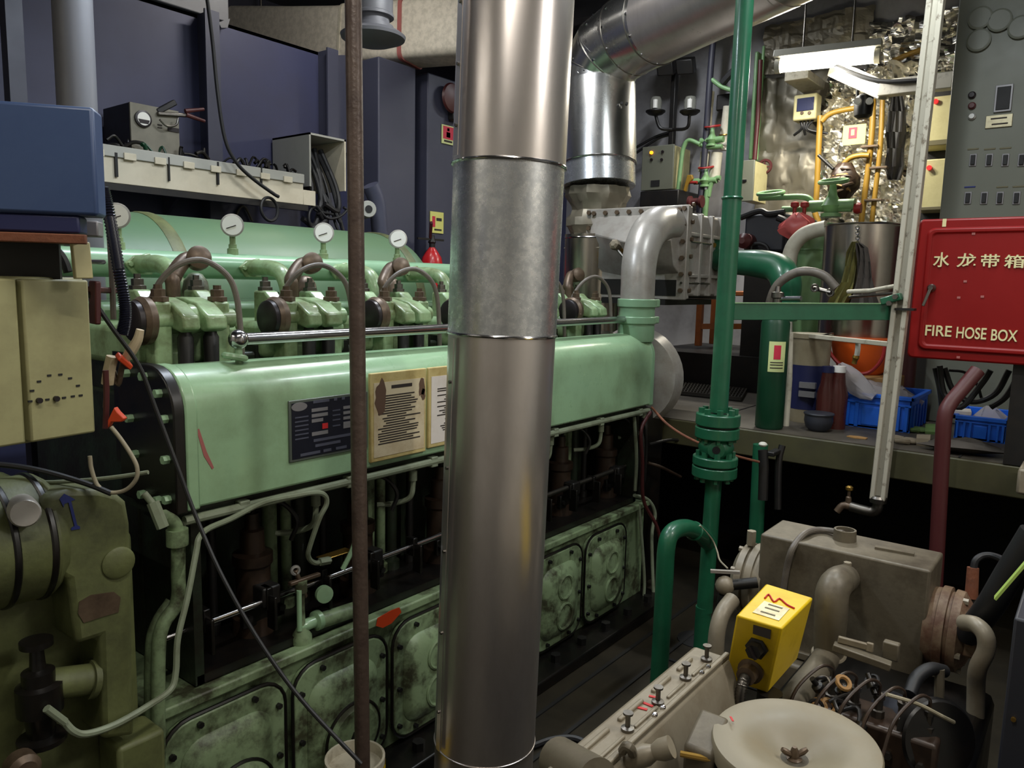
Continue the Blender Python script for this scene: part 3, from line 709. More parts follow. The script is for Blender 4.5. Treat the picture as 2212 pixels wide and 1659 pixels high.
# charge-air pipe stub rising from the casing
sx, sy = 3.335, 1.84
MB().lathe((sx, sy, 1.34), Z3, [(0, .086), (.02, .09), (.10, .088), (.20, .088)], 28).build('air_stub', 'engine_green_clean', eng)
for z0, h in ((1.425, .035), (1.505, .04)):
    c = MB().lathe((sx, sy, z0), Z3, [(0, .096), (h, .096)], 30).build('hose_clamp', 'engine_green_clean', eng, bevel=.004)
    ee = Vector((sx+.10, sy-.035, z0+h/2))
    MB().obox(ee, (1, -.35, 0), (.35, 1, 0), Z3, .035, .014, h/2).build('clamp_ear', 'engine_green_clean', c, bevel=.005)
# ================================================================ FOREGROUND PIPES AND POLES
hm = 2.08
def mp(y):
    x = 1115 + (y/1640.0)*(1045-1115); return U(x, y, h=hm)
ptop, pbot = mp(-420), mp(1900)
axis = (ptop-pbot).normalized()
pipe = thing('insulated_exhaust_pipe', 'large shiny galvanised insulated pipe standing in front of the engine', 'pipe', (pbot.x, pbot.y, 0))
pbot = pbot + axis*((0-pbot.z)/axis.z)
def seg(y0, y1, r0, mat):
    a, b = (mp(y0) if y0 > -400 else ptop + axis*.62), (mp(y1) if y1 < 1900 else pbot)
    return MB().cyl(b, a, r0, n=72, cap=True).build('pipe_section', mat, pipe)
s1 = seg(-420, 360, .150, 'galvanised'); s2 = seg(360, 721, .1475, 'galvanised_spangle'); s3 = seg(721, 1592, .146, 'galvanised'); s4 = seg(1592, 2000, .1445, 'galvanised')
for y, rr, th in ((360, .150, .0042), (721, .1475, .0042), (1592, .1465, .0022)):
    MB().ring(mp(y), axis, rr, th, 72, 8).build('seam_bead', 'polished_steel' if th > .003 else 'galvanised', pipe)
# lap seam with screws up the left side
side = -Vector(RT)*.985 - Vector(HF)*.17
side = (side - axis*side.dot(axis)).normalized()
fr = (-Vector(HF)); fr = (fr - axis*fr.dot(axis)).normalized()
def around(p, ang, r): return p + (fr*math.cos(ang) - side*math.sin(ang))*r
for (s_, y0, y1, r, ang) in ((s1, -300, 352, .150, -1.15), (s2, 368, 714, .1475, 1.28), (s3, 730, 1585, .146, -1.10)):
    a, b = around(mp(y0), ang, r), around(mp(y1), ang, r); n = around(Vector((0, 0, 0)), ang, 1)
    MB().obox((a+b)/2, axis, axis.cross(n), n, (a-b).length/2, .010, .0012).build('lap_seam', 'galvanised', s_)
    for i in range(5):
        p = a.lerp(b, (i+.5)/5); bolts(s_, [p], n, .0048, .006, 'steel', 'screw')
for (x, y) in ((1010, 195), (1088, 735), (1190, 300)):
    pass
# bare steel pole
def pole(x0, y0, x1, y1, h, r, name, label, mat, n=24):
    a, b = U(x0, y0, h=h), U(x1, y1, h=h); d = (a-b).normalized()
    top = a + d*((3.7-a.z)/d.z); bot = b + d*((0.0-b.z)/d.z)
    return solo(MB().cyl(bot, top, r, n=n), name, label, 'pole', mat)
pole(763, 0, 783, 1650, 1.88, .0198, 'steel_pole', 'thin brown painted steel pole in front of the engine data plate', 'pole_paint')

# ---------------------------------------------------------------- second insulated pipe, bending up over the cooler
pts = [(1291, 405, 4.5), (1288, 190, 4.5), (1295, 150, 4.48), (1316, 112, 4.40), (1358, 80, 4.28), (1415, 50, 4.1), (1561, -26, 3.65), (1698, -96, 3.3), (1900, -200, 2.95)]
pp = [U(x, y, d=d) for x, y, d in pts]
ex = thing('exhaust_elbow_pipe', 'aluminium clad exhaust pipe rising from the turbocharger and bending to the right', 'pipe', pp[0])
R2 = .216
MB().tube([pp[0]+(pp[1]-pp[0])*.22, pp[1]], R2+.012, 48).build('pipe_sleeve', 'aluminium_sheet', ex)
MB().tube([pp[0], pp[0]+(pp[1]-pp[0])*.24], R2+.004, 48).build('lower_collar', 'galvanised_spangle', ex)
MB().ring(pp[0]+(pp[1]-pp[0])*.22, pp[1]-pp[0], R2+.012, .004, 48, 6).build('sleeve_bead', 'polished_steel', ex)
for i in range(1, len(pp)-1):
    a, b = pp[i], pp[i+1]; d = (b-a).normalized()
    MB().cyl(a-d*.035, b+d*.02, R2-.002*(i % 2), n=48).build('elbow_segment' if i < 5 else 'pipe_section', 'aluminium_sheet' if i < 5 else 'galvanised', ex)
    if i < 6:
        MB().ring(a, (pp[i]-pp[i-1]).normalized()+d, R2+.001, .0035, 48, 6).build('segment_seam', 'steel', ex)
        _, u_, v_ = frame_of(d)
        for q in range(12):
            t = q/12*2*math.pi; n = u_*math.cos(t)+v_*math.sin(t)
            if n.dot(Vector(FW)) < .2: bolts(ex, [a+d*.03+n*(R2-.002)], n, .007, .006, 'polished_steel', 'rivet')
dn = (pp[1]-pp[0]).normalized()
c0 = U(1345, 225, d=4.27)
for q in (0, 1):
    p = U(1342+q*11, 225+q, d=4.295); MB().cyl(p, p-Vector(FW)*.02, .008, n=8).build('sleeve_hook', 'black_iron', ex)
# wrapped lower throat of the pipe and turbocharger outlet
q0 = pp[0]-dn*.005
th = thing('turbo_outlet', 'cloth wrapped turbocharger outlet below the aluminium clad exhaust pipe', 'engine part', (q0.x, q0.y, 1.35))
rg = []
for j in range(9):
    h = -j*.045; r = .165+.02*math.sin(j*1.7)+(.02 if j in (0, 8) else 0)
    rg.append([q0 + dn*h + (X3*math.cos(2*math.pi*i/28)+Y3*math.sin(2*math.pi*i/28))*(r+.014*math.sin(i*2.1+j*1.3)) for i in range(28)])
MB().loft(rg).build('wrap', 'film', th)
qb = q0-dn*.28
MB().cyl((qb.x-.05, qb.y, qb.z), (qb.x-.05, qb.y, 1.3), .17, n=40).build('outlet_cylinder', 'stainless', th)
MB().ring((qb.x-.05, qb.y, qb.z-.02), Z3, .171, .005, 40, 6).build('outlet_bead', 'polished_steel', th)

# ---------------------------------------------------------------- charge air cooler at the far end of the engine
CX = 3.75
y0, y1, z0, z1 = 1.79, 2.42, 1.54, 2.035
ac = thing('charge_air_cooler', 'light grey bolted charge air cooler casing with curved inlet pipe', 'cooler', (4.0, 2.1, z0))
fl_ = MB().box((CX, y0, z0), (CX+.03, y1, z1)).build('cover_flange', 'grey_cast', ac, bevel=.006)
MB().box((CX+.045, y0+.01, z0+.005), (CX+.075, y1-.01, z1-.005)).build('body_flange', 'grey_cast', ac, bevel=.006)
MB().box((CX+.06, y0+.04, z0+.02), (CX+.62, y1-.04, z1-.03)).build('cooler_body', 'grey_cast', ac, bevel=.015)
MB().box((CX+.62, y0, z0), (CX+.65, y1, z1-.01)).build('body_flange', 'grey_cast', ac, bevel=.006)
for x in (CX+.2, CX+.34, CX+.48):
    MB().box((x, y0+.015, z0+.02), (x+.03, y0+.05, z1-.03)).build('cooler_rib', 'grey_cast', ac, bevel=.006)
for z in (1.66, 1.88):
    MB().box((CX+.07, y0+.02, z), (CX+.62, y0+.05, z+.02)).build('cooler_rib', 'grey_cast', ac, bevel=.005)
    MB().cyl((CX-.01, y0+.02, z-.03), (CX+.35, y0+.02, z-.03), .006, n=8).build('tie_rod', 'steel', ac)
# hood: sloping top, ridge running down towards the inlet pipe
hood = MB().loft([
    [(CX, y1-.03, 1.99), (CX, y1-.03, 1.90), (CX, y1-.03, 1.70), (CX+.01, y1-.03, 1.64), (CX+.02, y1-.03, 1.64), (CX+.02, y1-.03, 1.99)],
    [(CX-.01, 2.18, 1.99), (CX-.13, 2.18, 1.86), (CX-.05, 2.18, 1.72), (CX+.005, 2.18, 1.66), (CX+.02, 2.18, 1.66), (CX+.02, 2.18, 1.99)],
    [(CX-.02, 1.98, 1.99), (CX-.22, 1.98, 1.82), (CX-.09, 1.98, 1.72), (CX+.005, 1.98, 1.67), (CX+.02, 1.98, 1.66), (CX+.02, 1.98, 1.99)],
    [(CX-.01, y0+.04, 1.98), (CX-.10, y0+.04, 1.85), (CX-.06, y0+.04, 1.72), (CX, y0+.04, 1.68), (CX+.02, y0+.04, 1.68), (CX+.02, y0+.04, 1.98)]])
hood.build('cover_hood', 'grey_cast', ac, bevel=.012)
MB().box((CX-.004, y0+.05, z0+.02), (CX+.004, y1-.05, 1.645)).build('recess_shade', 'black_iron', ac)  # black sheet painted in for the shadow of the open lower part
MB().tube([(3.335, 1.84, 1.53), (3.338, 1.842, 1.62), (3.355, 1.85, 1.71), (3.40, 1.86, 1.80), (3.48, 1.87, 1.875), (3.59, 1.885, 1.92), (3.74, 1.895, 1.935)], [.083, .083, .085, .087, .09, .092, .094], 28, sm=5).build('inlet_pipe', 'grey_cast', ac)
bolts(fl_, [(CX, y0+.05+.075*i, z1-.025) for i in range(8)], (-1, 0, 0), .013, .014, 'bronze_brown')
bolts(fl_, [(CX, y0+.022, z0+.05+.085*i) for i in range(6)], (-1, 0, 0), .013, .014, 'bronze_brown')
bolts(fl_, [(CX, y1-.022, z0+.05+.085*i) for i in range(6)], (-1, 0, 0), .013, .014, 'bronze_brown')
bolts(ac, [(CX+.06, y0+.008, z0+.05+.09*i) for i in range(6)], (0, -1, 0), .012, .012, 'bronze_brown')
vv = U(1330, 530, d=3.95)
vk = MB().cyl(vv, vv+Vector((.12, 0, -.06)), .016, n=12).build('vent_cock', 'brass', ac)
MB().lathe(vv, (-1, 0, .3), [(-.03, .02), (0, .028), (.02, .028), (.03, .014)], 6).build('cock_nut', 'aux_grey_pale', vk)
MB().cyl(vv+Vector((0, 0, -.01)), vv+Vector((0, -.05, -.06)), .008, n=8).build('cock_lever', 'steel', vk)
# mounting frame under the cooler
MB().box((CX+.05, 2.3, ZP), (CX+.12, 2.37, z0)).build('support_leg', 'black_iron', ac)
MB().box((CX+.5, 2.3, ZP), (CX+.57, 2.37, z0)).build('support_leg', 'black_iron', ac)
MB().box((CX+.0, 1.9, z0-.03), (CX+.6, 2.4, z0)).build('support_tray', 'black_iron', ac)

# ---------------------------------------------------------------- green cooling water pipes
g1 = thing('green_water_pipe', 'tall dark green vertical pipe with flanged valve beside the engine end', 'pipe', U(1518, 1300, h=3.1))
hg = 3.12
def gp(x, y): return U(x, y, h=hg)
gt, gm, gb = gp(1612, -150), gp(1552, 890), gp(1515, 1320)
def gx(y): return 1609 + (1552-1609)*(y/890.0) if y < 890 else 1552 + (1524-1552)*((y-890)/(1290-890))
MB().tube([gp(gx(y), y) for y in (-420, 0, 430)], .0345, 20).build('pipe_section', 'pipe_green', g1)
MB().tube([gp(gx(y), y) for y in (425, 890)], .0375, 20).build('pipe_section', 'pipe_green', g1)
MB().ring(gp(gx(428), 428), Z3, .037, .006, 24, 6).build('weld_bead', 'pipe_green', g1)
MB().tube([gp(gx(y), y) for y in (1025, 1320)], .0335, 20).build('pipe_section', 'pipe_green', g1)
for ya, yb in ((893, 918), (922, 945), (985, 1003), (1006, 1028)):
    a, b = gp(gx(ya), ya), gp(gx(yb), yb)
    f = MB().cyl(b, a, .090 if ya < 950 else .092, n=36).build('pipe_flange', 'pipe_green', g1, bevel=.004)
    if ya in (893, 985):
        bolts(f, [a + (X3*math.cos(.5+i*math.pi/4)+Y3*math.sin(.5+i*math.pi/4))*.068 for i in range(8)], Z3, .0135, .022, 'pipe_green')
    if ya in (922, 1006):
        bolts(f, [b + (X3*math.cos(.5+i*math.pi/4)+Y3*math.sin(.5+i*math.pi/4))*.068 for i in range(8)], -Z3, .0125, .018, 'pipe_green')
for y in (920, 1004): MB().cyl(gp(gx(y), y+3), gp(gx(y), y-3), .075, n=30).build('gasket', 'black_iron', g1)
vc = gp(gx(965), 965)
vb = MB().lathe((vc.x, vc.y, vc.z-.05), Z3, [(0, .045), (.012, .052), (.03, .068), (.05, .074), (.07, .068), (.09, .052), (.10, .045)], 28).build('valve_body', 'pipe_green', g1)
nn = -(Vector(HF)+Vector(RT)*.25).normalized()
MB().lathe(vc+nn*.055, nn, [(0, .034), (.016, .034), (.018, .018), (.0185, .002)], 22).build('valve_boss', 'pipe_green', vb)
MB().cyl(vc+nn*.066, vc+nn*.0745, .016, n=16).build('valve_bore', 'void_black', vb)
# branch leaving downwards and the lower U bend
br = [gp(1528, 1170), gp(1505, 1152), gp(1478, 1142), gp(1452, 1155), gp(1440, 1190), gp(1436, 1260), gp(1425, 1480)]
br = [U(1530, 1172, h=3.08), U(1508, 1150, h=2.98), U(1478, 1140, h=2.9), U(1450, 1152, h=2.84), U(1439, 1188, h=2.82), U(1434, 1280, h=2.82), U(1422, 1490, h=2.82)]
b2 = MB().tube(br, .034, 20, sm=5).build('branch_pipe', 'pipe_green', g1)
MB().ring(br[1].lerp(br[2], .3), br[2]-br[1], .035, .005, 20, 6).build('weld_bead', 'pipe_green', b2)
tl = U(1422, 1490, h=2.82); MB().tube([tl, (tl.x, tl.y, 0)], .034, 20).build('branch_pipe', 'pipe_green', g1)
# lower end of the riser
re = U(1520, 1310, h=hg); MB().tube([re, (re.x, re.y, 0)], .0335, 20).build('pipe_section', 'pipe_green', g1)
wr = [U(1512, 1135, h=2.93), U(1538, 1165, h=3.0), U(1549, 1190, h=2.98), U(1555, 1210, h=2.9), U(1572, 1228, h=2.85)]
solo(MB().tube(wr, .0035, 6, sm=5), 'sensor_wire', 'thin grey wire tied round the green pipe branch', 'wire', 'cable_cream')
# second, darker green riser behind it
b0, b1 = U(1660, 690, h=3.5), U(1632, 1190, h=3.5)
dg = (b0-b1).normalized()
MBg = MB().cyl(b1 - dg*(b1.z/dg.z), U(1643, 960, h=3.5), .034, n=20)
solo(MBg, 'green_suction_pipe', 'dark green suction pipe rising below the platform edge', 'pipe', 'pipe_green')
# flat green steel bar between the green riser and the white post
ba, bb = U(1578, 673, h=3.12), U(1922, 674, X=3.52)
bt = thing('steel_cross_bar', 'flat dark green steel bar joining the green pipe to the white post', 'bar', ba)
MB().bar(ba, bb, .014, .068).build('flat_bar', 'pipe_green', bt, bevel=.002)
MB().bar(ba+Vector((0, 0, .035)), bb+Vector((0, 0, .035)), .02, .004).build('bar_edge', 'pale_green', bt)
MB().bar(U(1905, 652, X=3.50), U(1948, 640, X=3.50), .05, .03).build('bar_bracket', 'pipe_green', bt, bevel=.004)
bolts(bt, [U(1935, 641, X=3.47), U(1922, 655, X=3.47)], (-1, 0, 0), .011, .02, 'steel')
# green cross-over pipe at the cooler, and black hose
gp2 = thing('green_crossover_pipe', 'thick glossy green bent pipe bolted to the side of the cooler', 'pipe', U(1600, 600, d=4.2))
cp = [U(1538, 560, d=4.42), U(1580, 566, d=4.3), U(1640, 570, d=4.15), U(1680, 580, d=4.06), U(1697, 605, d=4.0), U(1698, 640, d=4.02), U(1692, 690, d=4.05)]
MB().tube(cp, [.062, .066, .075, .078, .078, .074, .07], 24, sm=6).build('bent_pipe', 'pipe_green', gp2)
fd = (cp[1]-cp[0]).normalized()
f = MB().cyl(cp[0]-fd*.01, cp[0]+fd*.03, .12, n=30).build('pipe_flange', 'pipe_green', gp2, bevel=.004)
_, fu, fv = frame_of(fd)
bolts(f, [cp[0]+fd*.03+(fu*math.cos(i*math.pi/3)+fv*math.sin(i*math.pi/3))*.095 for i in range(6)], fd, .014, .02, 'brass')
hz = [U(1662, 690, d=3.95), U(1664, 650, d=3.9), U(1680, 615, d=3.85), U(1712, 592, d=3.8), U(1745, 586, d=3.75), U(1780, 596, d=3.72), U(1806, 622, d=3.7)]
solo(MB().tube(hz, .022, 12, sm=6), 'rubber_hose', 'thick black rubber hose arching above the green cross bar', 'hose', 'rubber_grey')

# ================================================================ LEFT SIDE: cabinets, gearbox, cables
A, B = U(-150, 215, h=1.24), U(201, 231, h=1.30)
u = (B-A); u.z = 0; u.normalize(); nrm = Vector((u.y, -u.x, 0)); 
if nrm.dot(Vector(HF)) > 0: nrm = -nrm
zb_, zt_ = U(217, 467, h=1.30).z, U(200, 231, h=1.30).z
L = (Vector((B.x, B.y, 0))-Vector((A.x, A.y, 0))).length
mid = Vector(((A.x+B.x)/2, (A.y+B.y)/2, (zb_+zt_)/2))
bc = thing('blue_cabinet', 'blue painted metal cabinet mounted high at the left edge', 'cabinet', (mid.x, mid.y, zb_))
MB().obox(mid - nrm*.03, u, nrm, Z3, L/2, .03, (zt_-zb_)/2).build('cabinet_body', 'blue_cabinet', bc, bevel=.006)
MB().obox(mid - nrm*.03 + Vector((0, 0, -(zt_-zb_)/2-.015)), u, nrm, Z3, L/2-.03, .025, .015).build('cabinet_plinth', 'navy', bc, bevel=.004)
# rack below with a rusty front lip
rk = thing('cable_rack', 'dark open rack with a rusty orange front lip below the blue cabinet', 'rack', (mid.x, mid.y, U(100, 595, h=1.4).z))
zr = U(100, 518, h=1.34).z
MB().obox(Vector((mid.x, mid.y, zr)) - nrm*.06 - u*.02, u, nrm, Z3, L/2-.03, .05, .006).build('rack_shelf', 'black_iron', rk)
MB().obox(Vector((mid.x, mid.y, zr)) - nrm*.004, u, nrm, Z3, L/2-.02, .006, .008).build('rack_lip', 'rust', rk, bevel=.002)
zc = U(100, 603, h=1.38).z
MB().obox(Vector((mid.x, mid.y, (zr+zc)/2)) - nrm*.11 - u*.04, u, nrm, Z3, L/2-.05, .006, (zr-zc)/2).build('rack_back', 'black_iron', rk)
pA, pB = U(172, 523, h=1.36), U(180, 602, h=1.36)
MB().bar(pA, pB, .012, .03).bar(U(130, 524, h=1.36), pA, .02, .006).build('rack_upright', 'cream_box', rk, bevel=.002)
MB().obox(U(197, 495, h=1.42), u, nrm, Z3, .016, .02, .014).build('rack_clip', 'plate_field', rk, bevel=.003)
MB().cyl(U(178, 565, h=1.4), U(224, 566, h=1.5), .0045, n=8).build('rack_pin', 'polished_steel', rk)
MB().obox(Vector((mid.x, mid.y, zr+.05)) - nrm*.08 - u*.035, u, nrm, Z3, L/2-.05, .02, .03).build('rack_panel', 'black_iron', rk)
# lumps of coiled cable lying on the cream cabinet
for i, (x0_, y0_, w_, hgt, m) in enumerate(((60, 592, 55, 38, 'rubber'), (75, 590, 40, 30, 'rubber_grey'), (85, 588, 62, 48, 'rubber'))):
    pts_ = [U(x0_+w_*t, y0_-hgt*math.sin(math.pi*t)**.8, h=1.40+.03*i) for t in (0, .15, .35, .6, .85, 1)]
    solo(MB().tube(pts_, .008, 8, sm=5), 'cable_coil', ('black cable looped on top of the cream cabinet', 'grey cable looped on top of the cream cabinet', 'highest black cable loop on top of the cream cabinet')[i], 'cable', m)
q = U(25, 560, h=1.5)
solo(MB().ball(q, .05, 14, (1.2, .6, .7)), 'rag_bundle', 'grey stained rag bundle in the rack under the blue cabinet', 'rag', 'cloth_grey')
# cream cabinet with punched slots
A, B = U(-140, 780, h=1.20), U(193, 780, h=1.42)
u = (B-A); u.z = 0; L = u.length; u.normalize(); nrm = Vector((u.y, -u.x, 0))
if nrm.dot(Vector(HF)) > 0: nrm = -nrm
zt_, zb_ = U(186, 600, h=1.42).z, U(200, 936, h=1.42).z
mid = Vector(((A.x+B.x)/2, (A.y+B.y)/2, (zb_+zt_)/2))
cc = thing('control_cabinet', 'cream metal control cabinet with small slots, hanging left of the engine', 'cabinet', (mid.x, mid.y, zb_))
MB().obox(mid - nrm*.09, u, nrm, Z3, L/2, .085, (zt_-zb_)/2).build('cabinet_body', 'cream_cabinet', cc, bevel=.005)
sA = U(46, 780, h=1.31); s_off = (Vector((sA.x, sA.y, 0))-Vector((A.x, A.y, 0))).length
cdx = A + u*((s_off+L)/2); cdx.z = mid.z
dr = MB().obox(cdx + nrm*.002, u, nrm, Z3, (L-s_off)/2-.003, .012, (zt_-zb_)/2-.004).build('cabinet_door', 'cream_cabinet', cc, bevel=.004)
cl = A + u*(s_off/2); cl.z = mid.z
MB().obox(cl + nrm*.001, u, nrm, Z3, s_off/2-.004, .010, (zt_-zb_)/2-.004).build('cabinet_door', 'cream_cabinet', cc, bevel=.004)
def on_face(x, y):
    # intersection of the pixel ray with the door face
    d = Vector(FW) + Vector(RT)*((x-1106)/F_PX) - Vector(UP)*((y-829.5)/F_PX); p0 = cdx + nrm*.014
    t = (p0-Vector(CAM)).dot(nrm)/d.dot(nrm); return Vector(CAM)+d*t
for (x, y) in ((106, 811), (130, 809), (151, 817), (84, 824), (168, 833), (69, 844), (65, 867), (102, 863), (138, 859), (157, 856), (174, 854)):
    MB().obox(on_face(x, y), u, nrm, Z3, .0036, .0012, .0017).build('slot', 'dark_slot', dr)
for (x, y) in ((83, 865), (120, 861)):
    p = on_face(x, y); MB().cyl(p-nrm*.001, p+nrm*.006, .005, n=14).build('button', 'wheel_dark', dr)
# red-brown bracket and its hanger behind
solo(MB().bar(U(186, 625, h=1.5), U(246, 628, h=1.62), .03, .012).bar(U(205, 607, h=1.5), U(205, 700, h=1.5), .03, .012), 'hanger_bracket', 'dark red angle bracket beside the cream cabinet', 'bracket', 'red_dark', bevel=.003)
# corrugated conduit, ridged along its length
cps = [(222, 405), (233, 450), (246, 520), (258, 590), (269, 650), (270, 690), (263, 722)]
P_ = [U(x, y, h=1.55) for x, y in cps]
ridge = []
tmp = MB().tube(P_, .01, 3, sm=20); m = len(tmp.v)//3
cen = [(tmp.v[3*i]+tmp.v[3*i+1]+tmp.v[3*i+2])/3 for i in range(m)]
solo(MB().tube(cen, [.0125 if i % 2 else .0098 for i in range(m)], 12), 'corrugated_conduit', 'dark navy corrugated conduit hanging beside the blue cabinet', 'conduit', 'conduit_navy', ang=80)
solo(MB().tube([U(x, y, h=1.58) for x, y in ((230, 425), (236, 500), (242, 600), (245, 690))], .006, 8, sm=4), 'grey_cable', 'straight grey cable running down beside the corrugated conduit', 'cable', 'rubber_grey')
solo(MB().tube([U(x, y, h=h) for x, y, h in ((190, 632, 1.5), (240, 705, 1.52), (300, 790, 1.55), (335, 880, 1.56), (380, 1000, 1.56), (425, 1120, 1.55), (480, 1245, 1.52), (560, 1385, 1.5), (650, 1510, 1.48), (780, 1650, 1.45))], .0044, 8, sm=6), 'black_cable', 'black cable sagging diagonally across the front of the engine', 'cable', 'rubber')
tp = thing('taped_cable', 'cream tape wrapped cable with orange connectors beside the cream cabinet', 'cable', U(250, 900, h=1.5))
MB().tube([U(x, y, h=1.6) for x, y in ((303, 712), (297, 735), (283, 758), (268, 780))], [.008, .010, .012, .008], 10, sm=5).build('tape_wrap', 'tape_cream', tp)
MB().tube([U(x, y, h=1.6) for x, y in ((270, 775), (264, 790), (255, 830), (244, 800), (236, 790), (232, 830), (228, 880))], .006, 8, sm=5).build('cable_core', 'bronze_brown', tp)
MB().tube([U(x, y, h=1.58) for x, y in ((243, 770), (236, 800), (232, 830))], .012, 10, sm=4).build('tape_wrap', 'tape_cream', tp)
MB().obox(U(268, 780, h=1.59), (1, .5, -.8), (0, 1, .6), (1, 0, 1), .022, .009, .006).build('connector', 'orange_plastic', tp, bevel=.003)
MB().prism([U(232, 908, h=1.5), U(246, 880, h=1.5), U(253, 890, h=1.5), U(268, 905, h=1.5), U(262, 912, h=1.5), U(240, 912, h=1.5), U(232, 925, h=1.5)], Vector(HF)*.015).build('connector', 'orange_plastic', tp, bevel=.002)
MB().tube([U(228, 800, h=1.52), U(230, 860, h=1.52), U(228, 925, h=1.52)], .006, 8, sm=4).build('cable_core', 'red_dark', tp)
solo(MB().tube([U(x, y, h=1.5) for x, y in ((240, 922), (262, 950), (285, 985), (296, 1010), (294, 1035), (272, 1058), (240, 1064), (212, 1050), (198, 1015), (194, 985))], .0042, 10, sm=6), 'looped_cable', 'grey cable hanging in a loop below the cream cabinet', 'cable', 'cable_cream')
solo(MB().tube([U(x, y, h=1.52) for x, y in ((62, 1036), (100, 1042), (200, 1036), (270, 1028), (320, 1020))], .0045, 8, sm=5), 'thin_tube', 'thin pale tube running level above the gearbox', 'tube', 'tube_green')
solo(MB().tube([U(x, y, h=1.5) for x, y in ((-40, 1000), (40, 1008), (110, 1022), (190, 1046), (240, 1066))], .006, 8, sm=5), 'dark_hose', 'dark hose lying on top of the gearbox', 'hose', 'rubber')

# ---------------------------------------------------------------- gearbox
GY = 1.60
gb_ = thing('gearbox', 'olive green gearbox with a blue painted arrow at the lower left', 'gearbox', (.55, 1.9, 0))
def G(x, y): return U(x, y, Y=GY)
poly = [G(x, y) for x, y in ((92, 1075), (150, 1058), (215, 1058), (255, 1068), (275, 1085), (283, 1130), (287, 1250), (290, 1500), (293, 1590), (222, 1600), (216, 1378), (165, 1395), (158, 1330), (148, 1255), (120, 1240), (92, 1230))]
MB().prism(poly, (0, .12, 0)).build('gear_casing', 'gear_green', gb_, bevel=.012)
MB().box((-.6, GY+.10, 0), (.80, 2.5, 1.04)).build('gear_housing', 'gear_green', gb_, bevel=.03)
zc_ = G(60, 1195).z; xr = G(150, 1200).x; yc_ = GY+.105; dr_ = .128
MB().lathe((-.5, yc_, zc_), X3, [(0, dr_), (xr+.5-.02, dr_), (xr+.5, dr_-.015)], 48).build('clutch_drum', 'gear_green', gb_)
for px_ in (22, 104):
    xx_ = G(px_, 1200).x; MB().lathe((xx_, yc_, zc_), X3, [(0, dr_+.001), (.003, dr_+.004), (.010, dr_+.004), (.013, dr_+.001)], 48).build('drum_band', 'oil_black', gb_)
xx_ = G(-40, 1200).x; MB().lathe((xx_-.06, yc_, zc_), X3, [(0, dr_+.018), (.05, dr_+.018), (.055, dr_)], 48).build('drum_flange', 'steel', gb_)
p = G(66, 1105); MB().lathe((p.x, GY+.05, p.z), (-.25, -1, .1), [(0, .027), (.085, .027), (.09, .024)], 24).build('filler_cap', 'grey_cast', gb_)
p = G(255, 1215); MB().lathe((p.x, GY+.01, p.z), (0, -1, 0), [(0, .034), (.014, .034), (.018, .028)], 26).build('plug', 'gear_green', gb_)
MB().prism([G(x, y)+Vector((0, -.0008, 0)) for x, y in ((128, 1078), (138, 1066), (150, 1072), (162, 1079), (153, 1082), (166, 1134), (172, 1137), (172, 1142), (153, 1145), (153, 1140), (160, 1136), (147, 1085), (138, 1088), (137, 1096))], (0, -.0012, 0)).build('painted_arrow', 'blue_ink', gb_)
MB().prism([G(x, y)+Vector((0, -.0008, 0)) for x, y in ((170, 1300), (195, 1285), (245, 1278), (260, 1290), (255, 1322), (220, 1332), (180, 1345), (168, 1325))], (0, -.0012, 0)).build('worn_plate', 'bronze_brown', gb_)
MB().cyl(U(100, 1480, Y=GY+.03), U(205, 1465, Y=GY+.03), .032, n=22).build('oil_pipe', 'gear_green', gb_)
MB().cyl(U(190, 1468, Y=GY+.03), U(203, 1466, Y=GY+.03), .040, n=22).build('pipe_collar', 'gear_green', gb_)
v = MB().lathe(U(85, 1500, Y=GY+.02), Z3, [(-.10, .045), (-.09, .045), (-.085, .025), (-.04, .03), (-.035, .042), (.02, .042), (.025, .03), (.05, .03), (.055, .015), (.10, .012), (.103, .03), (.115, .03)], 20).build('oil_valve', 'oil_black', gb_)
MB().lathe(U(40, 1650, Y=GY-.02), (0, -1, 0), [(0, .03), (.03, .03), (.04, .02)], 20).build('drain_plug', 'bronze_brown', gb_)
MB().box(U(255, 1620, Y=GY), (.80, GY+.1, .02)).build('gear_foot', 'gear_green', gb_, bevel=.01)
MB().tube([U(x, y, Y=GY-.03) for x, y in ((140, 1560), (120, 1545), (100, 1530))], .008, 8, sm=3).build('oil_union', 'tube_green', gb_)
# ================================================================ BEHIND THE ENGINE: receiver, shelf, duct, wall things
ar = thing('air_receiver', 'big pale green horizontal air receiver lying behind the engine', 'tank', (2.0, 3.2, .9))
rz, ry, rr = 1.47, 3.15, .385
MB().lathe((.75, ry, rz), X3, [(0, .2), (.10, .33), (.2, rr), (2.02, rr)], 56).build('shell', 'receiver_green', ar)
MB().lathe((2.77, ry, rz), X3, [(0, rr), (.05, rr*.99), (.13, rr*.93), (.22, rr*.78), (.28, rr*.58), (.31, rr*.3), (.315, .01)], 56).build('dished_end', 'receiver_green', ar)
for x in (1.52, 2.76):
    MB().lathe((x, ry, rz), X3, [(0, rr+.002), (.012, rr+.006), (.045, rr+.006), (.055, rr+.002)], 56).build('band', 'gear_green', ar)
for x in (1.3, 2.5): MB().box((x, ry-.25, 0), (x+.1, ry+.25, rz-.3)).build('saddle', 'engine_green_oily', ar)

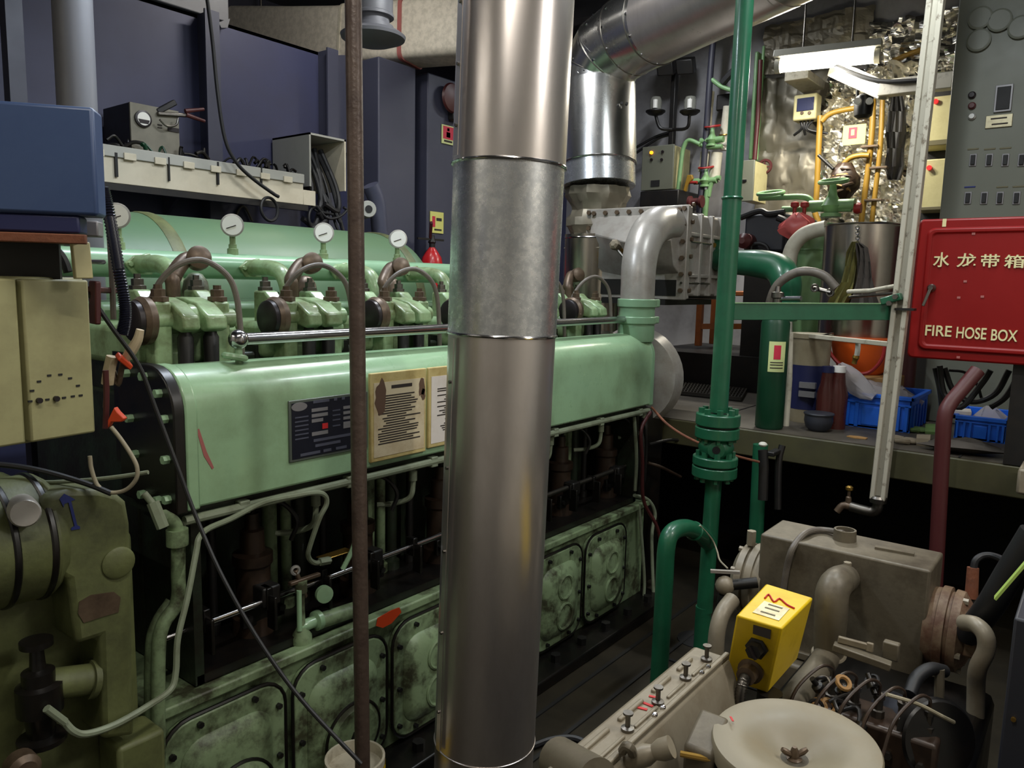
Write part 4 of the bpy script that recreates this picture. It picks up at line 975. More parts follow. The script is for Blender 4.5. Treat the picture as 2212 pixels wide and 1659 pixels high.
# ---------------------------------------------------------------- wall shelf with everything on it
SY = 3.95
sh = thing('wall_shelf', 'long cream wall shelf with slotted front panel above the air receiver', 'shelf', (2.2, 4.15, 2.0))
sx1 = U(655, 380, Y=SY).x; sx0 = 1.15; st, sb_ = 2.235, 2.055
MB().box((sx0, SY, sb_), (sx1, SY+.02, st)).build('front_panel', 'shelf_white', sh, bevel=.003)
MB().box((sx1, SY, sb_), (U(682, 430, Y=SY).x, SY+.02, sb_+.09)).build('front_panel', 'shelf_white', sh, bevel=.003)
MB().box((sx0, SY, st-.055), (sx1, SY-.012, st)).build('top_rail', 'shelf_grey', sh, bevel=.003)
for k in range(11):
    x = sx0+.1+.155*k
    MB().box((x, SY-.02, st-.062), (x+.06, SY-.011, st-.028)).build('rail_tab', 'shelf_white', sh, bevel=.002)
MB().box((sx0, SY+.02, st-.012), (sx1, WY, st)).build('shelf_board', 'black_iron', sh)
MB().box((sx0, SY-.006, sb_-.035), (sx1+.03, SY+.03, sb_-.002)).build('lower_angle', 'black_iron', sh)
for (x, ya, yb, w_) in ((248, 330, 382, .013), (362, 340, 391, .008), (468, 350, 399, .011), (562, 358, 400, .008)):
    a, b = U(x, ya, Y=SY), U(x, yb, Y=SY); MB().box((a.x-w_/2, SY-.014, b.z), (a.x+w_/2, SY-.001, a.z)).build('slot', 'dark_slot', sh)
for x in (1.6, 2.3): MB().prism([(x, SY+.02, st-.012), (x, WY, st-.012), (x, WY, st-.3)], (.02, 0, 0)).build('bracket', 'frame_glare_paint', sh)
# battery charger box
ch = thing('battery_charger', 'cream battery charger box with a round ammeter on the wall shelf', 'charger', (2.1, 4.15, st))
x0, x1, z0, z1 = fy(286, 312, 388, 240, 4.03); z0 = st
MB().box((x0, 4.05, z0), (x1, 4.34, z1)).build('case', 'black_iron', ch, bevel=.005)
MB().box((x0, 4.04, z0+.002), (x1, 4.052, z1)).build('front_panel', 'charger_grey', ch, bevel=.002)
p = U(309, 257, Y=4.035); MB().lathe((p.x, 4.04, p.z), (0, -1, 0), [(0, .043), (.012, .043), (.014, .034)], 28).build('ammeter_rim', 'wheel_dark', ch)
MB().lathe((p.x, 4.027, p.z), (0, -1, 0), [(0, .033), (.002, .033)], 28).build('ammeter_dial', 'gauge_face', ch)
MB().prism([(p.x-.03, 4.0245, p.z-.004), (p.x+.03, 4.0245, p.z-.004), (p.x+.022, 4.0245, p.z-.024), (p.x-.022, 4.0245, p.z-.024)], (0, -.001, 0)).build('ammeter_mask', 'wheel_dark', ch)
for (x, y) in ((345, 270), (345, 276)): q = U(x, y, Y=4.04); MB().box((q.x-.012, 4.036, q.z-.003), (q.x+.012, 4.041, q.z+.003)).build('marking', 'ink', ch)
q = U(374, 281, Y=4.04); MB().box((q.x-.03, 4.034, q.z-.01), (q.x+.03, 4.041, q.z+.012)).build('switch', 'wheel_dark', ch)
MB().tube([U(345, 258, Y=4.0), U(360, 272, Y=4.0), U(380, 270, Y=4.0), U(385, 255, Y=4.0)], .006, 8, sm=5).build('handle', 'steel', ch)
# clamps lying on the charger
cl = thing('jumper_clamp', 'dark jumper clamp with red handles sticking out over the charger', 'clamp', U(360, 240, Y=4.05))
MB().bar(U(338, 242, Y=4.05), U(378, 221, Y=4.05), .03, .03).build('jaw', 'rubber', cl, bevel=.006)
MB().bar(U(340, 245, Y=4.03), U(412, 250, Y=4.03), .022, .02).build('jaw', 'steel', cl, bevel=.005)
for (a, b) in (((400, 240), (440, 236)), ((402, 248), (442, 262))):
    MB().cyl(U(*a, Y=4.02), U(*b, Y=4.02), .012, .009, n=10).build('grip', 'red_dark', cl)
# oily clutter along the shelf
rnd = random.Random(8)
for i, (x, y) in enumerate(((296, 306), (330, 312), (415, 322), (535, 338), (570, 344), (606, 348))):
    p = U(x, y, Y=4.02); tt = MB()
    for j in range(5):
        a = p + Vector((rnd.uniform(-.09, .09), rnd.uniform(-.02, .05), 0)); a.z = st+.012; b = a + Vector((rnd.uniform(-.09, .09), rnd.uniform(-.03, .03), rnd.uniform(0, .045)))
        tt.tube([a, (a+b)/2+Vector((0, 0, rnd.uniform(.0, .04))), b], rnd.uniform(.005, .012), 8, sm=4)
    solo(tt, 'tool_heap', ('oily tools heaped in front of the charger meter', 'oily tools heaped below the charger switch', 'oily tools heaped right of the charger', 'dark wire scraps left of the hanging cable on the shelf', 'dark wire scraps near the right part of the shelf', 'dark wire scraps at the right end of the shelf')[i], 'tools', 'oil_black' if i != 1 else 'bottle_green')
# white open frame on the wall with a bundle of cables hanging out
x0, x1, z0, z1 = fy(669, 402, 747, 302, 4.0)
x1 += .0; bx = thing('cable_outlet_box', 'white open rectangular cable outlet box fixed to the wall beside the shelf', 'box', ((x0+x1)/2, 4.2, z0))
MB().box((x0, 4.0, z0), (x0+.012, 4.38, z1)).build('side_plate', 'shelf_grey', bx)
MB().box((x1-.012, 4.0, z0), (x1, 4.38, z1)).build('side_plate', 'shelf_white', bx)
MB().box((x0, 4.0, z1-.012), (x1, 4.38, z1)).build('top_plate', 'shelf_grey', bx)
MB().box((x0+.01, 4.36, z0), (x1-.01, 4.375, z1-.01)).build('back_plate', 'dark_slot', bx)
cbx = (x0+x1)/2; labs = ['thick black cable', 'thin black cable', 'slack black cable', 'kinked black cable', 'long black cable', 'short black cable', 'twisted black cable', 'outer black cable', 'inner black cable']
for i in range(9):
    dx = -.08+.02*i; a = Vector((cbx+dx*.8, 4.16, z0+.20+.03*(i % 3))); b = Vector((cbx+dx+.03*math.sin(i), 4.06, z0+.02)); c = Vector((cbx+dx*1.5+.05*math.sin(i*2.1), 4.0, z0-.13-.05*(i % 4))); e = c + Vector((.14*math.cos(i*1.9), -.02, -.03+.06*math.sin(i)))
    solo(MB().tube([a, b, c, e], .009+.004*(i % 3), 8, sm=6), 'power_cable', labs[i] + ' in the bundle hanging out of the white outlet box', 'cable', 'rubber', group='cables hanging from the wall frame')
# cable that droops from the deck to the shelf, ending in a coil
solo(MB().tube([U(x, y, Y=3.88) for x, y in ((440, -60), (458, 80), (470, 200), (486, 300), (510, 350), (545, 385), (590, 418), (602, 425))], .010, 10, sm=6), 'hanging_cable', 'black cable drooping from the deck in front of the wall shelf', 'cable', 'rubber')
c = U(582, 452, Y=3.9)
solo(MB().ring(c, (.2, -1, .05), .066, .009, 30, 8), 'cable_loop', 'round black cable loop hanging under the wall shelf', 'cable', 'rubber')
c = U(685, 474, Y=3.98)
solo(MB().ring(c, (.25, -1, .05), .08, .009, 30, 8), 'cable_loop', 'black cable loop hanging behind the second gauge', 'cable', 'rubber')
solo(MB().tube([U(x, y, Y=3.98) for x, y in ((683, 445), (705, 470), (730, 470), (748, 455), (742, 448))], .009, 8, sm=6), 'cable_end', 'black cable end curling beside the brown pole', 'cable', 'rubber')
solo(MB().tube([U(x, y, Y=4.385) for x, y in ((505, 480), (518, 450), (530, 448), (545, 478))], .007, 8, sm=6), 'grey_loop', 'thin grey cable loop against the wall above the receiver', 'cable', 'rubber_grey')
# hub-like grey fitting beside the pole
rl = thing('pipe_reel', 'grey round hub with a dark bore hanging beside the brown pole', 'reel', U(800, 450, Y=3.6))
MB().lathe(U(795, 452, Y=3.5), (-.5, -1, 0), [(-.12, .03), (-.1, .05), (0, .05), (.012, .045)], 24).build('hub', 'shelf_grey', rl)
MB().lathe(U(795, 452, Y=3.5)+Vector((-.005, -.012, 0)), (-.5, -1, 0), [(0, .022), (.003, .022)], 20).build('bore', 'dark_slot', rl)
MB().tube([U(800, 400, Y=3.6), U(815, 440, Y=3.6), U(820, 500, Y=3.6), U(830, 540, Y=3.6)], .05, 14, sm=4).build('arm', 'frame_glare_paint', rl)

# ---------------------------------------------------------------- ventilation duct and mushroom outlet
dp = [(470, 75, 6.6), (565, 78, 6.3), (655, 82, 6.0), (745, 84, 5.75), (850, 78, 5.52), (940, 70, 5.4), (1040, 62, 5.3), (1200, 55, 5.25)]
cen = [U(x, y, d=d) for x, y, d in dp]
def ductring(i):
    a = cen[max(0, i-1)]; b = cen[min(len(cen)-1, i+1)]; t = (b-a).normalized(); s_ = t.cross(Z3).normalized(); up_ = s_.cross(t)
    h = .20; w_ = .16
    return rrect(cen[i], s_, up_, w_, h, .05, 4)
du = thing('ventilation_duct', 'bright galvanised ventilation duct curving along the top of the wall', 'duct', cen[3]-Vector((0, 0, .2)))
MB().loft([ductring(i) for i in range(len(cen))]).build('duct_shell', 'duct_sheet', du)
def strap(i, t, mat, name, w_=.035):
    a = cen[i].lerp(cen[i+1], t); d = (cen[i+1]-cen[i]).normalized(); s_ = d.cross(Z3).normalized(); up_ = s_.cross(d)
    MB().loft([rrect(a-d*w_/2, s_, up_, .168, .208, .05, 4), rrect(a+d*w_/2, s_, up_, .168, .208, .05, 4)]).build(name, mat, du)
strap(4, .42, 'pink_strap', 'duct_strap', .03); strap(3, .40, 'pink_strap', 'duct_strap', .03); strap(3, .2, 'white_paint', 'duct_joint', .02)
for i in (1, 4):
    q = cen[i]; MB().cyl((q.x, q.y, q.z+.19), (q.x, q.y, 3.96), .01, n=8).build('hanger', 'steel', du)
mv = thing('mushroom_ventilator', 'grey mushroom ventilator head hanging from the deck beside the duct', 'ventilator', U(806, 100, d=4))
cm = U(806, 80, d=4.0)
MB().lathe((cm.x, cm.y, cm.z), Z3, [(-.04, .02), (-.035, .10), (-.01, .165), (.005, .17), (.02, .15), (.035, .115)], 44).build('cap', 'beam_grey', mv)
MB().lathe((cm.x, cm.y, cm.z+.035), Z3, [(0, .105), (.02, .105), (.022, .085), (.06, .085), (.062, .108), (.075, .108), (.08, .103), (.17, .103), (.19, .095), (.95, .095)], 40).build('neck', 'beam_grey', mv)

# ---------------------------------------------------------------- fire things on the side wall
FY = WY-.285
bl = thing('alarm_bell', 'red fire alarm bell with chrome trim on the wall behind the big pipe', 'bell', U(965, 220, Y=FY))
c = U(966, 214, Y=FY); MB().lathe((c.x, FY, c.z), (0, -1, 0), [(0, .05), (.03, .08), (.05, .11), (.065, .10), (.08, .04)], 30).build('gong', 'red_dark', bl)
c = U(980, 215, Y=FY); MB().box((c.x-.02, FY-.1, c.z-.05), (c.x+.05, FY, c.z+.05)).build('striker_box', 'polished_steel', bl, bevel=.01)
c = U(975, 248, Y=FY); MB().box((c.x-.04, FY-.06, c.z-.05), (c.x+.04, FY, c.z+.05)).build('junction_box', 'black_iron', bl, bevel=.01)
def sign(x0, y0, x1, y1, Y, name, label, parts):
    a0, a1, b0, b1 = fy(x0, y0, x1, y1, Y)
    t = thing(name, label, 'sign', ((a0+a1)/2, Y, b0))
    MB().box((a0, Y-.004, b0), (a1, Y+.002, b1)).build('plate', 'sticker_green' if 'green' in label else 'sticker_yellow', t)
    W, H = a1-a0, b1-b0
    for (u0, v0, u1, v1, m, nm) in parts:
        MB().box((a0+W*u0, Y-.0055, b1-H*v1), (a0+W*u1, Y-.0038, b1-H*v0)).build(nm, m, t)
    return t
sign(954, 268, 985, 316, FY, 'fire_sign', 'pale green fire alarm sign with a red panel beside the big pipe', [(.08, .06, .78, .74, 'sticker_red', 'red_panel'), (.35, .14, .5, .3, 'sticker_green', 'flame_mark'), (.3, .36, .56, .64, 'sticker_green', 'button_mark'), (.15, .80, .7, .9, 'ink', 'lettering')])
sign(929, 456, 957, 505, FY, 'extinguisher_sign', 'yellow sign with a red extinguisher mark above the fire extinguisher', [(.14, .22, .36, .72, 'sticker_red', 'extinguisher_mark'), (.45, .28, .85, .42, 'ink', 'lettering'), (.3, .80, .85, .88, 'ink', 'lettering')])
fe = thing('fire_extinguisher', 'red fire extinguisher standing against the wall behind the receiver end', 'extinguisher', U(933, 700, Y=FY-.12))
c = U(933, 556, Y=FY-.12)
MB().lathe((c.x, c.y, c.z-.65), Z3, [(0, .075), (.02, .08), (.60, .08), (.65, .07), (.69, .045), (.72, .022), (.74, .02)], 30).build('cylinder', 'extinguisher_red', fe)
MB().lathe((c.x, c.y, c.z+.06), Z3, [(0, .022), (.04, .022), (.05, .03), (.07, .02), (.10, .018)], 16).build('valve_head', 'black_iron', fe)
MB().bar((c.x-.02, c.y, c.z+.14), (c.x-.06, c.y-.05, c.z+.25), .02, .03).build('lever', 'red_dark', fe, bevel=.004)
MB().bar((c.x-.15, c.y, c.z+.13), (c.x+.12, c.y, c.z+.13), .014, .014).build('bracket_bar', 'black_iron', fe)
MB().box((c.x-.1, c.y+.05, c.z-.68), (c.x+.1, c.y+.12, c.z-.65)).build('bracket_foot', 'black_iron', fe)
rb = U(905, 600, Y=3.55)
solo(MB().box((rb.x-.10, 3.55, 0), (rb.x+.14, 3.75, rb.z+.05)), 'red_valve_box', 'red box half hidden behind the fourth rocker gear', 'box', 'red_paint', bevel=.008)
# ================================================================ FAR BULKHEAD: foil, pipes, boxes
XW = XF-.03
def crumple(y0, y1, z0, z1, X, nu, nv, amp, sc, seed, name, label, mat, ridge=1.0):
    t = MB(); vs_ = []; off = Vector((seed*7.3, seed*3.1, seed*1.7))
    for j in range(nv+1):
        for i in range(nu+1):
            y = y0+(y1-y0)*i/nu; z = z0+(z1-z0)*j/nv
            p = Vector((y*sc, z*sc, 0))+off
            d1 = abs(mnoise.noise(p)); d2 = abs(mnoise.noise(p*2.3+Vector((5, 1, 2)))); c_ = mnoise.cell(p*3.1)
            jy = mnoise.noise(p*4)*.02; jz = mnoise.noise(p*4+Vector((9, 9, 0)))*.02
            h = amp*(1.2*d1+.7*d2*ridge+.35*c_*ridge)
            vs_.append(Vector((X-.008-max(0, h), y+jy, z+jz)))
    t.v = vs_; w_ = nu+1
    t.f = [(j*w_+i, j*w_+i+1, (j+1)*w_+i+1, (j+1)*w_+i) for j in range(nv) for i in range(nu)]
    o = solo(t, name, label, 'insulation', mat, smooth=ridge < .5)
    m = o.modifiers.new('thickness', 'SOLIDIFY'); m.thickness = .003; m.offset = 1
    return o
fy0, fy1 = U(1990, 300, X=XW).y, U(1788, 300, X=XW).y
crumple(fy0-.55, fy1+.02, U(1850, 480, X=XW).z-.3, U(1850, 160, X=XW).z, XW, 60, 74, .17, 5.0, 1, 'foil_sheet', 'bright crumpled aluminium foil insulation on the far bulkhead', 'foil')
crumple(fy0-.6, U(1880, 100, X=XW).y, U(1850, 168, X=XW).z, U(1850, 60, X=XW).z, XW, 36, 36, .08, 4.5, 2, 'foil_sheet', 'dim crumpled foil insulation at the top beside the cabinets', 'foil')
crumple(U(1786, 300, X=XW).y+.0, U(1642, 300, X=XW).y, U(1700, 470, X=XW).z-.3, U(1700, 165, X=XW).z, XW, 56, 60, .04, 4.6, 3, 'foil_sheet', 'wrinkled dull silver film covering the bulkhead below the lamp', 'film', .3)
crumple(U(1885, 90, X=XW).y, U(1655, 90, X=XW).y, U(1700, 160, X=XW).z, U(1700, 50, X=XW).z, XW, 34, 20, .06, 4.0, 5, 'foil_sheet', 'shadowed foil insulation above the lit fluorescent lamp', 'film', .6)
def xbox(x0, y0, x1, y1, X, dep, mat, name, parent, bevel=.006):
    a, b, c, d = fx(x0, y0, x1, y1, X); return MB().box((X, a, c), (X+dep, b, d)).build(name, mat, parent, bevel=bevel)
def vpipe(pts, X, r, name, label, mat, cat='pipe', sm=4, n=12):
    return solo(MB().tube([U(x, y, X=X) for x, y in pts], r, n, sm=sm), name, label, cat, mat)
YX = 6.12
vpipe([(1772, 250), (1768, 330), (1764, 420), (1760, 455), (1768, 480)], YX, .022, 'yellow_pipe', 'leftmost yellow pipe running down beside the silver film', 'yellow_pipe')
vpipe([(1886, 215), (1884, 280), (1876, 360), (1868, 420), (1858, 500)], YX, .021, 'yellow_pipe', 'middle yellow pipe running down in front of the foil', 'yellow_pipe')
vpipe([(1907, 200), (1903, 300), (1895, 380), (1888, 440), (1881, 500)], YX, .018, 'yellow_pipe', 'rightmost yellow pipe running down in front of the foil', 'yellow_pipe')
vpipe([(1775, 262), (1790, 248), (1812, 240), (1850, 233)], YX-.04, .020, 'yellow_pipe', 'short yellow pipe bending left under the black lamp head', 'yellow_pipe')
vpipe([(1815, 372), (1822, 356), (1836, 342), (1858, 336), (1878, 336)], YX-.05, .020, 'yellow_pipe', 'yellow pipe elbow above the brown wrapped valve', 'yellow_pipe')
vpipe([(1925, 135), (1960, 118), (1995, 105)], 6.36, .018, 'yellow_pipe', 'sloping yellow pipe high up beside the white post', 'yellow_pipe')
for x, y in ((1878, 316), (1897, 362), (1886, 432)):
    q = U(x, y, X=YX-.03); solo(MB().box((q.x-.01, q.y-.06, q.z-.008), (q.x+.06, q.y+.06, q.z+.008)), 'pipe_clip', {316: 'upper brown clip across the yellow pipes', 362: 'middle brown clip across the yellow pipes', 432: 'lower brown clip across the yellow pipes'}[y], 'clip', 'bronze_brown', bevel=.003)
# brown wrapped valve
wv = thing('wrapped_valve', 'brown cloth wrapped valve in front of the foil insulation', 'valve', U(1822, 425, X=5.95))
c = U(1822, 392, X=5.95); rg = []
MB().cyl(c, (XW-.02, c.y, c.z), .02, n=10).build('branch', 'yellow_pipe', wv)
for j in range(8):
    z = -.13+.26*j/7; r = .068*math.sin(math.pi*(j+.8)/8.6)+.015
    rg.append([c + Vector((math.cos(2*math.pi*i/18)*r*(1+.22*math.sin(i*2.3+j*1.7)), math.sin(2*math.pi*i/18)*r*1.25*(1+.2*math.sin(i*1.3+j)), z)) for i in range(18)])
MB().loft(rg).build('wrap', 'oily_brown', wv, ang=60)
for i in range(9):
    MB().ring(c+Vector((-.01, .02*math.sin(i*2.2), -.07+.017*i)), (.3*math.sin(i*1.7), .35*math.cos(i*2.9), 1), .062+.012*math.sin(i*1.3), .011, 20, 6).build('cloth_turn', ('bronze_brown', 'wood', 'oily_brown')[i % 3], wv)
MB().cyl(U(1800, 365, X=5.9), U(1768, 335, X=5.9), .012, n=10).build('lever', 'black_iron', wv)
MB().cyl(U(1812, 415, X=5.94), U(1812, 450, X=5.94), .03, n=14).build('valve_neck', 'yellow_pipe', wv)
# sign stuck on the foil
a, b, c, d = fx(1822, 272, 1868, 310, 6.14)
sg = thing('fire_sign', 'pale green sticker with a red square stuck on the crumpled foil', 'sign', (6.14, (a+b)/2, c))
MB().box((6.14, a, c), (6.148, b, d)).build('plate', 'sticker_yellow', sg)
xbox(1834, 276, 1850, 298, 6.136, .005, 'sticker_red', 'red_panel', sg, 0); xbox(1839, 280, 1845, 292, 6.133, .004, 'sticker_yellow', 'mark', sg, 0)
MB().bar((6.148, (a+b)/2, (c+d)/2), (XW, (a+b)/2, (c+d)/2), .02).build('backing', 'steel', sg)
# cream sensor box
sn = thing('gas_detector', 'cream wall box with a dark screen and two buttons left of the foil', 'detector', U(1745, 256, X=6.1))
xbox(1715, 206, 1762, 256, 6.1, .12, 'cream_box', 'case', sn, .012)
xbox(1722, 213, 1757, 237, 6.094, .01, 'navy_screen', 'screen', sn, .003)
for x in (1733, 1749): q = U(x, 244, X=6.1); MB().cyl(q, q-X3*.012, .012, n=12).build('button', 'bronze_brown', sn)
MB().box((6.2, U(1740, 230, X=6.1).y-.05, U(1740, 230, X=6.1).z-.05), (XW-.01, U(1740, 230, X=6.1).y+.05, U(1740, 230, X=6.1).z+.05)).build('bracket', 'steel', sn)
for i in range(4):
    a = U(1728+10*i, 257, X=6.15); solo(MB().tube([a, a+Vector((0, -.02+.02*i, -.07)), a+Vector((.04, .05-.05*i, -.11))], .010, 8, sm=4), 'detector_cable', ('first', 'second', 'third', 'fourth')[i]+' short black cable from the left under the cream wall box', 'cable', 'rubber', group='cables under the cream wall box')
# black lamp head with a looped cable
lh = thing('work_lamp', 'black twin lamp head with looped cable hanging in front of the foil', 'lamp', U(1865, 240, X=5.45))
c = U(1866, 226, X=5.45); MB().lathe(c-Vector((0, 0, .09)), Z3, [(0, .03), (.02, .055), (.10, .06), (.14, .05), (.16, .02)], 20).build('head', 'black_iron', lh)
for dx in (-13, 13): q = U(1866+dx, 219, X=5.385); MB().cyl(q, q-X3*.015, .022, n=14).build('lens', 'gauge_face', lh)
MB().tube([U(x, y, X=5.46) for x, y in ((1852, 208), (1853, 188), (1862, 178), (1876, 180), (1886, 196), (1882, 222))], .010, 8, sm=6).build('cable', 'rubber', lh)
# white cable trays
solo(MB().bar(U(1800, 148, X=5.7), U(1912, 198, X=5.3), .06, .10), 'cable_tray', 'sloping white cable tray below the lit lamp', 'tray', 'white_paint', bevel=.005)
solo(MB().bar(U(1912, 192, X=5.3), U(2075, 172, X=4.9), .10, .09), 'cable_tray', 'level white cable tray running to the grey cabinet', 'tray', 'white_paint', bevel=.005)
solo(MB().box((6.0, U(1746, 162, X=6).y, U(1720, 172, X=6).z), (XW, U(1695, 162, X=6).y, U(1720, 153, X=6).z)), 'junction_box', 'small pale box just under the left end of the lit lamp', 'box', 'white_paint', bevel=.005)
for i, (a, b, c) in enumerate((((1800, 140), (1900, 175), (2060, 168)), ((1820, 150), (1930, 182), (2060, 174)))):
    solo(MB().tube([U(*a, X=5.55), U(*b, X=5.2), U(*c, X=4.9)], .014, 8, sm=6), 'tray_cable', ('upper', 'lower')[i]+' black cable sagging along the white tray', 'cable', 'rubber')
# cream boxes beside the grey cabinet
for i, (x0, y0, x1, y1, lx, ly) in enumerate(((1992, 212, 2062, 310, 2022, 220), (1985, 346, 2050, 452, 2008, 363))):
    t = thing('starter_box', ('upper', 'lower')[i]+' cream starter box with a red lamp behind the white post', 'box', U((x0+x1)/2, y1, X=5.9))
    xbox(x0, y0, x1, y1, 5.9, .25, 'cream_box', 'case', t, .008)
    xbox(x0-12, y1-4, x1, y1, 5.895, .01, 'cream_dark', 'lower_edge', t, .002)
    q = U(lx, ly, X=5.9); MB().cyl(q, q-X3*.02, .016, n=14).build('lamp', 'lamp_red', t)
xb0, xb1, _, _ = fx(1985, 480, 2080, 100, 6.16)
solo(MB().box((6.145, xb0-.1, ZP), (6.19, xb1, 3.0)), 'mounting_board', 'dark board carrying the cream starter boxes', 'board', 'black_iron')
# ---------------------------------------------------------------- left part of the far bulkhead
lt = thing('signal_lamp_bracket', 'black bracket with glass signal lamps on the dark far bulkhead', 'lamp', U(1455, 320, X=6.25))
BX = 6.2
MB().box((BX, U(1458, 200, X=BX).y, U(1455, 340, X=BX).z), (BX+.06, U(1448, 200, X=BX).y, U(1455, 150, X=BX).z)).build('mast', 'black_iron', lt, bevel=.006)
for (x, y, s_) in ((1416, 242, 0), (1490, 242, 1)):
    q = U(x, y, X=BX-.05)
    MB().tube([U(1453, 280, X=BX), U(x+(10 if s_ == 0 else -6), 276, X=BX-.03), q-Vector((0, 0, .02))], .014, 8, sm=5).build('arm', 'black_iron', lt)
    k = MB().lathe(q, Z3, [(-.03, .02), (-.02, .06), (0, .085), (.01, .085), (.015, .05)], 22).build('lamp_base', 'black_iron', lt)
    MB().lathe(q+Vector((0, 0, .012)), Z3, [(0, .05), (.08, .052), (.11, .04), (.12, .01)], 20).build('glass', 'glass_lamp', k)
    MB().cyl(q+Vector((-.05, -.02, .02)), q+Vector((-.05, -.02, .09)), .022, n=12).build('reflector', 'gauge_face', k)
for (x, y) in ((1440, 145), (1482, 142)):
    q = U(x, y, X=BX-.05); MB().obox(q, (1, .3, .4), (-.3, 1, 0), (-.4, 0, 1), .09, .07, .06).build('floodlight', 'black_iron', lt, bevel=.01)
for i, pts in enumerate((((1375, 330), (1420, 300), (1450, 290)), ((1375, 318), (1415, 296), (1450, 284)))):
    solo(MB().tube([U(x, y, X=BX+.05) for x, y in pts], .012, 8, sm=4), 'signal_cable', ('lower', 'upper')[i]+' dark cable running left from the signal lamps', 'cable', 'rubber')
gc = thing('distribution_box', 'grey green box with an orange lamp below the signal lamps', 'box', U(1430, 411, X=6.0))
xbox(1388, 318, 1452, 408, 6.0, .02, 'cabinet_grey', 'front', gc, .004)
a, b, c, d = fx(1390, 319, 1451, 407, 6.02); MB().box((6.02, a+.004, c), (6.35, b, d)).build('case', 'cream_box', gc, bevel=.004)
q = U(1408, 330, X=6.0); MB().cyl(q, q-X3*.015, .014, n=14).build('pilot_lamp', 'lamp_orange', gc)
for (x, y) in ((1432, 328), (1408, 345), (1430, 345)): q = U(x, y, X=6.0); MB().cyl(q, q-X3*.012, .012, n=12).build('switch', 'wheel_dark', gc)
xbox(1406, 390, 1424, 402, 5.995, .006, 'dark_slot', 'label_plate', gc, 0)
solo(MB().box((5.95, U(1465, 430, X=5.95).y, U(1420, 446, X=5.95).z), (6.4, U(1382, 430, X=5.95).y, U(1420, 411, X=5.95).z)), 'black_case', 'black case standing under the grey green box', 'case', 'black_iron', bevel=.01)
vpipe([(1462, 470), (1464, 420), (1472, 345), (1477, 318), (1488, 303), (1512, 312)], 6.05, .018, 'green_pipe', 'thin pale green pipe hooked beside the grey green box', 'pale_green')
vpipe([(1543, 60), (1535, 150), (1526, 280), (1518, 380), (1510, 460)], 6.1, .026, 'dark_pipe', 'dark vertical pipe in front of the white lagged pipes', 'frame_dark')
vpipe([(1535, 198), (1530, 250), (1527, 312)], 6.15, .034, 'lagged_pipe', 'upper white lagged pipe beside the dark pipe', 'pipe_white')
vpipe([(1524, 328), (1522, 350), (1518, 372)], 6.15, .040, 'lagged_pipe', 'lower left white lagged pipe beside the dark pipe', 'pipe_white')
vpipe([(1549, 330), (1546, 355), (1542, 392)], 6.15, .046, 'lagged_pipe', 'lower right white lagged pipe beside the green riser', 'pipe_white')
vpipe([(1572, 230), (1566, 280), (1562, 320)], 6.2, .036, 'lagged_pipe', 'white lagged pipe half hidden by the green riser', 'pipe_white')
def valve(x, y, X, body, wheel, name, label, s_=1.0):
    c = U(x, y, X=X); t = thing(name, label, 'valve', c-Vector((0, 0, .06)))
    MB().lathe(c-Vector((0, 0, .06*s_)), Z3, [(0, .045*s_), (.015*s_, .045*s_), (.02*s_, .03*s_), (.05*s_, .048*s_), (.08*s_, .03*s_), (.1*s_, .02*s_), (.16*s_, .012*s_)], 18).build('body', body, t)
    MB().ring(c+Vector((0, 0, .10*s_)), (-.25, 0, 1), .06*s_, .009*s_, 22, 6).build('handwheel', wheel, t)
    MB().bar(c+Vector((0, -.058*s_, .10*s_)), c+Vector((0, .058*s_, .10*s_)), .012*s_, .008*s_).build('spoke', wheel, t)
    MB().cyl(c+Vector((0, -.10*s_, -.01)), c+Vector((0, .10*s_, -.01)), .026*s_, n=14).build('pipe_ends', body, t)
    return t
valve(1538, 300, 6.1, 'pale_green', 'red_paint', 'gate_valve', 'green gate valve with red handwheel below the upper lagged pipe')
valve(1524, 388, 6.1, 'pale_green', 'red_paint', 'gate_valve', 'green gate valve with red handwheel below the lower lagged pipes')
valve(1566, 312, 6.2, 'grey_cast', 'brass', 'gate_valve', 'small grey valve beside the white lagged pipes', .8)
vpipe([(1512, 312), (1530, 318), (1560, 316)], 6.1, .02, 'green_pipe', 'short pale green pipe linking the lagged pipe valves', 'pale_green')
vpipe([(1530, 425), (1535, 400), (1546, 386), (1556, 384)], 6.1, .02, 'green_pipe', 'small pale green bend under the lower gate valve', 'pale_green')
vpipe([(1522, 470), (1526, 430), (1528, 410)], 6.1, .024, 'green_pipe', 'pale green stub pipe above the cooler', 'pale_green')
lv = thing('lever_valve', 'orange levered valve beside the thin green pipe', 'valve', U(1490, 415, X=6.0))
MB().prism([U(x, y, X=6.0) for x, y in ((1475, 412), (1482, 386), (1484, 378), (1494, 377), (1496, 386), (1490, 392), (1484, 400), (1480, 414))], (.03, 0, 0)).build('lever', 'orange_plastic' if False else 'yellow_pipe', lv, bevel=.005)
MB().cyl(U(1486, 394, X=6.02), U(1506, 394, X=6.02), .012, n=10).build('stem', 'red_paint', lv)
MB().lathe(U(1503, 436, X=6.0), Y3, [(-.06, .05), (-.04, .05), (-.03, .03), (.03, .03), (.04, .05), (.06, .05)], 18).build('flanges', 'red_dark', lv)
vpipe([(1650, 100), (1642, 220), (1634, 345)], 6.22, .012, 'green_pipe', 'thin pale green pipe right of the red pipe', 'pale_green')
vpipe([(1643, 130), (1638, 240), (1630, 345)], 6.15, .018, 'red_pipe', 'dull red vertical pipe beside the pale green panel', 'red_dark')
a, b, c, d = fx(1616, 345, 1638, 110, 6.25)
solo(MB().box((6.25, a, c), (6.45, b, d)), 'cable_trunking', 'pale green upright trunking just right of the green riser', 'trunking', 'pale_green', bevel=.01)
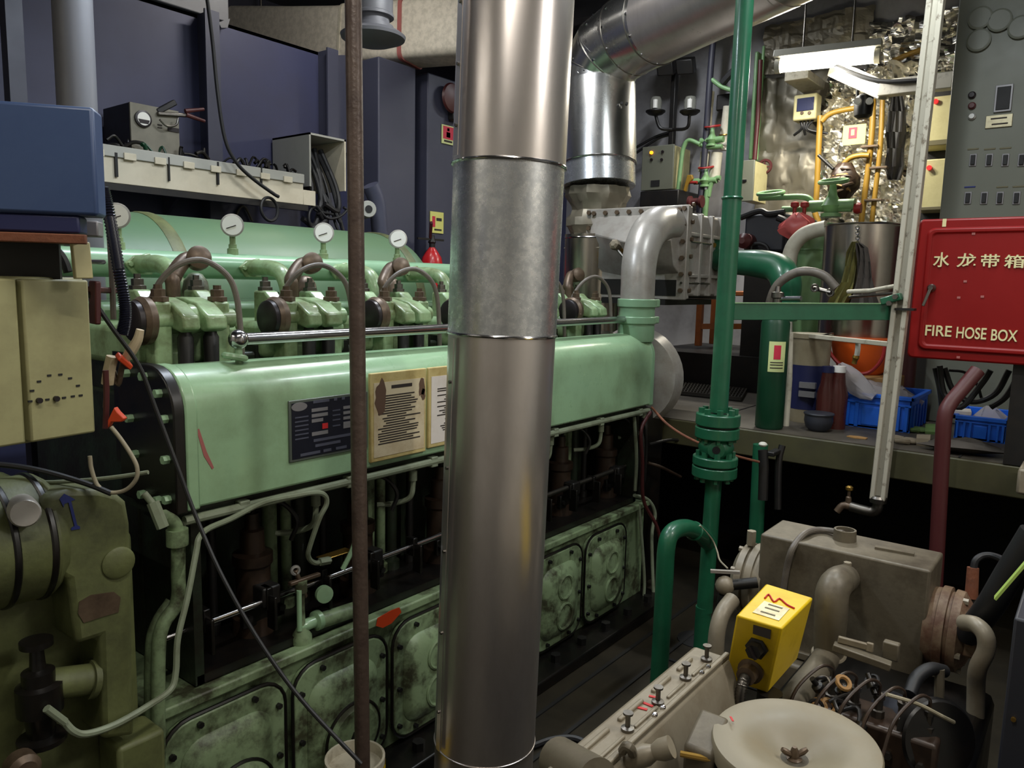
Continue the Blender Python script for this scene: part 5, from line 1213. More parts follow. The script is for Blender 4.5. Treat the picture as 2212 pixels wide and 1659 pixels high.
solo(MB().tube([U(x, y, X=6.1) for x, y in ((1560, 180), (1578, 160), (1600, 140))], .03, 10, sm=3), 'black_duct', 'black flexible duct curving behind the green riser', 'duct', 'rubber')
vpipe([(1538, 172), (1560, 188), (1590, 198)], 6.1, .018, 'green_pipe', 'sloping green pipe above the white lagged pipes', 'pale_green')
solo(MB().box((6.2, U(1580, 220, X=6.2).y, U(1560, 238, X=6.2).z), (6.4, U(1547, 220, X=6.2).y, U(1560, 203, X=6.2).z)), 'black_junction_box', 'black junction box above the white lagged pipes', 'box', 'black_iron', bevel=.01)
jb = thing('switch_box', 'pale grey switch box with a cream side between green riser and foil', 'box', U(1625, 436, X=5.9))
xbox(1602, 347, 1625, 434, 5.9, .02, 'cabinet_grey', 'front', jb, .004)
a, b, c, d = fx(1606, 348, 1624, 433, 5.92); MB().box((5.92, a, c), (6.22, b, d)).build('case', 'cream_box', jb, bevel=.004)
q = U(1608, 390, X=5.9); MB().box((q.x-.01, q.y-.02, q.z-.006), (q.x, q.y+.02, q.z+.006)).build('latch', 'polished_steel', jb)
rv = thing('red_handwheel', 'small dark red handwheel on the silver film', 'valve', U(1652, 372, X=6.2))
MB().ring(U(1652, 360, X=6.2), X3, .05, .012, 20, 6).build('wheel', 'red_dark', rv); MB().cyl(U(1652, 360, X=6.18), U(1652, 360, X=XW), .014, n=10).build('stem', 'red_dark', rv)
MB().bar(U(1652, 348, X=6.2), U(1652, 372, X=6.2), .012).bar(U(1640, 360, X=6.2), U(1664, 360, X=6.2), .012).build('spoke', 'red_dark', rv)

# ---------------------------------------------------------------- middle distance, behind the green bar
vpipe([(1640, 428), (1690, 426), (1730, 425), (1748, 430), (1757, 445), (1760, 458)], 5.3, .020, 'green_pipe', 'pale green pipe bending down above the dark motor', 'pale_green')
lvp = vpipe([(1690, 452), (1760, 451), (1840, 451)], 5.2, .020, 'green_pipe', 'level pale green pipe below the green gate valve', 'pale_green')
solo(MB().ring(U(1665, 417, X=5.3), (-.25, 0, 1), .085, .012, 26, 8).cyl(U(1665, 417, X=5.3), U(1665, 427, X=5.3), .012, n=8).bar(U(1652, 417, X=5.3), U(1680, 417, X=5.3), .012), 'green_handwheel', 'pale green handwheel above the dark motor', 'handwheel', 'pale_green')
gv_ = valve(1797, 440, 5.2, 'pale_green', 'pale_green', 'globe_valve', 'pale green globe valve with a wide handwheel in front of the foil', 1.4)
for i, x in enumerate((1717, 1738)):
    q = U(x, 446, X=5.15); t = MB().lathe(q-Vector((0, 0, .05)), Z3, [(0, .012), (.04, .012), (.05, .028), (.075, .026), (.08, .01)], 12)
    t.build('knob', 'red_paint', lvp)
MB().lathe(U(1853, 450, X=5.2), Y3, [(-.02, .03), (0, .036), (.02, .03)], 16).build('end_cap', 'red_paint', lvp)
mt = thing('electric_motor', 'dark grey motor box with carrying handle behind the green bent pipe', 'motor', U(1655, 560, d=5.2))
a, b, c, d = fx(1604, 560, 1698, 460, 5.0)
MB().box((5.0, a, c+.05), (5.35, b, d)).build('body', 'motor_dark', mt, bevel=.015)
MB().box((5.02, a-.10, ZP), (5.35, a, d-.02)).build('side_cover', 'cabinet_grey', mt, bevel=.015)
MB().box((5.05, a, ZP), (5.3, b, c+.05)).build('base', 'black_iron', mt)
MB().tube([U(1622, 548, X=4.95), U(1625, 530, X=4.95), U(1640, 526, X=4.95), U(1655, 532, X=4.95), U(1662, 548, X=4.95)], .013, 8, sm=4).build('handle', 'rubber', mt)
MB().tube([U(1600, 470, X=4.98), U(1640, 456, X=4.98), U(1660, 462, X=4.98), U(1695, 458, X=4.98)], .02, 8, sm=5).build('cable', 'rubber', mt)
MB().tube([U(1680, 470, X=4.9), U(1697, 480, X=4.9), U(1703, 510, X=4.9), U(1700, 560, X=4.9), U(1695, 600, X=4.9)], .022, 10, sm=5).build('hose', 'rubber', mt)
MB().lathe(U(1606, 520, X=4.9), X3, [(-.03, .02), (0, .05), (.1, .05)], 16).build('shaft_boss', 'red_dark', mt)
# plastic bag
rg = []
for j in range(8):
    p = U(1722+3*math.sin(j), 462+8*j, X=4.85); r = .02+.085*math.sin(math.pi*j/7.5)
    rg.append([p+Vector((math.cos(2*math.pi*i/18)*r*.6, math.sin(2*math.pi*i/18)*r*(1+.18*math.sin(i*2.7+j)), .01*math.sin(i*1.9))) for i in range(18)])
solo(MB().loft(rg), 'plastic_bag', 'crumpled pink plastic bag hanging beside the dark motor', 'bag', 'bag_pink', ang=30)
# white bent pipe, green drum, stainless tank
vpipe([(1706, 660), (1704, 600), (1704, 566), (1712, 535), (1730, 512), (1752, 500), (1785, 492)], 4.75, .045, 'white_pipe', 'thick white pipe bending over in front of the green drum', 'pipe_white', n=16)
vpipe([(1704, 740), (1705, 660), (1706, 598)], 4.7, .02, 'white_conduit', 'thin cream conduit standing below the white bent pipe', 'pipe_white')
c = U(1748, 640, X=5.0)
dm = thing('green_drum', 'pale green drum standing left of the stainless tank', 'drum', (5.05, c.y, ZP))
MB().lathe((5.05, c.y, ZP), Z3, [(0, .11), (.02, .115), (U(1748, 482, X=5.0).z-ZP-.03, .115), (U(1748, 482, X=5.0).z-ZP, .10)], 30).build('body', 'pale_green', dm)
MB().ring((5.05, c.y, U(1748, 540, X=5.0).z), Z3, .116, .005, 30, 6).build('hoop', 'pale_green', dm)
c0, c1 = U(1766, 560, X=4.55), U(1948, 560, X=4.55); cy = (c0.y+c1.y)/2; rt_ = abs(c0.y-c1.y)/2*.97
zt_ = U(1855, 482, X=4.45).z; tz = U(1855, 735, X=4.45).z
tk = thing('stainless_tank', 'dented stainless steel cylindrical tank behind the green bar', 'tank', (4.65, cy, tz))
MB().cyl((4.65, cy, tz), (4.65, cy, zt_), rt_, n=48).build('shell', 'stainless', tk)
MB().ring((4.65, cy, zt_), Z3, rt_, .006, 48, 6).build('rim', 'stainless', tk)
MB().cyl((4.65, cy, zt_-.01), (4.65, cy, zt_+.006), rt_*.98, n=40).build('lid', 'plastic_clear' if False else 'film', tk)
for a in (.6, 2.2, 3.9, 5.3): MB().cyl((4.65+.8*rt_*math.cos(a), cy+.8*rt_*math.sin(a), ZP), (4.65+.8*rt_*math.cos(a), cy+.8*rt_*math.sin(a), tz), .02, n=10).build('leg', 'steel', tk)
solo(MB().cyl((4.60, cy-rt_-.06, ZP), (4.60, cy-rt_-.06, zt_-.01), .055, n=20), 'red_pipe', 'dark red standpipe between the stainless tank and the white post', 'pipe', 'red_dark')
# cloths hung on a chain in front of the tank
hx = 4.65-rt_-.03
cn = thing('hanging_chain', 'steel chain hanging in front of the stainless tank', 'chain', U(1852, 525, X=hx))
for i in range(7):
    p = U(1852+(i % 2), 492+5.5*i, X=hx-.01); MB().ring(p, (0, 1, 0) if i % 2 else (1, 0, 0), .009, .003, 12, 5).build('link', 'polished_steel', cn)
def cloth(pts, X, th, name, label, mat):
    rg = []
    for (xa, xb, y) in pts:
        a, b = U(xa, y, X=X), U(xb, y, X=X); n = 9; r = []
        for i in range(n): q = a.lerp(b, i/(n-1)); r.append(q+X3*(-.02*math.sin(i*1.9+y*.05)))
        for i in range(n): q = b.lerp(a, i/(n-1)); r.append(q+X3*(th-.02*math.sin((n-1-i)*1.9+y*.05)))
        rg.append(r)
    return solo(MB().loft(rg), name, label, 'cloth', mat, ang=50)
cloth([(1842, 850, 522), (1830, 851, 545), (1824, 849, 575), (1815, 846, 610), (1795, 838, 640), (1786, 826, 660)], hx-.03, .012, 'olive_rag', 'olive green rag hanging on the stainless tank', 'cloth_olive')  if False else cloth([(1842, 1852, 522), (1830, 1851, 545), (1824, 1849, 575), (1815, 1846, 610), (1795, 1838, 640), (1786, 1826, 662)], hx-.03, .012, 'olive_rag', 'olive green rag hanging on the stainless tank', 'cloth_olive')
cloth([(1850, 1858, 524), (1850, 1872, 535), (1852, 1878, 565), (1850, 1884, 600), (1842, 1892, 640), (1836, 1898, 662)], hx-.05, .012, 'grey_rag', 'dark grey rag hanging on the stainless tank', 'cloth_grey')
cloth([(1926, 1948, 205), (1918, 1955, 240), (1914, 1954, 285), (1916, 1950, 320), (1910, 1952, 360), (1918, 1942, 388)], 6.2, .05, 'canvas_cloth', 'dark canvas cloth hanging on the foil beside the starter boxes', 'black_iron')
# turnbuckle rod across the tank
tr = thing('turnbuckle', 'worn steel turnbuckle rod stretched across the stainless tank', 'rod', U(1850, 630, X=3.8))
MB().tube([U(1756, 622, X=4.0), U(1795, 632, X=3.98)], .011, 8).build('hook_end', 'steel', tr)
MB().tube([U(1832, 630, X=3.9), U(1880, 628, X=3.8), U(1935, 618, X=3.62)], .010, 8).build('rod', 'white_paint', tr)
MB().tube([U(1835, 642, X=3.9), U(1880, 638, X=3.8), U(1930, 634, X=3.62)], .007, 8).build('rod', 'steel', tr)
for (x, y) in ((1760, 622), (1793, 632)): MB().ring(U(x, y, X=3.98), X3, .016, .006, 14, 6).build('eye', 'steel', tr)
# stool
so = thing('orange_stool', 'orange brown wooden stool standing on the upper floor behind the engine', 'stool', U(1568, 762, d=5.7))
D = 5.7
MB().bar(U(1512, 634, d=D), U(1640, 634, d=D), .24, .035).build('seat', 'stool_orange', so, bevel=.006)
for (x, yb, dd) in ((1514, 748, D), (1618, 760, D-.05), (1545, 744, D+.2), (1640, 750, D+.2)):
    a = U(x, 640, d=dd); MB().box((a.x-.022, a.y-.022, U(x, yb, d=dd).z), (a.x+.022, a.y+.022, a.z)).build('leg', 'stool_orange', so, bevel=.004)
MB().bar(U(1514, 705, d=D), U(1618, 705, d=D), .02, .04).build('rail', 'stool_orange', so)
zz_ = U(1568, 755, d=D).z; qq_ = U(1575, 755, d=D); solo(MB().box((qq_.x-.5, qq_.y-.45, ZP), (qq_.x+.5, qq_.y+.45, zz_)), 'steel_plinth', 'low dark steel plinth under the orange stool', 'plinth', 'black_iron')

# ================================================================ ON THE UPPER FLOOR
gbp = U(1665, 905, Z=ZP)
gx_, gy_ = XP+.10, U(1662, 860, X=XP+.08).y
zt_ = U(1665, 676, X=XP+.08).z
gb2 = thing('gas_cylinder', 'dark green gas cylinder with a pale sticker at the platform edge', 'gas cylinder', (gx_, gy_, ZP))
R = .068
MB().lathe((gx_, gy_, ZP), Z3, [(0, R-.006), (.01, R), (zt_-ZP-.05, R), (zt_-ZP-.01, R*.8), (zt_-ZP+.02, R*.45), (zt_-ZP+.05, .022)], 32).build('body', 'bottle_green', gb2)
MB().lathe((gx_, gy_, zt_+.04), Z3, [(0, .022), (.03, .022), (.035, .03), (.06, .03), (.065, .015), (.09, .012)], 14).build('valve', 'steel', gb2)
MB().cyl((gx_, gy_, zt_+.07), (gx_-.02, gy_-.12, zt_+.075), .012, n=10).build('outlet', 'polished_steel', gb2)
def wrap(z0, z1, a0, a1, rr, mat, name, parent):
    t = MB(); n = 12; vs_ = []
    for i in range(n+1):
        a = a0+(a1-a0)*i/n
        for z in (z0, z1): vs_ += [Vector((gx_+rr*math.cos(a), gy_+rr*math.sin(a), z)), Vector((gx_+(rr-.002)*math.cos(a), gy_+(rr-.002)*math.sin(a), z))]
    for i in range(n):
        b = 4*i; t.f += [(b, b+4, b+6, b+2), (b+1, b+3, b+7, b+5), (b, b+1, b+5, b+4), (b+2, b+6, b+7, b+3)]
    t.v = vs_; return t.build(name, mat, parent)
zs1, zs0 = U(1672, 738, X=gx_-R).z, U(1672, 804, X=gx_-R).z; ac_ = math.radians(205)
lb = wrap(zs0, zs1, ac_-.45, ac_+.75, R+.0015, 'sticker_green', 'sticker', gb2); H = zs1-zs0
wrap(zs0+H*.42, zs1-H*.12, ac_-.10, ac_+.38, R+.0025, 'sticker_red', 'sticker_panel', lb)
for k in (.12, .22, .30): wrap(zs0+H*k, zs0+H*(k+.03), ac_-.3, ac_+.6, R+.0025, 'ink', 'sticker_line', lb)
# white conduit beside the gas cylinder
q = U(1700, 880, X=XP+.22)
solo(MB().tube([(XP+.22, q.y, ZP), (XP+.22, q.y, U(1703, 820, X=XP+.22).z), (XP+.22, U(1706, 720, X=XP+.22).y, U(1706, 718, X=XP+.22).z)], .017, 12), 'white_conduit', 'worn white conduit standing beside the gas cylinder', 'conduit', 'white_paint')
# oil pail
q = U(1738, 890, Z=ZP); px_ = 4.12; py_ = U(1731, 800, X=4.0).y; zt_ = U(1738, 722, X=4.0).z
pa = thing('oil_pail', 'white plastic oil pail with a navy blue label', 'pail', (px_, py_, ZP)); PR = .105; H = zt_-ZP
MB().lathe((px_, py_, ZP), Z3, [(0, PR*.85), (.01, PR*.87), (H*.95, PR), (H*.95, PR*1.05), (H, PR*1.05), (H, PR*.98)], 36).build('body', 'bucket_white', pa)
MB().lathe((px_, py_, ZP+H*.15), Z3, [(0, PR*.895), (H*.5, PR*.975)], 36, cap=False).build('label_band', 'navy', pa)
for v_ in (.40, .30):
    p = Vector((px_-PR*.97, py_-.02, ZP+H*v_)); MB().box((p.x-.006, p.y-.05, p.z), (p.x+.02, p.y+.03, p.z+.03)).build('label_print', 'plate_field', pa)
MB().ring((px_, py_, zt_-.03), (0, .35, 1), PR*1.06, .004, 36, 6, 2.2, 4.4).build('bail', 'steel', pa)
# orange bucket with red handle
bx_ = 4.45; by_ = U(1857, 770, X=4.4).y; zt_ = U(1857, 735, X=4.4).z; zb_ = U(1857, 808, X=4.4).z
bk = thing('orange_bucket', 'orange plastic tub with a red handle below the green bar', 'bucket', (bx_, by_, zb_)); BR = .165
MB().lathe((bx_, by_, zb_), Z3, [(0, BR*.6), (.02, BR*.72), (.1, BR*.9), (zt_-zb_, BR), (zt_-zb_, BR*1.05), (zt_-zb_+.012, BR*1.05)], 40).build('body', 'bucket_orange', bk)
MB().tube([U(x, y, X=bx_-BR-.03) for x, y in ((1787, 735), (1795, 765), (1818, 790), (1850, 806), (1880, 803), (1905, 775), (1913, 740))], .0095, 8, sm=6).build('handle', 'red_paint', bk)
solo(MB().box((bx_-.16, by_-.2, ZP), (bx_+.2, by_+.22, zb_)), 'wooden_box', 'dark wooden box under the orange tub', 'box', 'wood', bevel=.006)
# white tray edge running to the post
solo(MB().bar(U(1722, 723, X=4.1), U(1925, 744, X=3.62), .02, .022), 'white_rail', 'chipped white rail above the orange tub', 'rail', 'white_paint', bevel=.003)
tp_ = thing('hose_tap', 'brass tap with white hose tail above the orange tub', 'tap', U(1852, 780, X=3.85))
MB().tube([U(1854, 735, X=3.8), U(1853, 755, X=3.8), U(1851, 768, X=3.8)], .012, 10).build('tail', 'white_plastic', tp_)
MB().lathe(U(1850, 768, X=3.8), (0, .2, -1), [(0, .014), (.012, .016), (.02, .011), (.04, .012), (.042, .006)], 12).build('nozzle', 'brass', tp_)
# brown bottles and an iron pot
for i, (x, y, s_, m) in enumerate(((1784, 868, .056, 'navy'), (1808, 868, .058, 'gauge_face'))):
    q = U(x, 870, X=3.98+.02*i); zt_ = U(x, 790, X=4.0).z
    t = thing('brown_bottle', ('brown glass bottle with a dark cap beside the oil pail', 'brown glass bottle with a pale cap beside the blue crate')[i], 'bottle', (3.98+.02*i, q.y, ZP)); h = zt_-ZP
    MB().lathe((3.98+.02*i, q.y, ZP), Z3, [(0, s_*.8), (h*.55, s_*.85), (h*.72, s_*.6), (h*.85, .03), (h*.92, .028)], 20).build('body', 'bottle_brown', t)
    MB().cyl((3.98+.02*i, q.y, ZP+h*.9), (3.98+.02*i, q.y, ZP+h), .03, n=16).build('cap', m, t)
q = U(1770, 885, X=3.86)
po = thing('iron_pot', 'grey iron pot in front of the brown bottles', 'pot', (3.86, q.y, ZP))
MB().lathe((3.86, q.y, ZP), Z3, [(0, .04), (.02, .06), (.05, .068), (.075, .066), (.085, .072), (.09, .07), (.09, .056)], 30).build('bowl', 'motor_dark', po)
solo(MB().tube([U(x, y, Z=ZP+.03) for x, y in ((1706, 884), (1725, 880), (1745, 886), (1770, 886))], .016, 10, sm=4), 'white_hose', 'short white hose lying at the foot of the oil pail', 'hose', 'white_plastic')
# blue crates
def crate(x0, x1, yb, h, dep, name, label, zf=ZP):
    a, b = U(x0, yb, Z=zf), U(x1, yb+22, Z=zf); X = (a.x+b.x)/2
    y0_, y1_ = U(x1, yb, X=X).y, U(x0, yb, X=X).y
    t = thing(name, label, 'crate', (X+dep/2, (y0_+y1_)/2, zf)); w_ = .010
    fr_ = MB().box((X, y0_, zf), (X+w_, y1_, zf+h)).build('end_wall', 'crate_blue', t, bevel=.003)
    MB().box((X+dep-w_, y0_, zf), (X+dep, y1_, zf+h)).build('end_wall', 'crate_blue', t, bevel=.003)
    MB().box((X, y0_, zf), (X+dep, y0_+w_, zf+h)).build('side_wall', 'crate_blue', t, bevel=.003)
    MB().box((X, y1_-w_, zf), (X+dep, y1_, zf+h)).build('side_wall', 'crate_blue', t, bevel=.003)
    MB().box((X, y0_, zf), (X+dep, y1_, zf+.012)).build('base', 'crate_blue', t)
    e = .012
    MB().box((X-e, y0_-e, zf+h-.02), (X+.004, y1_+e, zf+h)).box((X+dep-.004, y0_-e, zf+h-.02), (X+dep+e, y1_+e, zf+h)).box((X-e, y0_-e, zf+h-.02), (X+dep+e, y0_+.004, zf+h)).box((X-e, y1_-.004, zf+h-.02), (X+dep+e, y1_+e, zf+h)).build('rim', 'crate_blue', t, bevel=.003)
    W = y1_-y0_
    for u0 in (.03, .13, .29, .66, .78, .92):
        MB().box((X-.008, y0_+W*u0, zf+.004), (X+.002, y0_+W*(u0+.05), zf+h*.74)).build('rib', 'crate_blue', t, bevel=.002)
    MB().box((X-.008, y0_, zf+h*.70), (X+.002, y1_, zf+h*.76)).build('rib', 'crate_blue', t, bevel=.002)
    MB().box((X-.006, y0_+W*.36, zf+h*.1), (X+.002, y0_+W*.62, zf+h*.62)).build('label_panel', 'crate_blue', t, bevel=.002)
    for k in range(5):
        xx = X+dep*(.1+.18*k); MB().box((xx, y0_-.007, zf+.004), (xx+.03, y0_+.002, zf+h*.74)).build('rib', 'crate_blue', t, bevel=.002)
    return X, y0_, y1_
cX, cy0, cy1 = crate(1798, 1966, 915, .178, .42, 'plastic_crate', 'larger blue plastic crate holding clear bags on the upper floor')
def crumpled(pts, name, label, mat, cat='bag', amp=.25):
    rg = []
    for j, (p, ra, rb_) in enumerate(pts):
        rg.append([p+Vector((math.cos(2*math.pi*i/16)*ra*.7, math.sin(2*math.pi*i/16)*ra*(1+amp*math.sin(i*2.7+j*1.3)), rb_*math.sin(2*math.pi*i/16*2+j))) for i in range(16)])
    return solo(MB().loft(rg), name, label, cat, mat, ang=30)
zc = ZP+.178
bp = [(1815, 785), (1824, 800), (1838, 818), (1853, 832), (1870, 846), (1888, 858)]
rg = []
for j, (x, y) in enumerate(bp):
    c = U(x, y, X=cX-.03); wv_ = (.012, .038, .05, .052, .045, .02)[j]; dirv = (U(bp[min(j+1, 5)][0], bp[min(j+1, 5)][1], X=cX-.03)-U(bp[max(j-1, 0)][0], bp[max(j-1, 0)][1], X=cX-.03)).normalized(); n_ = dirv.cross(X3).normalized()
    rg.append([c+n_*wv_*math.cos(2*math.pi*i/16)*(1+.12*math.sin(i*3+j))+X3*(.02+.006*math.sin(i*2+j))*math.sin(2*math.pi*i/16) for i in range(16)])
solo(MB().loft(rg), 'clear_bag', 'clear plastic bag hanging over the front of the larger blue crate', 'bag', 'plastic_clear', ang=40)
crumpled([(Vector((cX+.2, (cy0+cy1)/2, ZP+.02)), .12, 0), (Vector((cX+.2, (cy0+cy1)/2, zc-.03)), .17, .01), (Vector((cX+.2, (cy0+cy1)/2+.03, zc+.02)), .14, .012), (Vector((cX+.19, (cy0+cy1)/2+.05, zc+.05)), .05, .01)], 'clear_bag', 'heap of clear plastic film inside the larger blue crate', 'plastic_clear')
dX, dy0, dy1 = crate(2060, 2172, 942, .115, .36, 'plastic_crate', 'smaller blue plastic crate under the red hose box')
crumpled([(Vector((dX+.08, (dy0+dy1)/2-.04, ZP+.02)), .07, 0), (Vector((dX+.08, (dy0+dy1)/2-.04, ZP+.10)), .09, .012), (Vector((dX+.10, (dy0+dy1)/2-.02, ZP+.15)), .03, .012)], 'clear_bag', 'clear plastic wrapper in the smaller blue crate', 'plastic_clear')
solo(MB().obox((dX+.07, (dy0+dy1)/2+.09, ZP+.12), (1, .2, .1), (-.2, 1, 0), (0, 0, 1), .03, .04, .012), 'cream_block', 'cream block lying in the smaller blue crate', 'block', 'paper_white', bevel=.003)
q = U(2140, 862, X=dX+.62); solo(MB().box((dX+.62, q.y-.15, ZP), (dX+.9, q.y+.24, ZP+.10)), 'cardboard_box', 'pale cardboard box behind the smaller blue crate', 'box', 'paper', bevel=.004)
q = U(2172, 890, X=dX+.25); h_ = U(2172, 843, X=dX+.25).z-ZP
bt_ = thing('green_bottle', 'dark green glass bottle with foil neck under the red hose box', 'bottle', (dX+.25, q.y-.06, ZP)); 
MB().lathe((dX+.25, q.y-.06, ZP), Z3, [(0, .035), (h_*.55, .036), (h_*.72, .018), (h_*.8, .016)], 20).build('body', 'bottle_green', bt_)
MB().lathe((dX+.25, q.y-.06, ZP+h_*.78), Z3, [(0, .019), (h_*.04, .026), (h_*.08, .017)], 16).build('collar', 'polished_steel', bt_)
MB().cyl((dX+.25, q.y-.06, ZP+h_*.86), (dX+.25, q.y-.06, ZP+h_), .017, n=14).build('cap', 'pipe_green', bt_)
# gloves and rags on the platform edge
def glove(x, y, mat, label, flip=1):
    c = U(x, y, Z=ZP+.012); t = thing('work_glove', label, 'glove', (c.x, c.y, ZP))
    MB().ball(c, .05, 14, (.75, 1.0, .3)).build('palm', mat, t)
    for i in range(4): MB().tube([c+Vector((-.022+.015*i, .03*flip, 0)), c+Vector((-.03+.019*i, .075*flip, .004)), c+Vector((-.033+.021*i, .11*flip+.006*(i % 2), -.002))], [.012, .011, .007], 8, sm=3).build('finger', mat, t)
    MB().tube([c+Vector((-.03, 0, 0)), c+Vector((-.055, .02*flip, .003)), c+Vector((-.06, .05*flip, 0))], [.014, .012, .008], 8, sm=3).build('thumb', mat, t)
    MB().tube([c+Vector((0, -.03*flip, 0)), c+Vector((.005, -.085*flip, .004))], [.034, .036], 10).build('cuff', mat, t)
glove(1985, 928, 'glove_green', 'green work glove beside the larger blue crate')
glove(1965, 952, 'glove_grey', 'grey work glove at the platform edge', 1)
cloth_pts = [(Vector((XP+.12, U(2080, 950, X=XP+.12).y, ZP+.004)), .05, .0), (Vector((XP+.12, U(2080, 950, X=XP+.12).y, ZP+.03)), .15, .008), (Vector((XP+.13, U(2080, 950, X=XP+.12).y, ZP+.05)), .08, .01)]
crumpled(cloth_pts, 'dark_rag', 'dark brown rag lying in front of the smaller blue crate', 'cloth_grey', 'cloth', .35)
q = U(1852, 946, Z=ZP); solo(MB().prism([q+Vector((.03*math.cos(i), .05*math.sin(i), .001)) for i in (0, .9, 2, 3, 4.1, 5.3)], (0, 0, .004)), 'dead_leaf', 'orange brown scrap on the platform below the larger crate', 'scrap', 'wood')

# ---------------------------------------------------------------- white post with a tap
PX = 3.52
pc = U(1962, 600, X=PX); ptl = U(2022, 0, X=PX); pbl = U(1897, 1078, X=PX)
wp = thing('white_post', 'chipped white steel channel post with a tap at its lower end', 'post', (PX, pbl.y, pbl.z))
pw = .027
dpost = (Vector((PX, ptl.y, ptl.z))-Vector((PX, pbl.y, pbl.z))).normalized()
top = Vector((PX, pbl.y, pbl.z)) + dpost*((3.72-pbl.z)/dpost.z)
for sgn in (-1, 1):
    o_ = Vector((0, sgn*(pw-.006), 0)); MB().bar(Vector((PX, pbl.y, pbl.z))+o_, top+o_, .020, .05, up=X3).build('flange', 'post_paint', wp, bevel=.003)
MB().bar(Vector((PX+.012, pbl.y, pbl.z)), top+Vector((.012, 0, 0)), .040, .02, up=X3).build('web', 'post_paint', wp)
q = U(1958, 655, X=PX); MB().box((PX-.035, q.y-.036, q.z-.03), (PX+.02, q.y+.036, q.z-.02)).build('clip', 'black_iron', wp)
e0 = Vector((PX, pbl.y, pbl.z))
MB().lathe(e0+Vector((0, 0, -.015)), Z3, [(0, .034), (.02, .036), (.03, .03)], 18).build('socket', 'steel', wp)
MB().tube([e0, e0+Vector((0, 0, -.04)), e0+Vector((0, .02, -.06)), e0+Vector((0, .06, -.06)), e0+Vector((0, .11, -.055))], .022, 14, sm=4).build('elbow', 'steel', wp)
k0 = e0+Vector((0, .11, -.055))
MB().tube([k0, k0+Vector((-.01, .03, .0)), k0+Vector((-.02, .05, -.03))], [.018, .016, .015], 12, sm=3).build('tap_spout', 'bronze_brown', wp)
MB().lathe(k0+Vector((0, .01, .01)), Z3, [(0, .014), (.03, .012), (.035, .007), (.06, .007)], 12).build('tap_stem', 'bronze_brown', wp)
MB().lathe(k0+Vector((0, .01, .07)), Z3, [(0, .008), (.004, .016), (.016, .016), (.022, .008)], 14).build('tap_handle', 'brass', wp)

# ---------------------------------------------------------------- red fire hose box
HX = 3.60
hy1 = U(1972, 620, X=HX).y; hy0 = hy1-.66; hz1 = U(1982, 474, X=HX).z; hz0 = U(1958, 772, X=HX).z
hbx = thing('fire_hose_box', 'red metal fire hose box with raised cream lettering', 'box', (HX+.1, (hy0+hy1)/2, hz0))
MB().loft([rrect((HX, (hy0+hy1)/2, (hz0+hz1)/2), Y3, Z3, (hy1-hy0)/2, (hz1-hz0)/2, .022), rrect((HX+.19, (hy0+hy1)/2, (hz0+hz1)/2), Y3, Z3, (hy1-hy0)/2, (hz1-hz0)/2, .022)]).build('case', 'red_box', hbx, bevel=.008)
cc_ = Vector((0, (hy0+hy1)/2, (hz0+hz1)/2)); hu, hv = (hy1-hy0)/2-.036, (hz1-hz0)/2-.036
dr = MB().loft([rrect(cc_+X3*(HX-.002), Y3, Z3, hu, hv, .03), rrect(cc_+X3*(HX-.014), Y3, Z3, hu-.008, hv-.008, .026), rrect(cc_+X3*(HX-.014), Y3, Z3, hu-.02, hv-.02, .02), rrect(cc_+X3*(HX-.008), Y3, Z3, hu-.026, hv-.026, .016)]).build('door', 'red_box', hbx, bevel=.002)
fxp = HX-.009
for ch_, x0, x1, y0, y1 in (('水', 2015, 2050, 545, 577), ('龙', 2066, 2107, 547, 577), ('带', 2117, 2158, 549, 578), ('箱', 2168, 2212, 550, 579)):
    p0 = U(x0, y1, X=fxp); p1 = U(x1, y1, X=fxp); hgt = U((x0+x1)/2, y0, X=fxp).z-U((x0+x1)/2, y1, X=fxp).z
    t = text_mb(ch_, Vector((fxp, p0.y, p0.z)), (0, -1, 0), Z3, hgt, .004, abs(p0.y-p1.y))
    if t: t.build('letter', 'letter_cream', dr, smooth=False)
for word, x0, x1, y0, y1 in (('FIRE', 1998, 2055, 703, 726), ('HOSE', 2065, 2130, 707, 732), ('BOX', 2140, 2197, 712, 737)):
    p0 = U(x0, y1, X=fxp); p1 = U(x1, y1, X=fxp); hgt = U((x0+x1)/2, y0, X=fxp).z-U((x0+x1)/2, y1, X=fxp).z
    t = text_mb(word, Vector((fxp, p0.y, U((x0+x1)/2, y1, X=fxp).z)), (0, -1, 0), Z3, hgt, .004, abs(p0.y-p1.y))
    if t: t.build('letter', 'letter_cream', dr, smooth=False)
q = U(2012, 622, X=fxp-.01)
lk = MB().lathe((fxp, q.y, q.z), (-1, 0, 0), [(-.004, .016), (.012, .016), (.02, .010), (.03, .009)], 16).build('latch', 'steel', dr)
MB().bar((fxp-.026, q.y, q.z), (fxp-.03, q.y+.022, q.z-.075), .012, .007).build('latch_handle', 'steel', lk, bevel=.002)
for (x, y) in ((2103, 505), (2085, 608), (2071, 643), (2122, 641), (2070, 772)):
    q = U(x, y, X=fxp); MB().box((fxp-.0015, q.y-.006, q.z-.004), (fxp, q.y+.006, q.z+.005)).build('paint_chip', 'pink_strap', dr)
q = U(2040, 480, X=HX-.003); MB().box((HX-.0025, q.y-.007, q.z-.018), (HX, q.y+.007, q.z+.014)).build('tape', 'letter_cream', hbx)
MB().box((HX+.05, hy0+.2, ZP), (HX+.13, hy0+.28, hz0)).build('stand_leg', 'black_iron', hbx)
MB().box((HX+.05, hy0+.02, ZP), (HX+.13, hy0+.08, hz0)).build('stand_leg', 'black_iron', hbx)
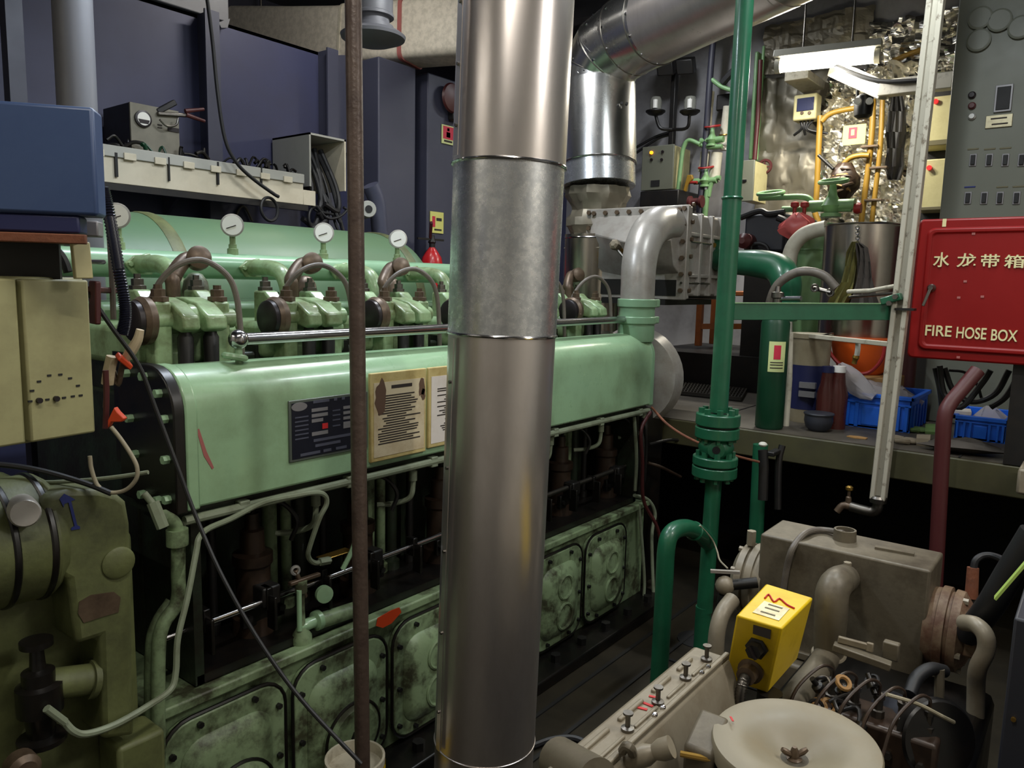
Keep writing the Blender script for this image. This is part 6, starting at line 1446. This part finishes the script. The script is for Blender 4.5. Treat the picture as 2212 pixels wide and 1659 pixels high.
# dark red pipe bending out below the box
solo(MB().tube([U(2112, 800, X=3.56), U(2080, 838, X=3.52), U(2052, 872, X=3.48), U(2040, 905, X=3.46), U(2034, 1000, X=3.46), U(2024, 1190, X=3.46), U(2012, 1400, X=3.46)], .029, 16, sm=4), 'dark_red_pipe', 'dark red pipe bending down from under the red hose box', 'pipe', 'red_dark')
cabs = [((2030, 790), (2040, 850), (2075, 880), (2120, 830), (2140, 800)), ((2040, 795), (2060, 845), (2100, 868), (2150, 850), (2180, 800)), ((2020, 795), (2030, 840), (2035, 880), (2040, 930)), ((2140, 880), (2170, 860), (2190, 830), (2205, 790)), ((2050, 800), (2085, 805), (2110, 830), (2120, 860))]
nm = ('left inner', 'wide', 'straight hanging', 'right', 'small upper')
for i, c_ in enumerate(cabs): solo(MB().tube([U(x, y, X=3.78+.02*i) for x, y in c_], .012 if i != 4 else .006, 8, sm=6), 'hose_loop', nm[i]+' black cable loop hanging under the red hose box', 'cable', 'rubber', group='cable loops under the hose box')

# ---------------------------------------------------------------- grey switchboard cabinet
KX = 4.6
ky1 = U(2045, 300, X=KX).y; ky0 = ky1-1.1
kb = thing('switchboard', 'tall grey switchboard cabinet with rows of switches above the red hose box', 'cabinet', (KX+.2, (ky0+ky1)/2, ZP))
MB().box((KX, ky0, ZP), (KX+.45, ky1, 3.35)).build('case', 'cabinet_grey', kb, bevel=.006)
def kp(x, y, w_, h_, dep, mat, name, parent=None):
    q = U(x, y, X=KX); return MB().box((KX-dep, q.y-w_/2, q.z-h_/2), (KX+.002, q.y+w_/2, q.z+h_/2)).build(name, mat, parent or kb, bevel=.002)
for y, xs in ((346, (2102, 2137, 2172, 2207)), (428, (2091, 2126, 2160, 2196)), ):
    for x in xs:
        s_ = kp(x, y, .032, .062, .006, 'plate_field', 'switch'); kp(x, y, .020, .048, .016, 'dark_slot', 'toggle', s_)
for x, y in ((2102, 322), (2138, 322), (2172, 320), (2095, 404), (2165, 404), (2200, 403)): kp(x, y, .05, .008, .003, 'blue_ink' if y == 404 and x < 2100 else 'cream_dark', 'label_strip')
for y, m in ((206, 'wheel_dark'), (229, 'red_dark'), (252, 'gauge_rim')):
    q = U(2100, y, X=KX); MB().lathe((KX, q.y, q.z), (-1, 0, 0), [(0, .018), (.008, .018), (.012, .012), (.02, .012)], 16).build('pilot_lamp', m, kb)
m_ = kp(2168, 213, .075, .13, .012, 'plate_field', 'meter'); kp(2168, 213, .058, .11, .016, 'dark_slot', 'meter_window', m_)
m_ = kp(2158, 262, .115, .062, .008, 'plate_alu', 'name_plate')
kp(2158, 256, .07, .008, .0095, 'ink', 'plate_print', m_); kp(2160, 268, .07, .008, .0095, 'ink', 'plate_print', m_)
for x, y in ((2115, 88), (2160, 45), (2118, 40), (2205, 60)):
    q = U(x, y, X=KX); g_ = MB().lathe((KX, q.y, q.z), (-1, 0, 0), [(0, .055), (.015, .055), (.018, .047)], 26).build('dial', 'cabinet_grey', kb)
    MB().lathe((KX-.016, q.y, q.z), (-1, 0, 0), [(0, .046), (.003, .046)], 26).build('dial_face', 'cabinet_grey', g_)
# ================================================================ AUXILIARY DIESEL, lower right
ax = thing('auxiliary_diesel', 'grey auxiliary diesel engine with square header tank in the lower right', 'engine', (2.0, .5, 0))
TZ = .80
tl_, tr_ = U(1675, 1112, Z=TZ), U(2034, 1200, Z=TZ)
fx0 = U(1645, 1138, Z=TZ)
TX1 = (tl_.x+tr_.x)/2; TX0 = TX1-.21; TY1 = (tl_.y+fx0.y)/2-.03; TY0 = tr_.y+.0
zb_ = .43
tank = MB().box((TX0, TY0, zb_), (TX1, TY1, TZ)).build('header_tank', 'aux_grey', ax, bevel=.008, seg=3)
MB().lathe(((TX0+TX1)/2+.02, U(1833, 1158, Z=TZ).y, TZ), Z3, [(-.002, .036), (.035, .034), (.035, .028), (.010, .027)], 26).build('filler_neck', 'aux_grey', tank)
q = U(1932, 1192, Z=TZ); MB().obox((q.x, q.y, TZ+.004), (.1, -1, 0), (1, .1, 0), Z3, .055, .012, .004).build('raised_plate', 'aux_grey', tank)
MB().box((TX0-.012, TY0+.01, zb_-.015), (TX1+.01, TY1-.01, zb_+.01)).build('tank_flange', 'aux_grey', tank, bevel=.004)
# end covers of the heat exchanger
CZ = .60; CXm = (TX0+TX1)/2-.0
for yy, s_, m in ((TY1, 1, 'aux_grey_pale'), (TY0, -1, 'rusty_cream')):
    e = MB().lathe((CXm, yy, CZ), (0, s_, 0), [(-.01, .115), (.02, .118), (.022, .125), (.045, .125), (.047, .112), (.055, .112), (.057, .122), (.08, .12), (.10, .09), (.115, .05), (.12, .01)], 40).build('end_cover', m, ax)
    bolts(e, [(CXm+.112*math.cos(i*math.pi/4+.3), yy+s_*.08, CZ+.112*math.sin(i*math.pi/4+.3)) for i in range(8)], (0, s_, 0), .010, .014, 'aux_grey_pale')
MB().obox((CXm-.02, TY0-.12, CZ+.02), X3, Y3, Z3, .07, .03, .06).build('cover_box', 'rusty_cream', ax, bevel=.01)
q = Vector((CXm-.08, TY0-.15, CZ+.03)); MB().cyl(q, q-X3*.012, .012, n=12).build('cover_hole', 'dark_slot', ax)
bolts(ax, [(CXm-.02, TY1+.06, CZ+.125)], Z3, .016, .05, 'aux_grey_pale', 'cover_stud')
# vent and cock at the left end
c = U(1566, 1265, d=2.55); vk = MB().ball(c, .032, 16).build('drain_cock', 'aux_grey_pale', ax)
MB().bar(c+Vector((-.02, .045, .045)), c+Vector((.02, -.04, .05)), .012, .01).build('cock_lever', 'grey_cast', vk)
MB().cyl(c, c+Vector((.05, -.09, .02)), .018, n=12).build('cock_neck', 'black_iron', vk)
MB().lathe(c-Vector((0, 0, .03)), -Z3, [(0, .02), (.03, .024), (.04, .02)], 14).build('cock_tail', 'black_iron', vk)
MB().tube([U(1582, 1295, d=2.5), U(1562, 1322, d=2.46), U(1550, 1360, d=2.44), U(1546, 1410, d=2.44), U(1548, 1480, d=2.44)], .026, 14, sm=4).build('coolant_pipe', 'aux_grey_pale', ax)
# front coolant elbow
el = [Vector((TX0+.01, U(1825, 1250, X=TX0).y, U(1825, 1250, X=TX0).z)), U(1810, 1258, d=2.16), U(1798, 1280, d=2.12), U(1795, 1320, d=2.12), U(1792, 1370, d=2.14), U(1790, 1412, d=2.16)]
MB().tube(el, [.042, .043, .044, .044, .042, .040], 24, sm=5).build('coolant_elbow', 'aux_grey', ax)
MB().ring(el[-1], el[-1]-el[-2], .041, .006, 24, 6).build('hose_clip', 'aux_grey_pale', ax)
MB().tube([el[-1], U(1765, 1450, d=2.08), U(1725, 1500, d=1.98), U(1680, 1570, d=1.86), U(1640, 1650, d=1.75)], .036, 20, sm=4).build('coolant_pipe', 'aux_grey', ax)
bolts(ax, [U(1830, 1228, X=TX0-.03)], Z3, .012, .02, 'aux_grey_pale')
# right end return pipe
MB().tube([U(2082, 1345, d=2.1), U(2108, 1350, d=2.05), U(2128, 1372, d=2.02), U(2130, 1405, d=2.02), U(2112, 1445, d=2.04), U(2108, 1500, d=2.08), U(2105, 1660, d=2.1)], .022, 16, sm=5).build('return_pipe', 'aux_grey_pale', ax)
# hose across the tank top
ht = thing('overflow_hose', 'dark overflow hose lying across the top of the header tank', 'hose', U(1740, 1150, Z=TZ+.015))
zt_ = TZ+.012
hp_ = [U(1822, 1152, Z=zt_+.01), U(1790, 1146, Z=zt_), U(1760, 1145, Z=zt_), U(1735, 1155, Z=zt_)]
hp_ += [Vector((TX0-.012, U(1712, 1185, X=TX0-.012).y, U(1712, 1185, X=TX0-.012).z)), Vector((TX0-.012, U(1700, 1225, X=TX0-.012).y, U(1700, 1225, X=TX0-.012).z)), Vector((TX0-.012, U(1692, 1275, X=TX0-.012).y, U(1692, 1275, X=TX0-.012).z))]
MB().tube(hp_, .010, 10, sm=6).build('hose', 'rubber_grey', ht)
# engine block, sump and clutter
MB().box((.75, .16, .12), (TX0+.06, .66, .47)).build('engine_block', 'oil_black', ax, bevel=.03)
MB().box((TX0+.02, TY0+.04, .12), (TX1+.1, TY1-.03, zb_)).build('timing_case', 'oil_black', ax, bevel=.03)
MB().box((.6, .2, .02), (2.7, .62, .13)).build('sump', 'oil_black', ax, bevel=.02)
MB().box((.6, .1, 0), (2.75, .16, .06)).box((.6, .66, 0), (2.75, .72, .06)).build('bed_rail', 'black_iron', ax)
MB().bar(U(1800, 1395, d=2.05), U(1925, 1440, d=1.98), .03, .02).build('bracket_strip', 'aux_grey', ax, bevel=.003)
MB().bar(U(1810, 1380, d=2.05), U(1885, 1400, d=2.02), .012, .018).bar(U(1880, 1388, d=2.02), U(1878, 1408, d=2.02), .018, .012).build('bracket_strip', 'aux_grey_pale', ax, bevel=.003)
q = U(1925, 1405, d=2.02); MB().obox(q, X3, Y3, Z3, .012, .02, .024).build('relay_box', 'aux_grey', ax, bevel=.004)
rnd = random.Random(5)
for i in range(30):
    x = rnd.uniform(1690, 1900); y = rnd.uniform(1465, 1640); d_ = 1.95-(y-1440)*.0012
    a = U(x, y, d=d_); m = rnd.choice(['oily_brown', 'oil_black', 'oil_black', 'black_iron', 'oil_black', 'steel'])
    if i % 3 == 0: MB().lathe(a, (rnd.uniform(-1, 1), rnd.uniform(-1, 1), 1.2), [(0, .008), (.012, .008), (.014, .014), (.026, .014), (.03, .007), (.05, .007)], 12).build('fuel_fitting', m, ax)
    elif i % 3 == 1: MB().ring(a, (rnd.uniform(-1, 1), rnd.uniform(-1, 1), rnd.uniform(-1, 1)), .016, .004, 16, 6).build('hose_clip', m, ax)
    else: MB().tube([a, a+Vector((rnd.uniform(-.05, .05), rnd.uniform(-.05, .05), .02)), a+Vector((rnd.uniform(-.1, .1), rnd.uniform(-.1, .1), -.05))], .005, 8, sm=5).build('fuel_line', m, ax)
for (x, y) in ((1822, 1475), (1790, 1525), (1770, 1525)):
    q = U(x, y, d=1.87); MB().ring(q, (-.4, -.5, .8), .016, .006, 16, 6).build('banjo_ring', 'wood', ax)
MB().tube([U(1915, 1500, d=1.78), U(1980, 1520, d=1.78), U(2030, 1545, d=1.8), U(2060, 1560, d=1.82)], .005, 8, sm=4).build('fuel_line', 'cable_cream', ax)
MB().tube([U(1965, 1500, d=1.95), U(1980, 1465, d=1.98), U(2010, 1445, d=2.0), U(2040, 1450, d=2.02)], .017, 12, sm=6).build('water_hose', 'rubber', ax)
MB().tube([U(2030, 1445, d=2.0), U(2028, 1520, d=2.0), U(2024, 1650, d=2.0)], .012, 10).build('drain_pipe', 'aux_grey', ax)
# injection pump with delivery valves, belt pulley and alternator below the tank
ip = U(1880, 1500, d=1.9)
pb0 = MB().box((ip.x-.05, ip.y-.16, .40), (ip.x+.07, ip.y+.12, .56)).build('injection_pump', 'oily_brown', ax, bevel=.01)
for i in range(5):
    yy = ip.y-.13+.055*i
    MB().lathe((ip.x, yy, .56), Z3, [(0, .016), (.018, .016), (.02, .011), (.045, .011), (.047, .014), (.058, .014)], 8).build('delivery_valve', 'steel', pb0)
    MB().tube([(ip.x, yy, .615), (ip.x-.01, yy, .65), (ip.x-.05, yy+.02, .665), (ip.x-.13, yy+.05, .63), (ip.x-.18, yy+.06, .56)], .0042, 8, sm=5).build('injector_pipe', 'oily_brown', pb0)
bolts(pb0, [(ip.x-.05, ip.y-.13+.07*i, .50) for i in range(4)], (-1, 0, 0), .010, .012, 'steel')
MB().box((TX0-.05, TY0+.03, .30), (TX0+.06, TY1-.05, zb_-.02)).build('water_jacket', 'aux_grey', ax, bevel=.012)
bolts(ax, [(TX0-.05, TY0+.08+.08*i, .40) for i in range(6)], (-1, 0, 0), .011, .012, 'aux_grey_pale')
pu = U(2010, 1590, d=1.85)
MB().lathe(pu, (-.6, -.6, .2), [(0, .09), (.008, .095), (.014, .085), (.022, .085), (.03, .095), (.036, .09), (.038, .03)], 36).build('belt_pulley', 'oil_black', ax)
MB().lathe(pu+Vector((.03, .03, -.01)), (.6, .6, -.2), [(0, .06), (.12, .06), (.14, .04)], 28).build('alternator', 'motor_dark', ax)
# ---- rocker cover bar with studs
RZ = .75
x0, x1 = 1.02, U(1520, 1400, Z=RZ).x; ya, yb = .628, .718
rc = MB().prism([(x0, ya, RZ), (x0, yb, RZ), (x0, yb, RZ-.03), (x0, yb-.01, RZ-.10), (x0, yb-.02, .45), (x0, ya-.06, .45), (x0, ya-.045, RZ-.12), (x0, ya-.02, RZ-.04)], (x1-x0, 0, 0)).build('rocker_cover', 'aux_grey_pale', ax, bevel=.010, seg=3)
for (s0, s1) in ((1.12, 1.21), (1.25, 1.345), (1.39, 1.47), (1.51, 1.58)):
    MB().bar((s0, .69, RZ+.002), (s1, .69, RZ+.002), .010, .010).build('cover_rib', 'aux_grey_pale', rc, bevel=.003)
    MB().bar((s0, .655, RZ+.002), (s1, .655, RZ+.002), .007, .006).build('cover_rib', 'aux_grey_pale', rc, bevel=.002)
MB().bar((x0+.0, .634, RZ+.004), (x1, .634, RZ+.004), .012, .012).build('cover_rim', 'aux_grey_pale', rc, bevel=.003)
for x in (1.235, 1.36, 1.49, 1.60):
    s_ = MB().lathe((x, .662, RZ), Z3, [(0, .013), (.006, .013), (.008, .005), (.032, .005), (.033, .010), (.037, .010)], 14).build('cover_stud', 'steel', rc)
for x in (1.30, 1.335, 1.52, 1.555): MB().lathe((x, .638, RZ+.008), Z3, [(0, .006), (.006, .006), (.008, .003)], 10).build('screw', 'polished_steel', rc)
for i, (x, y) in enumerate(((1418, 1502), (1402, 1515), (1390, 1526))):
    a = U(x-16, y+1, Z=RZ+.0012); b = U(x+8, y+7 if i != 1 else y+11, Z=RZ+.0012); MB().bar(a, b, .007, .0016).build('paint_mark', 'red_ink', rc)
MB().lathe(U(1365, 1640, Z=RZ-.01), (.2, -.5, .3), [(-.03, .012), (0, .02), (.03, .02), (.045, .014), (.06, .02), (.08, .02)], 16).build('breather', 'aux_grey_pale', ax)
MB().tube([U(1345, 1622, Z=RZ+.015), U(1352, 1612, Z=RZ+.03), U(1362, 1616, Z=RZ+.03), U(1366, 1628, Z=RZ+.01)], .009, 10, sm=4).build('breather_neck', 'aux_grey', ax)
MB().cyl(U(1205, 1640, d=1.42), U(1290, 1690, d=1.30), .04, n=24).build('exhaust_stub', 'aux_grey', ax)
MB().cyl(U(1470, 1628, d=1.42), U(1535, 1640, d=1.40), .006, n=8).build('dip_stick', 'brass', ax)
MB().cyl(U(1520, 1565, d=1.5), U(1560, 1577, d=1.48), .005, n=8).build('dip_stick', 'polished_steel', ax)
MB().obox(U(1525, 1610, d=1.45), (1, .1, .3), Y3, Z3, .05, .03, .03).build('rocker_bracket', 'aux_grey', ax, bevel=.008)
# ---- air filter
fc = U(1717, 1606, Z=.78); FR = .148
af = thing('air_filter', 'round cream air filter lid with wing nut at the bottom right', 'air filter', (fc.x, fc.y, .62))
tilt = Vector((-.04, .03, 1)).normalized()
MB().lathe(fc, tilt, [(-.03, FR), (-.002, FR), (.003, FR-.003), (.004, FR-.010), (.003, .10), (-.002, .082), (-.012, .058), (-.026, .034), (-.032, .02), (-.033, .004)], 72).build('lid', 'filter_cream', af)
MB().lathe(fc-tilt*.165, tilt, [(0, FR-.012), (.135, FR-.012)], 72).build('element', 'filter_dark', af)
_, fu, fv = frame_of(tilt)
for i in range(72):
    a = 2*math.pi*i/72; n_ = fu*math.cos(a)+fv*math.sin(a)
    if n_.dot(Vector(FW)) < .35: MB().bar(fc-tilt*.16+n_*(FR-.010), fc-tilt*.032+n_*(FR-.010), .0035, .004, up=n_).build('pleat', 'filter_dark', af, smooth=False)
MB().lathe(fc-tilt*.19, tilt, [(0, FR-.02), (.025, FR-.004), (.03, FR-.012)], 60).build('pan', 'filter_dark', af)
wn = MB().lathe(fc-tilt*.033, tilt, [(0, .014), (.004, .014), (.006, .008), (.020, .007), (.026, .004)], 16).build('wing_nut', 'bronze_brown', af)
for s_ in (-1, 1):
    dv = (fu*.8+fv*.6)*s_
    MB().tube([fc-tilt*.022+dv*.006, fc-tilt*.016+dv*.016, fc-tilt*.011+dv*.023], [.005, .006, .004], 10, sm=3).build('wing', 'bronze_brown', wn)
q = U(1578, 1548, Z=.78+.0075); MB().bar(q, q+Vector((-.012, -.01, 0)), .004, .001).build('ink_mark', 'red_ink', af)
MB().cyl(fc-tilt*.19, (fc.x, fc.y, .46), .06, n=24).build('intake_neck', 'aux_grey', af)
# ---- yellow box
YZ = .865
p1, p2, p3, p4 = U(1655, 1260, Z=YZ), U(1757, 1291, Z=YZ), U(1690, 1358, Z=YZ), U(1590, 1329, Z=YZ)
o_ = (p4+p3)/2; ux = ((p1-p4)+(p2-p3))/2; uy = ((p3-p4)+(p2-p1))/2
ux.z = 0; uy.z = 0
dep = U(1563, 1466, d=1.62).z
hgt = .215
yb_ = thing('yellow_control_box', 'yellow control box with red scribble and a dark knob on the auxiliary diesel', 'box', p4+ux/2+uy/2-Vector((0, 0, hgt)))
cc_ = p4+ux/2+uy/2-Vector((0, 0, hgt/2)); LX, LY = ux.length/2, uy.length/2; ux.normalize(); uy.normalize()
zd = (p4-U(1566, 1466, Z=YZ-hgt)).normalized()
MB().prism([p4, p3, p2, p1], -zd*hgt/zd.z).build('case', 'yellow_box', yb_, bevel=.005)
tp0 = cc_+Z3*(hgt/2+.0006)
pl_ = MB().obox(tp0-ux*LX*.30, ux, uy, Z3, LX*.36, LY*.55, .001).build('rating_plate', 'plate_alu', yb_)
for k in (-.2, .05, .25): MB().obox(tp0-ux*LX*(.30-k)+uy*LY*.05*k+Z3*.0012, ux, uy, Z3, LX*.03, LY*.3, .0004).build('plate_print', 'cream_dark', pl_)
zig = [(1652, 1292), (1661, 1284), (1672, 1300), (1684, 1293), (1700, 1306), (1716, 1314)]
MB().tube([U(x, y, Z=YZ+.002) for x, y in zig], .0022, 6, sm=3).build('scribble', 'red_ink', yb_)
fc_ = cc_-ux*(LX+.0012)+Z3*(hgt/2)
def yf(u_, v_): return fc_+uy*(LY*u_)-zd*(hgt/2*(1-v_)/zd.z)
MB().obox(yf(.15, .78), ux, uy, Z3, .001, LY*.36, .011).build('name_tag', 'filter_dark', yb_)
kn = MB().lathe(yf(.1, .30), -ux, [(0, .026), (.008, .026), (.010, .020), (.03, .018)], 6).build('knob', 'black_iron', yb_)
MB().obox(yf(.1, .30)-ux*.032, ux, (uy+Z3*.6).normalized(), (Z3-uy*.6).normalized(), .004, .003, .016).build('knob_grip', 'wheel_dark', kn)
gl = MB().lathe(yf(.05, -.42), -ux, [(0, .030), (.01, .030), (.012, .022), (.04, .022)], 18).build('cable_gland', 'bronze_brown', yb_)
g0 = yf(.05, -.42)-ux*.04
tmp = MB().tube([g0, g0-ux*.02-Z3*.01, g0-ux*.03-Z3*.05, g0-ux*.02-Z3*.10+uy*.01, g0+Z3*-.15+uy*.03], .01, 3, sm=14); m_ = len(tmp.v)//3
cen_ = [(tmp.v[3*i]+tmp.v[3*i+1]+tmp.v[3*i+2])/3 for i in range(m_)]
MB().tube(cen_, [.0135 if i % 2 else .011 for i in range(m_)], 12).build('flexible_conduit', 'steel', gl, ang=80)
MB().cyl(cc_-Z3*(hgt/2), (cc_.x, cc_.y, .46), .03, n=12).build('stand', 'black_iron', yb_)

# ---------------------------------------------------------------- bits at the right edge
wl_ = thing('welding_plug', 'orange brown welding cable plug hanging right of the header tank', 'plug', U(2100, 1290, d=2.3))
MB().cyl(U(2102, 1226, d=2.3), U(2098, 1292, d=2.3), .016, .018, n=16).build('grip', 'rust', wl_)
MB().cyl(U(2098, 1292, d=2.3), U(2096, 1312, d=2.3), .014, n=12).build('collar', 'black_iron', wl_)
MB().tube([U(2103, 1228, d=2.3), U(2108, 1210, d=2.3), U(2125, 1200, d=2.3), U(2150, 1202, d=2.28), U(2185, 1220, d=2.2), U(2230, 1260, d=2.1)], .010, 10, sm=5).build('cable', 'rubber', wl_)
hb_ = [U(2235, 1150, d=2.0), U(2180, 1240, d=2.05), U(2135, 1315, d=2.1), U(2090, 1370, d=2.2)]
solo(MB().tube(hb_, .035, 14, sm=4), 'black_hose', 'thick black hose slanting down at the right edge', 'hose', 'rubber')
solo(MB().bar(U(2225, 1205, d=1.92), U(2150, 1292, d=1.97), .028, .006), 'reflective_strip', 'yellow green strip slanting along the black hose', 'strip', 'strap_green')
q = U(2190, 1500, d=1.75)
cb = thing('dark_locker', 'dark grey locker at the lower right edge', 'locker', (q.x+.1, q.y-.2, 0))
A = U(2172, 1500, d=1.72); 
MB().box((A.x, A.y-.5, 0), (A.x+.5, A.y, U(2200, 1325, d=1.72).z)).build('case', 'motor_dark', cb, bevel=.006)
q = U(2196, 1560, d=1.7); MB().cyl((A.x, A.y-.02, q.z), (A.x-.008, A.y-.02, q.z), .005, n=10).build('screw', 'brass', cb)
solo(MB().box((3.4, U(2200, 1050, X=3.4).y-.3, U(2200, 1068, X=3.4).z), (3.6, U(2195, 1050, X=3.4).y, U(2200, 1012, X=3.4).z)), 'pale_case', 'pale case corner at the right edge below the platform', 'case', 'aux_grey_pale', bevel=.01)
# thin orange-brown cable from the engine end to the pipe
solo(MB().tube([U(1408, 880, d=3.7), U(1440, 915, d=3.6), U(1480, 942, d=3.5), U(1530, 965, d=3.42), U(1590, 985, d=3.4), U(1640, 998, d=3.42)], .006, 8, sm=5), 'orange_cable', 'thin orange brown cable sagging behind the flanged valve', 'cable', 'rust')
dv = thing('hand_valve', 'dark valve with a pale knob beside the dark green suction pipe', 'valve', U(1655, 1000, d=3.45))
MB().tube([U(1648, 972, d=3.45), U(1650, 1010, d=3.45), U(1648, 1080, d=3.45)], .022, 12).build('stem', 'black_iron', dv)
MB().ball(U(1648, 960, d=3.45), .02, 12, (1, 1, .6)).build('knob', 'white_plastic', dv)
MB().box(U(1655, 985, d=3.44), U(1690, 970, d=3.5)).build('body', 'black_iron', dv, bevel=.004)
MB().tube([U(1680, 1100, d=3.5), U(1682, 1000, d=3.5), U(1690, 962, d=3.5)], .016, 10, sm=3).build('pipe', 'black_iron', dv)
# pail at the foot of the pole, hose on the floor
pl2 = U(790, 1650, h=1.95)
pb_ = thing('paint_pail', 'white pail with a yellow side at the foot of the brown pole', 'pail', (pl2.x+.03, pl2.y+.06, 0))
zt_ = U(790, 1622, h=2.05).z
MB().lathe((pl2.x+.03, pl2.y+.08, 0), Z3, [(0, .075), (zt_-.01, .085), (zt_, .085), (zt_, .078), (zt_-.03, .076)], 28).build('body', 'white_paint', pb_)
MB().lathe((pl2.x+.03, pl2.y+.08, zt_-.1), Z3, [(0, .0845), (.08, .0865)], 28, cap=False).build('label_band', 'yellow_box', pb_)
solo(MB().tube([U(x, y, Z=.012) for x, y in ((1150, 1612), (1190, 1598), (1235, 1594), (1270, 1608), (1300, 1640))], .012, 8, sm=5), 'floor_hose', 'black hose lying on the floor beside the big pipe', 'hose', 'rubber')
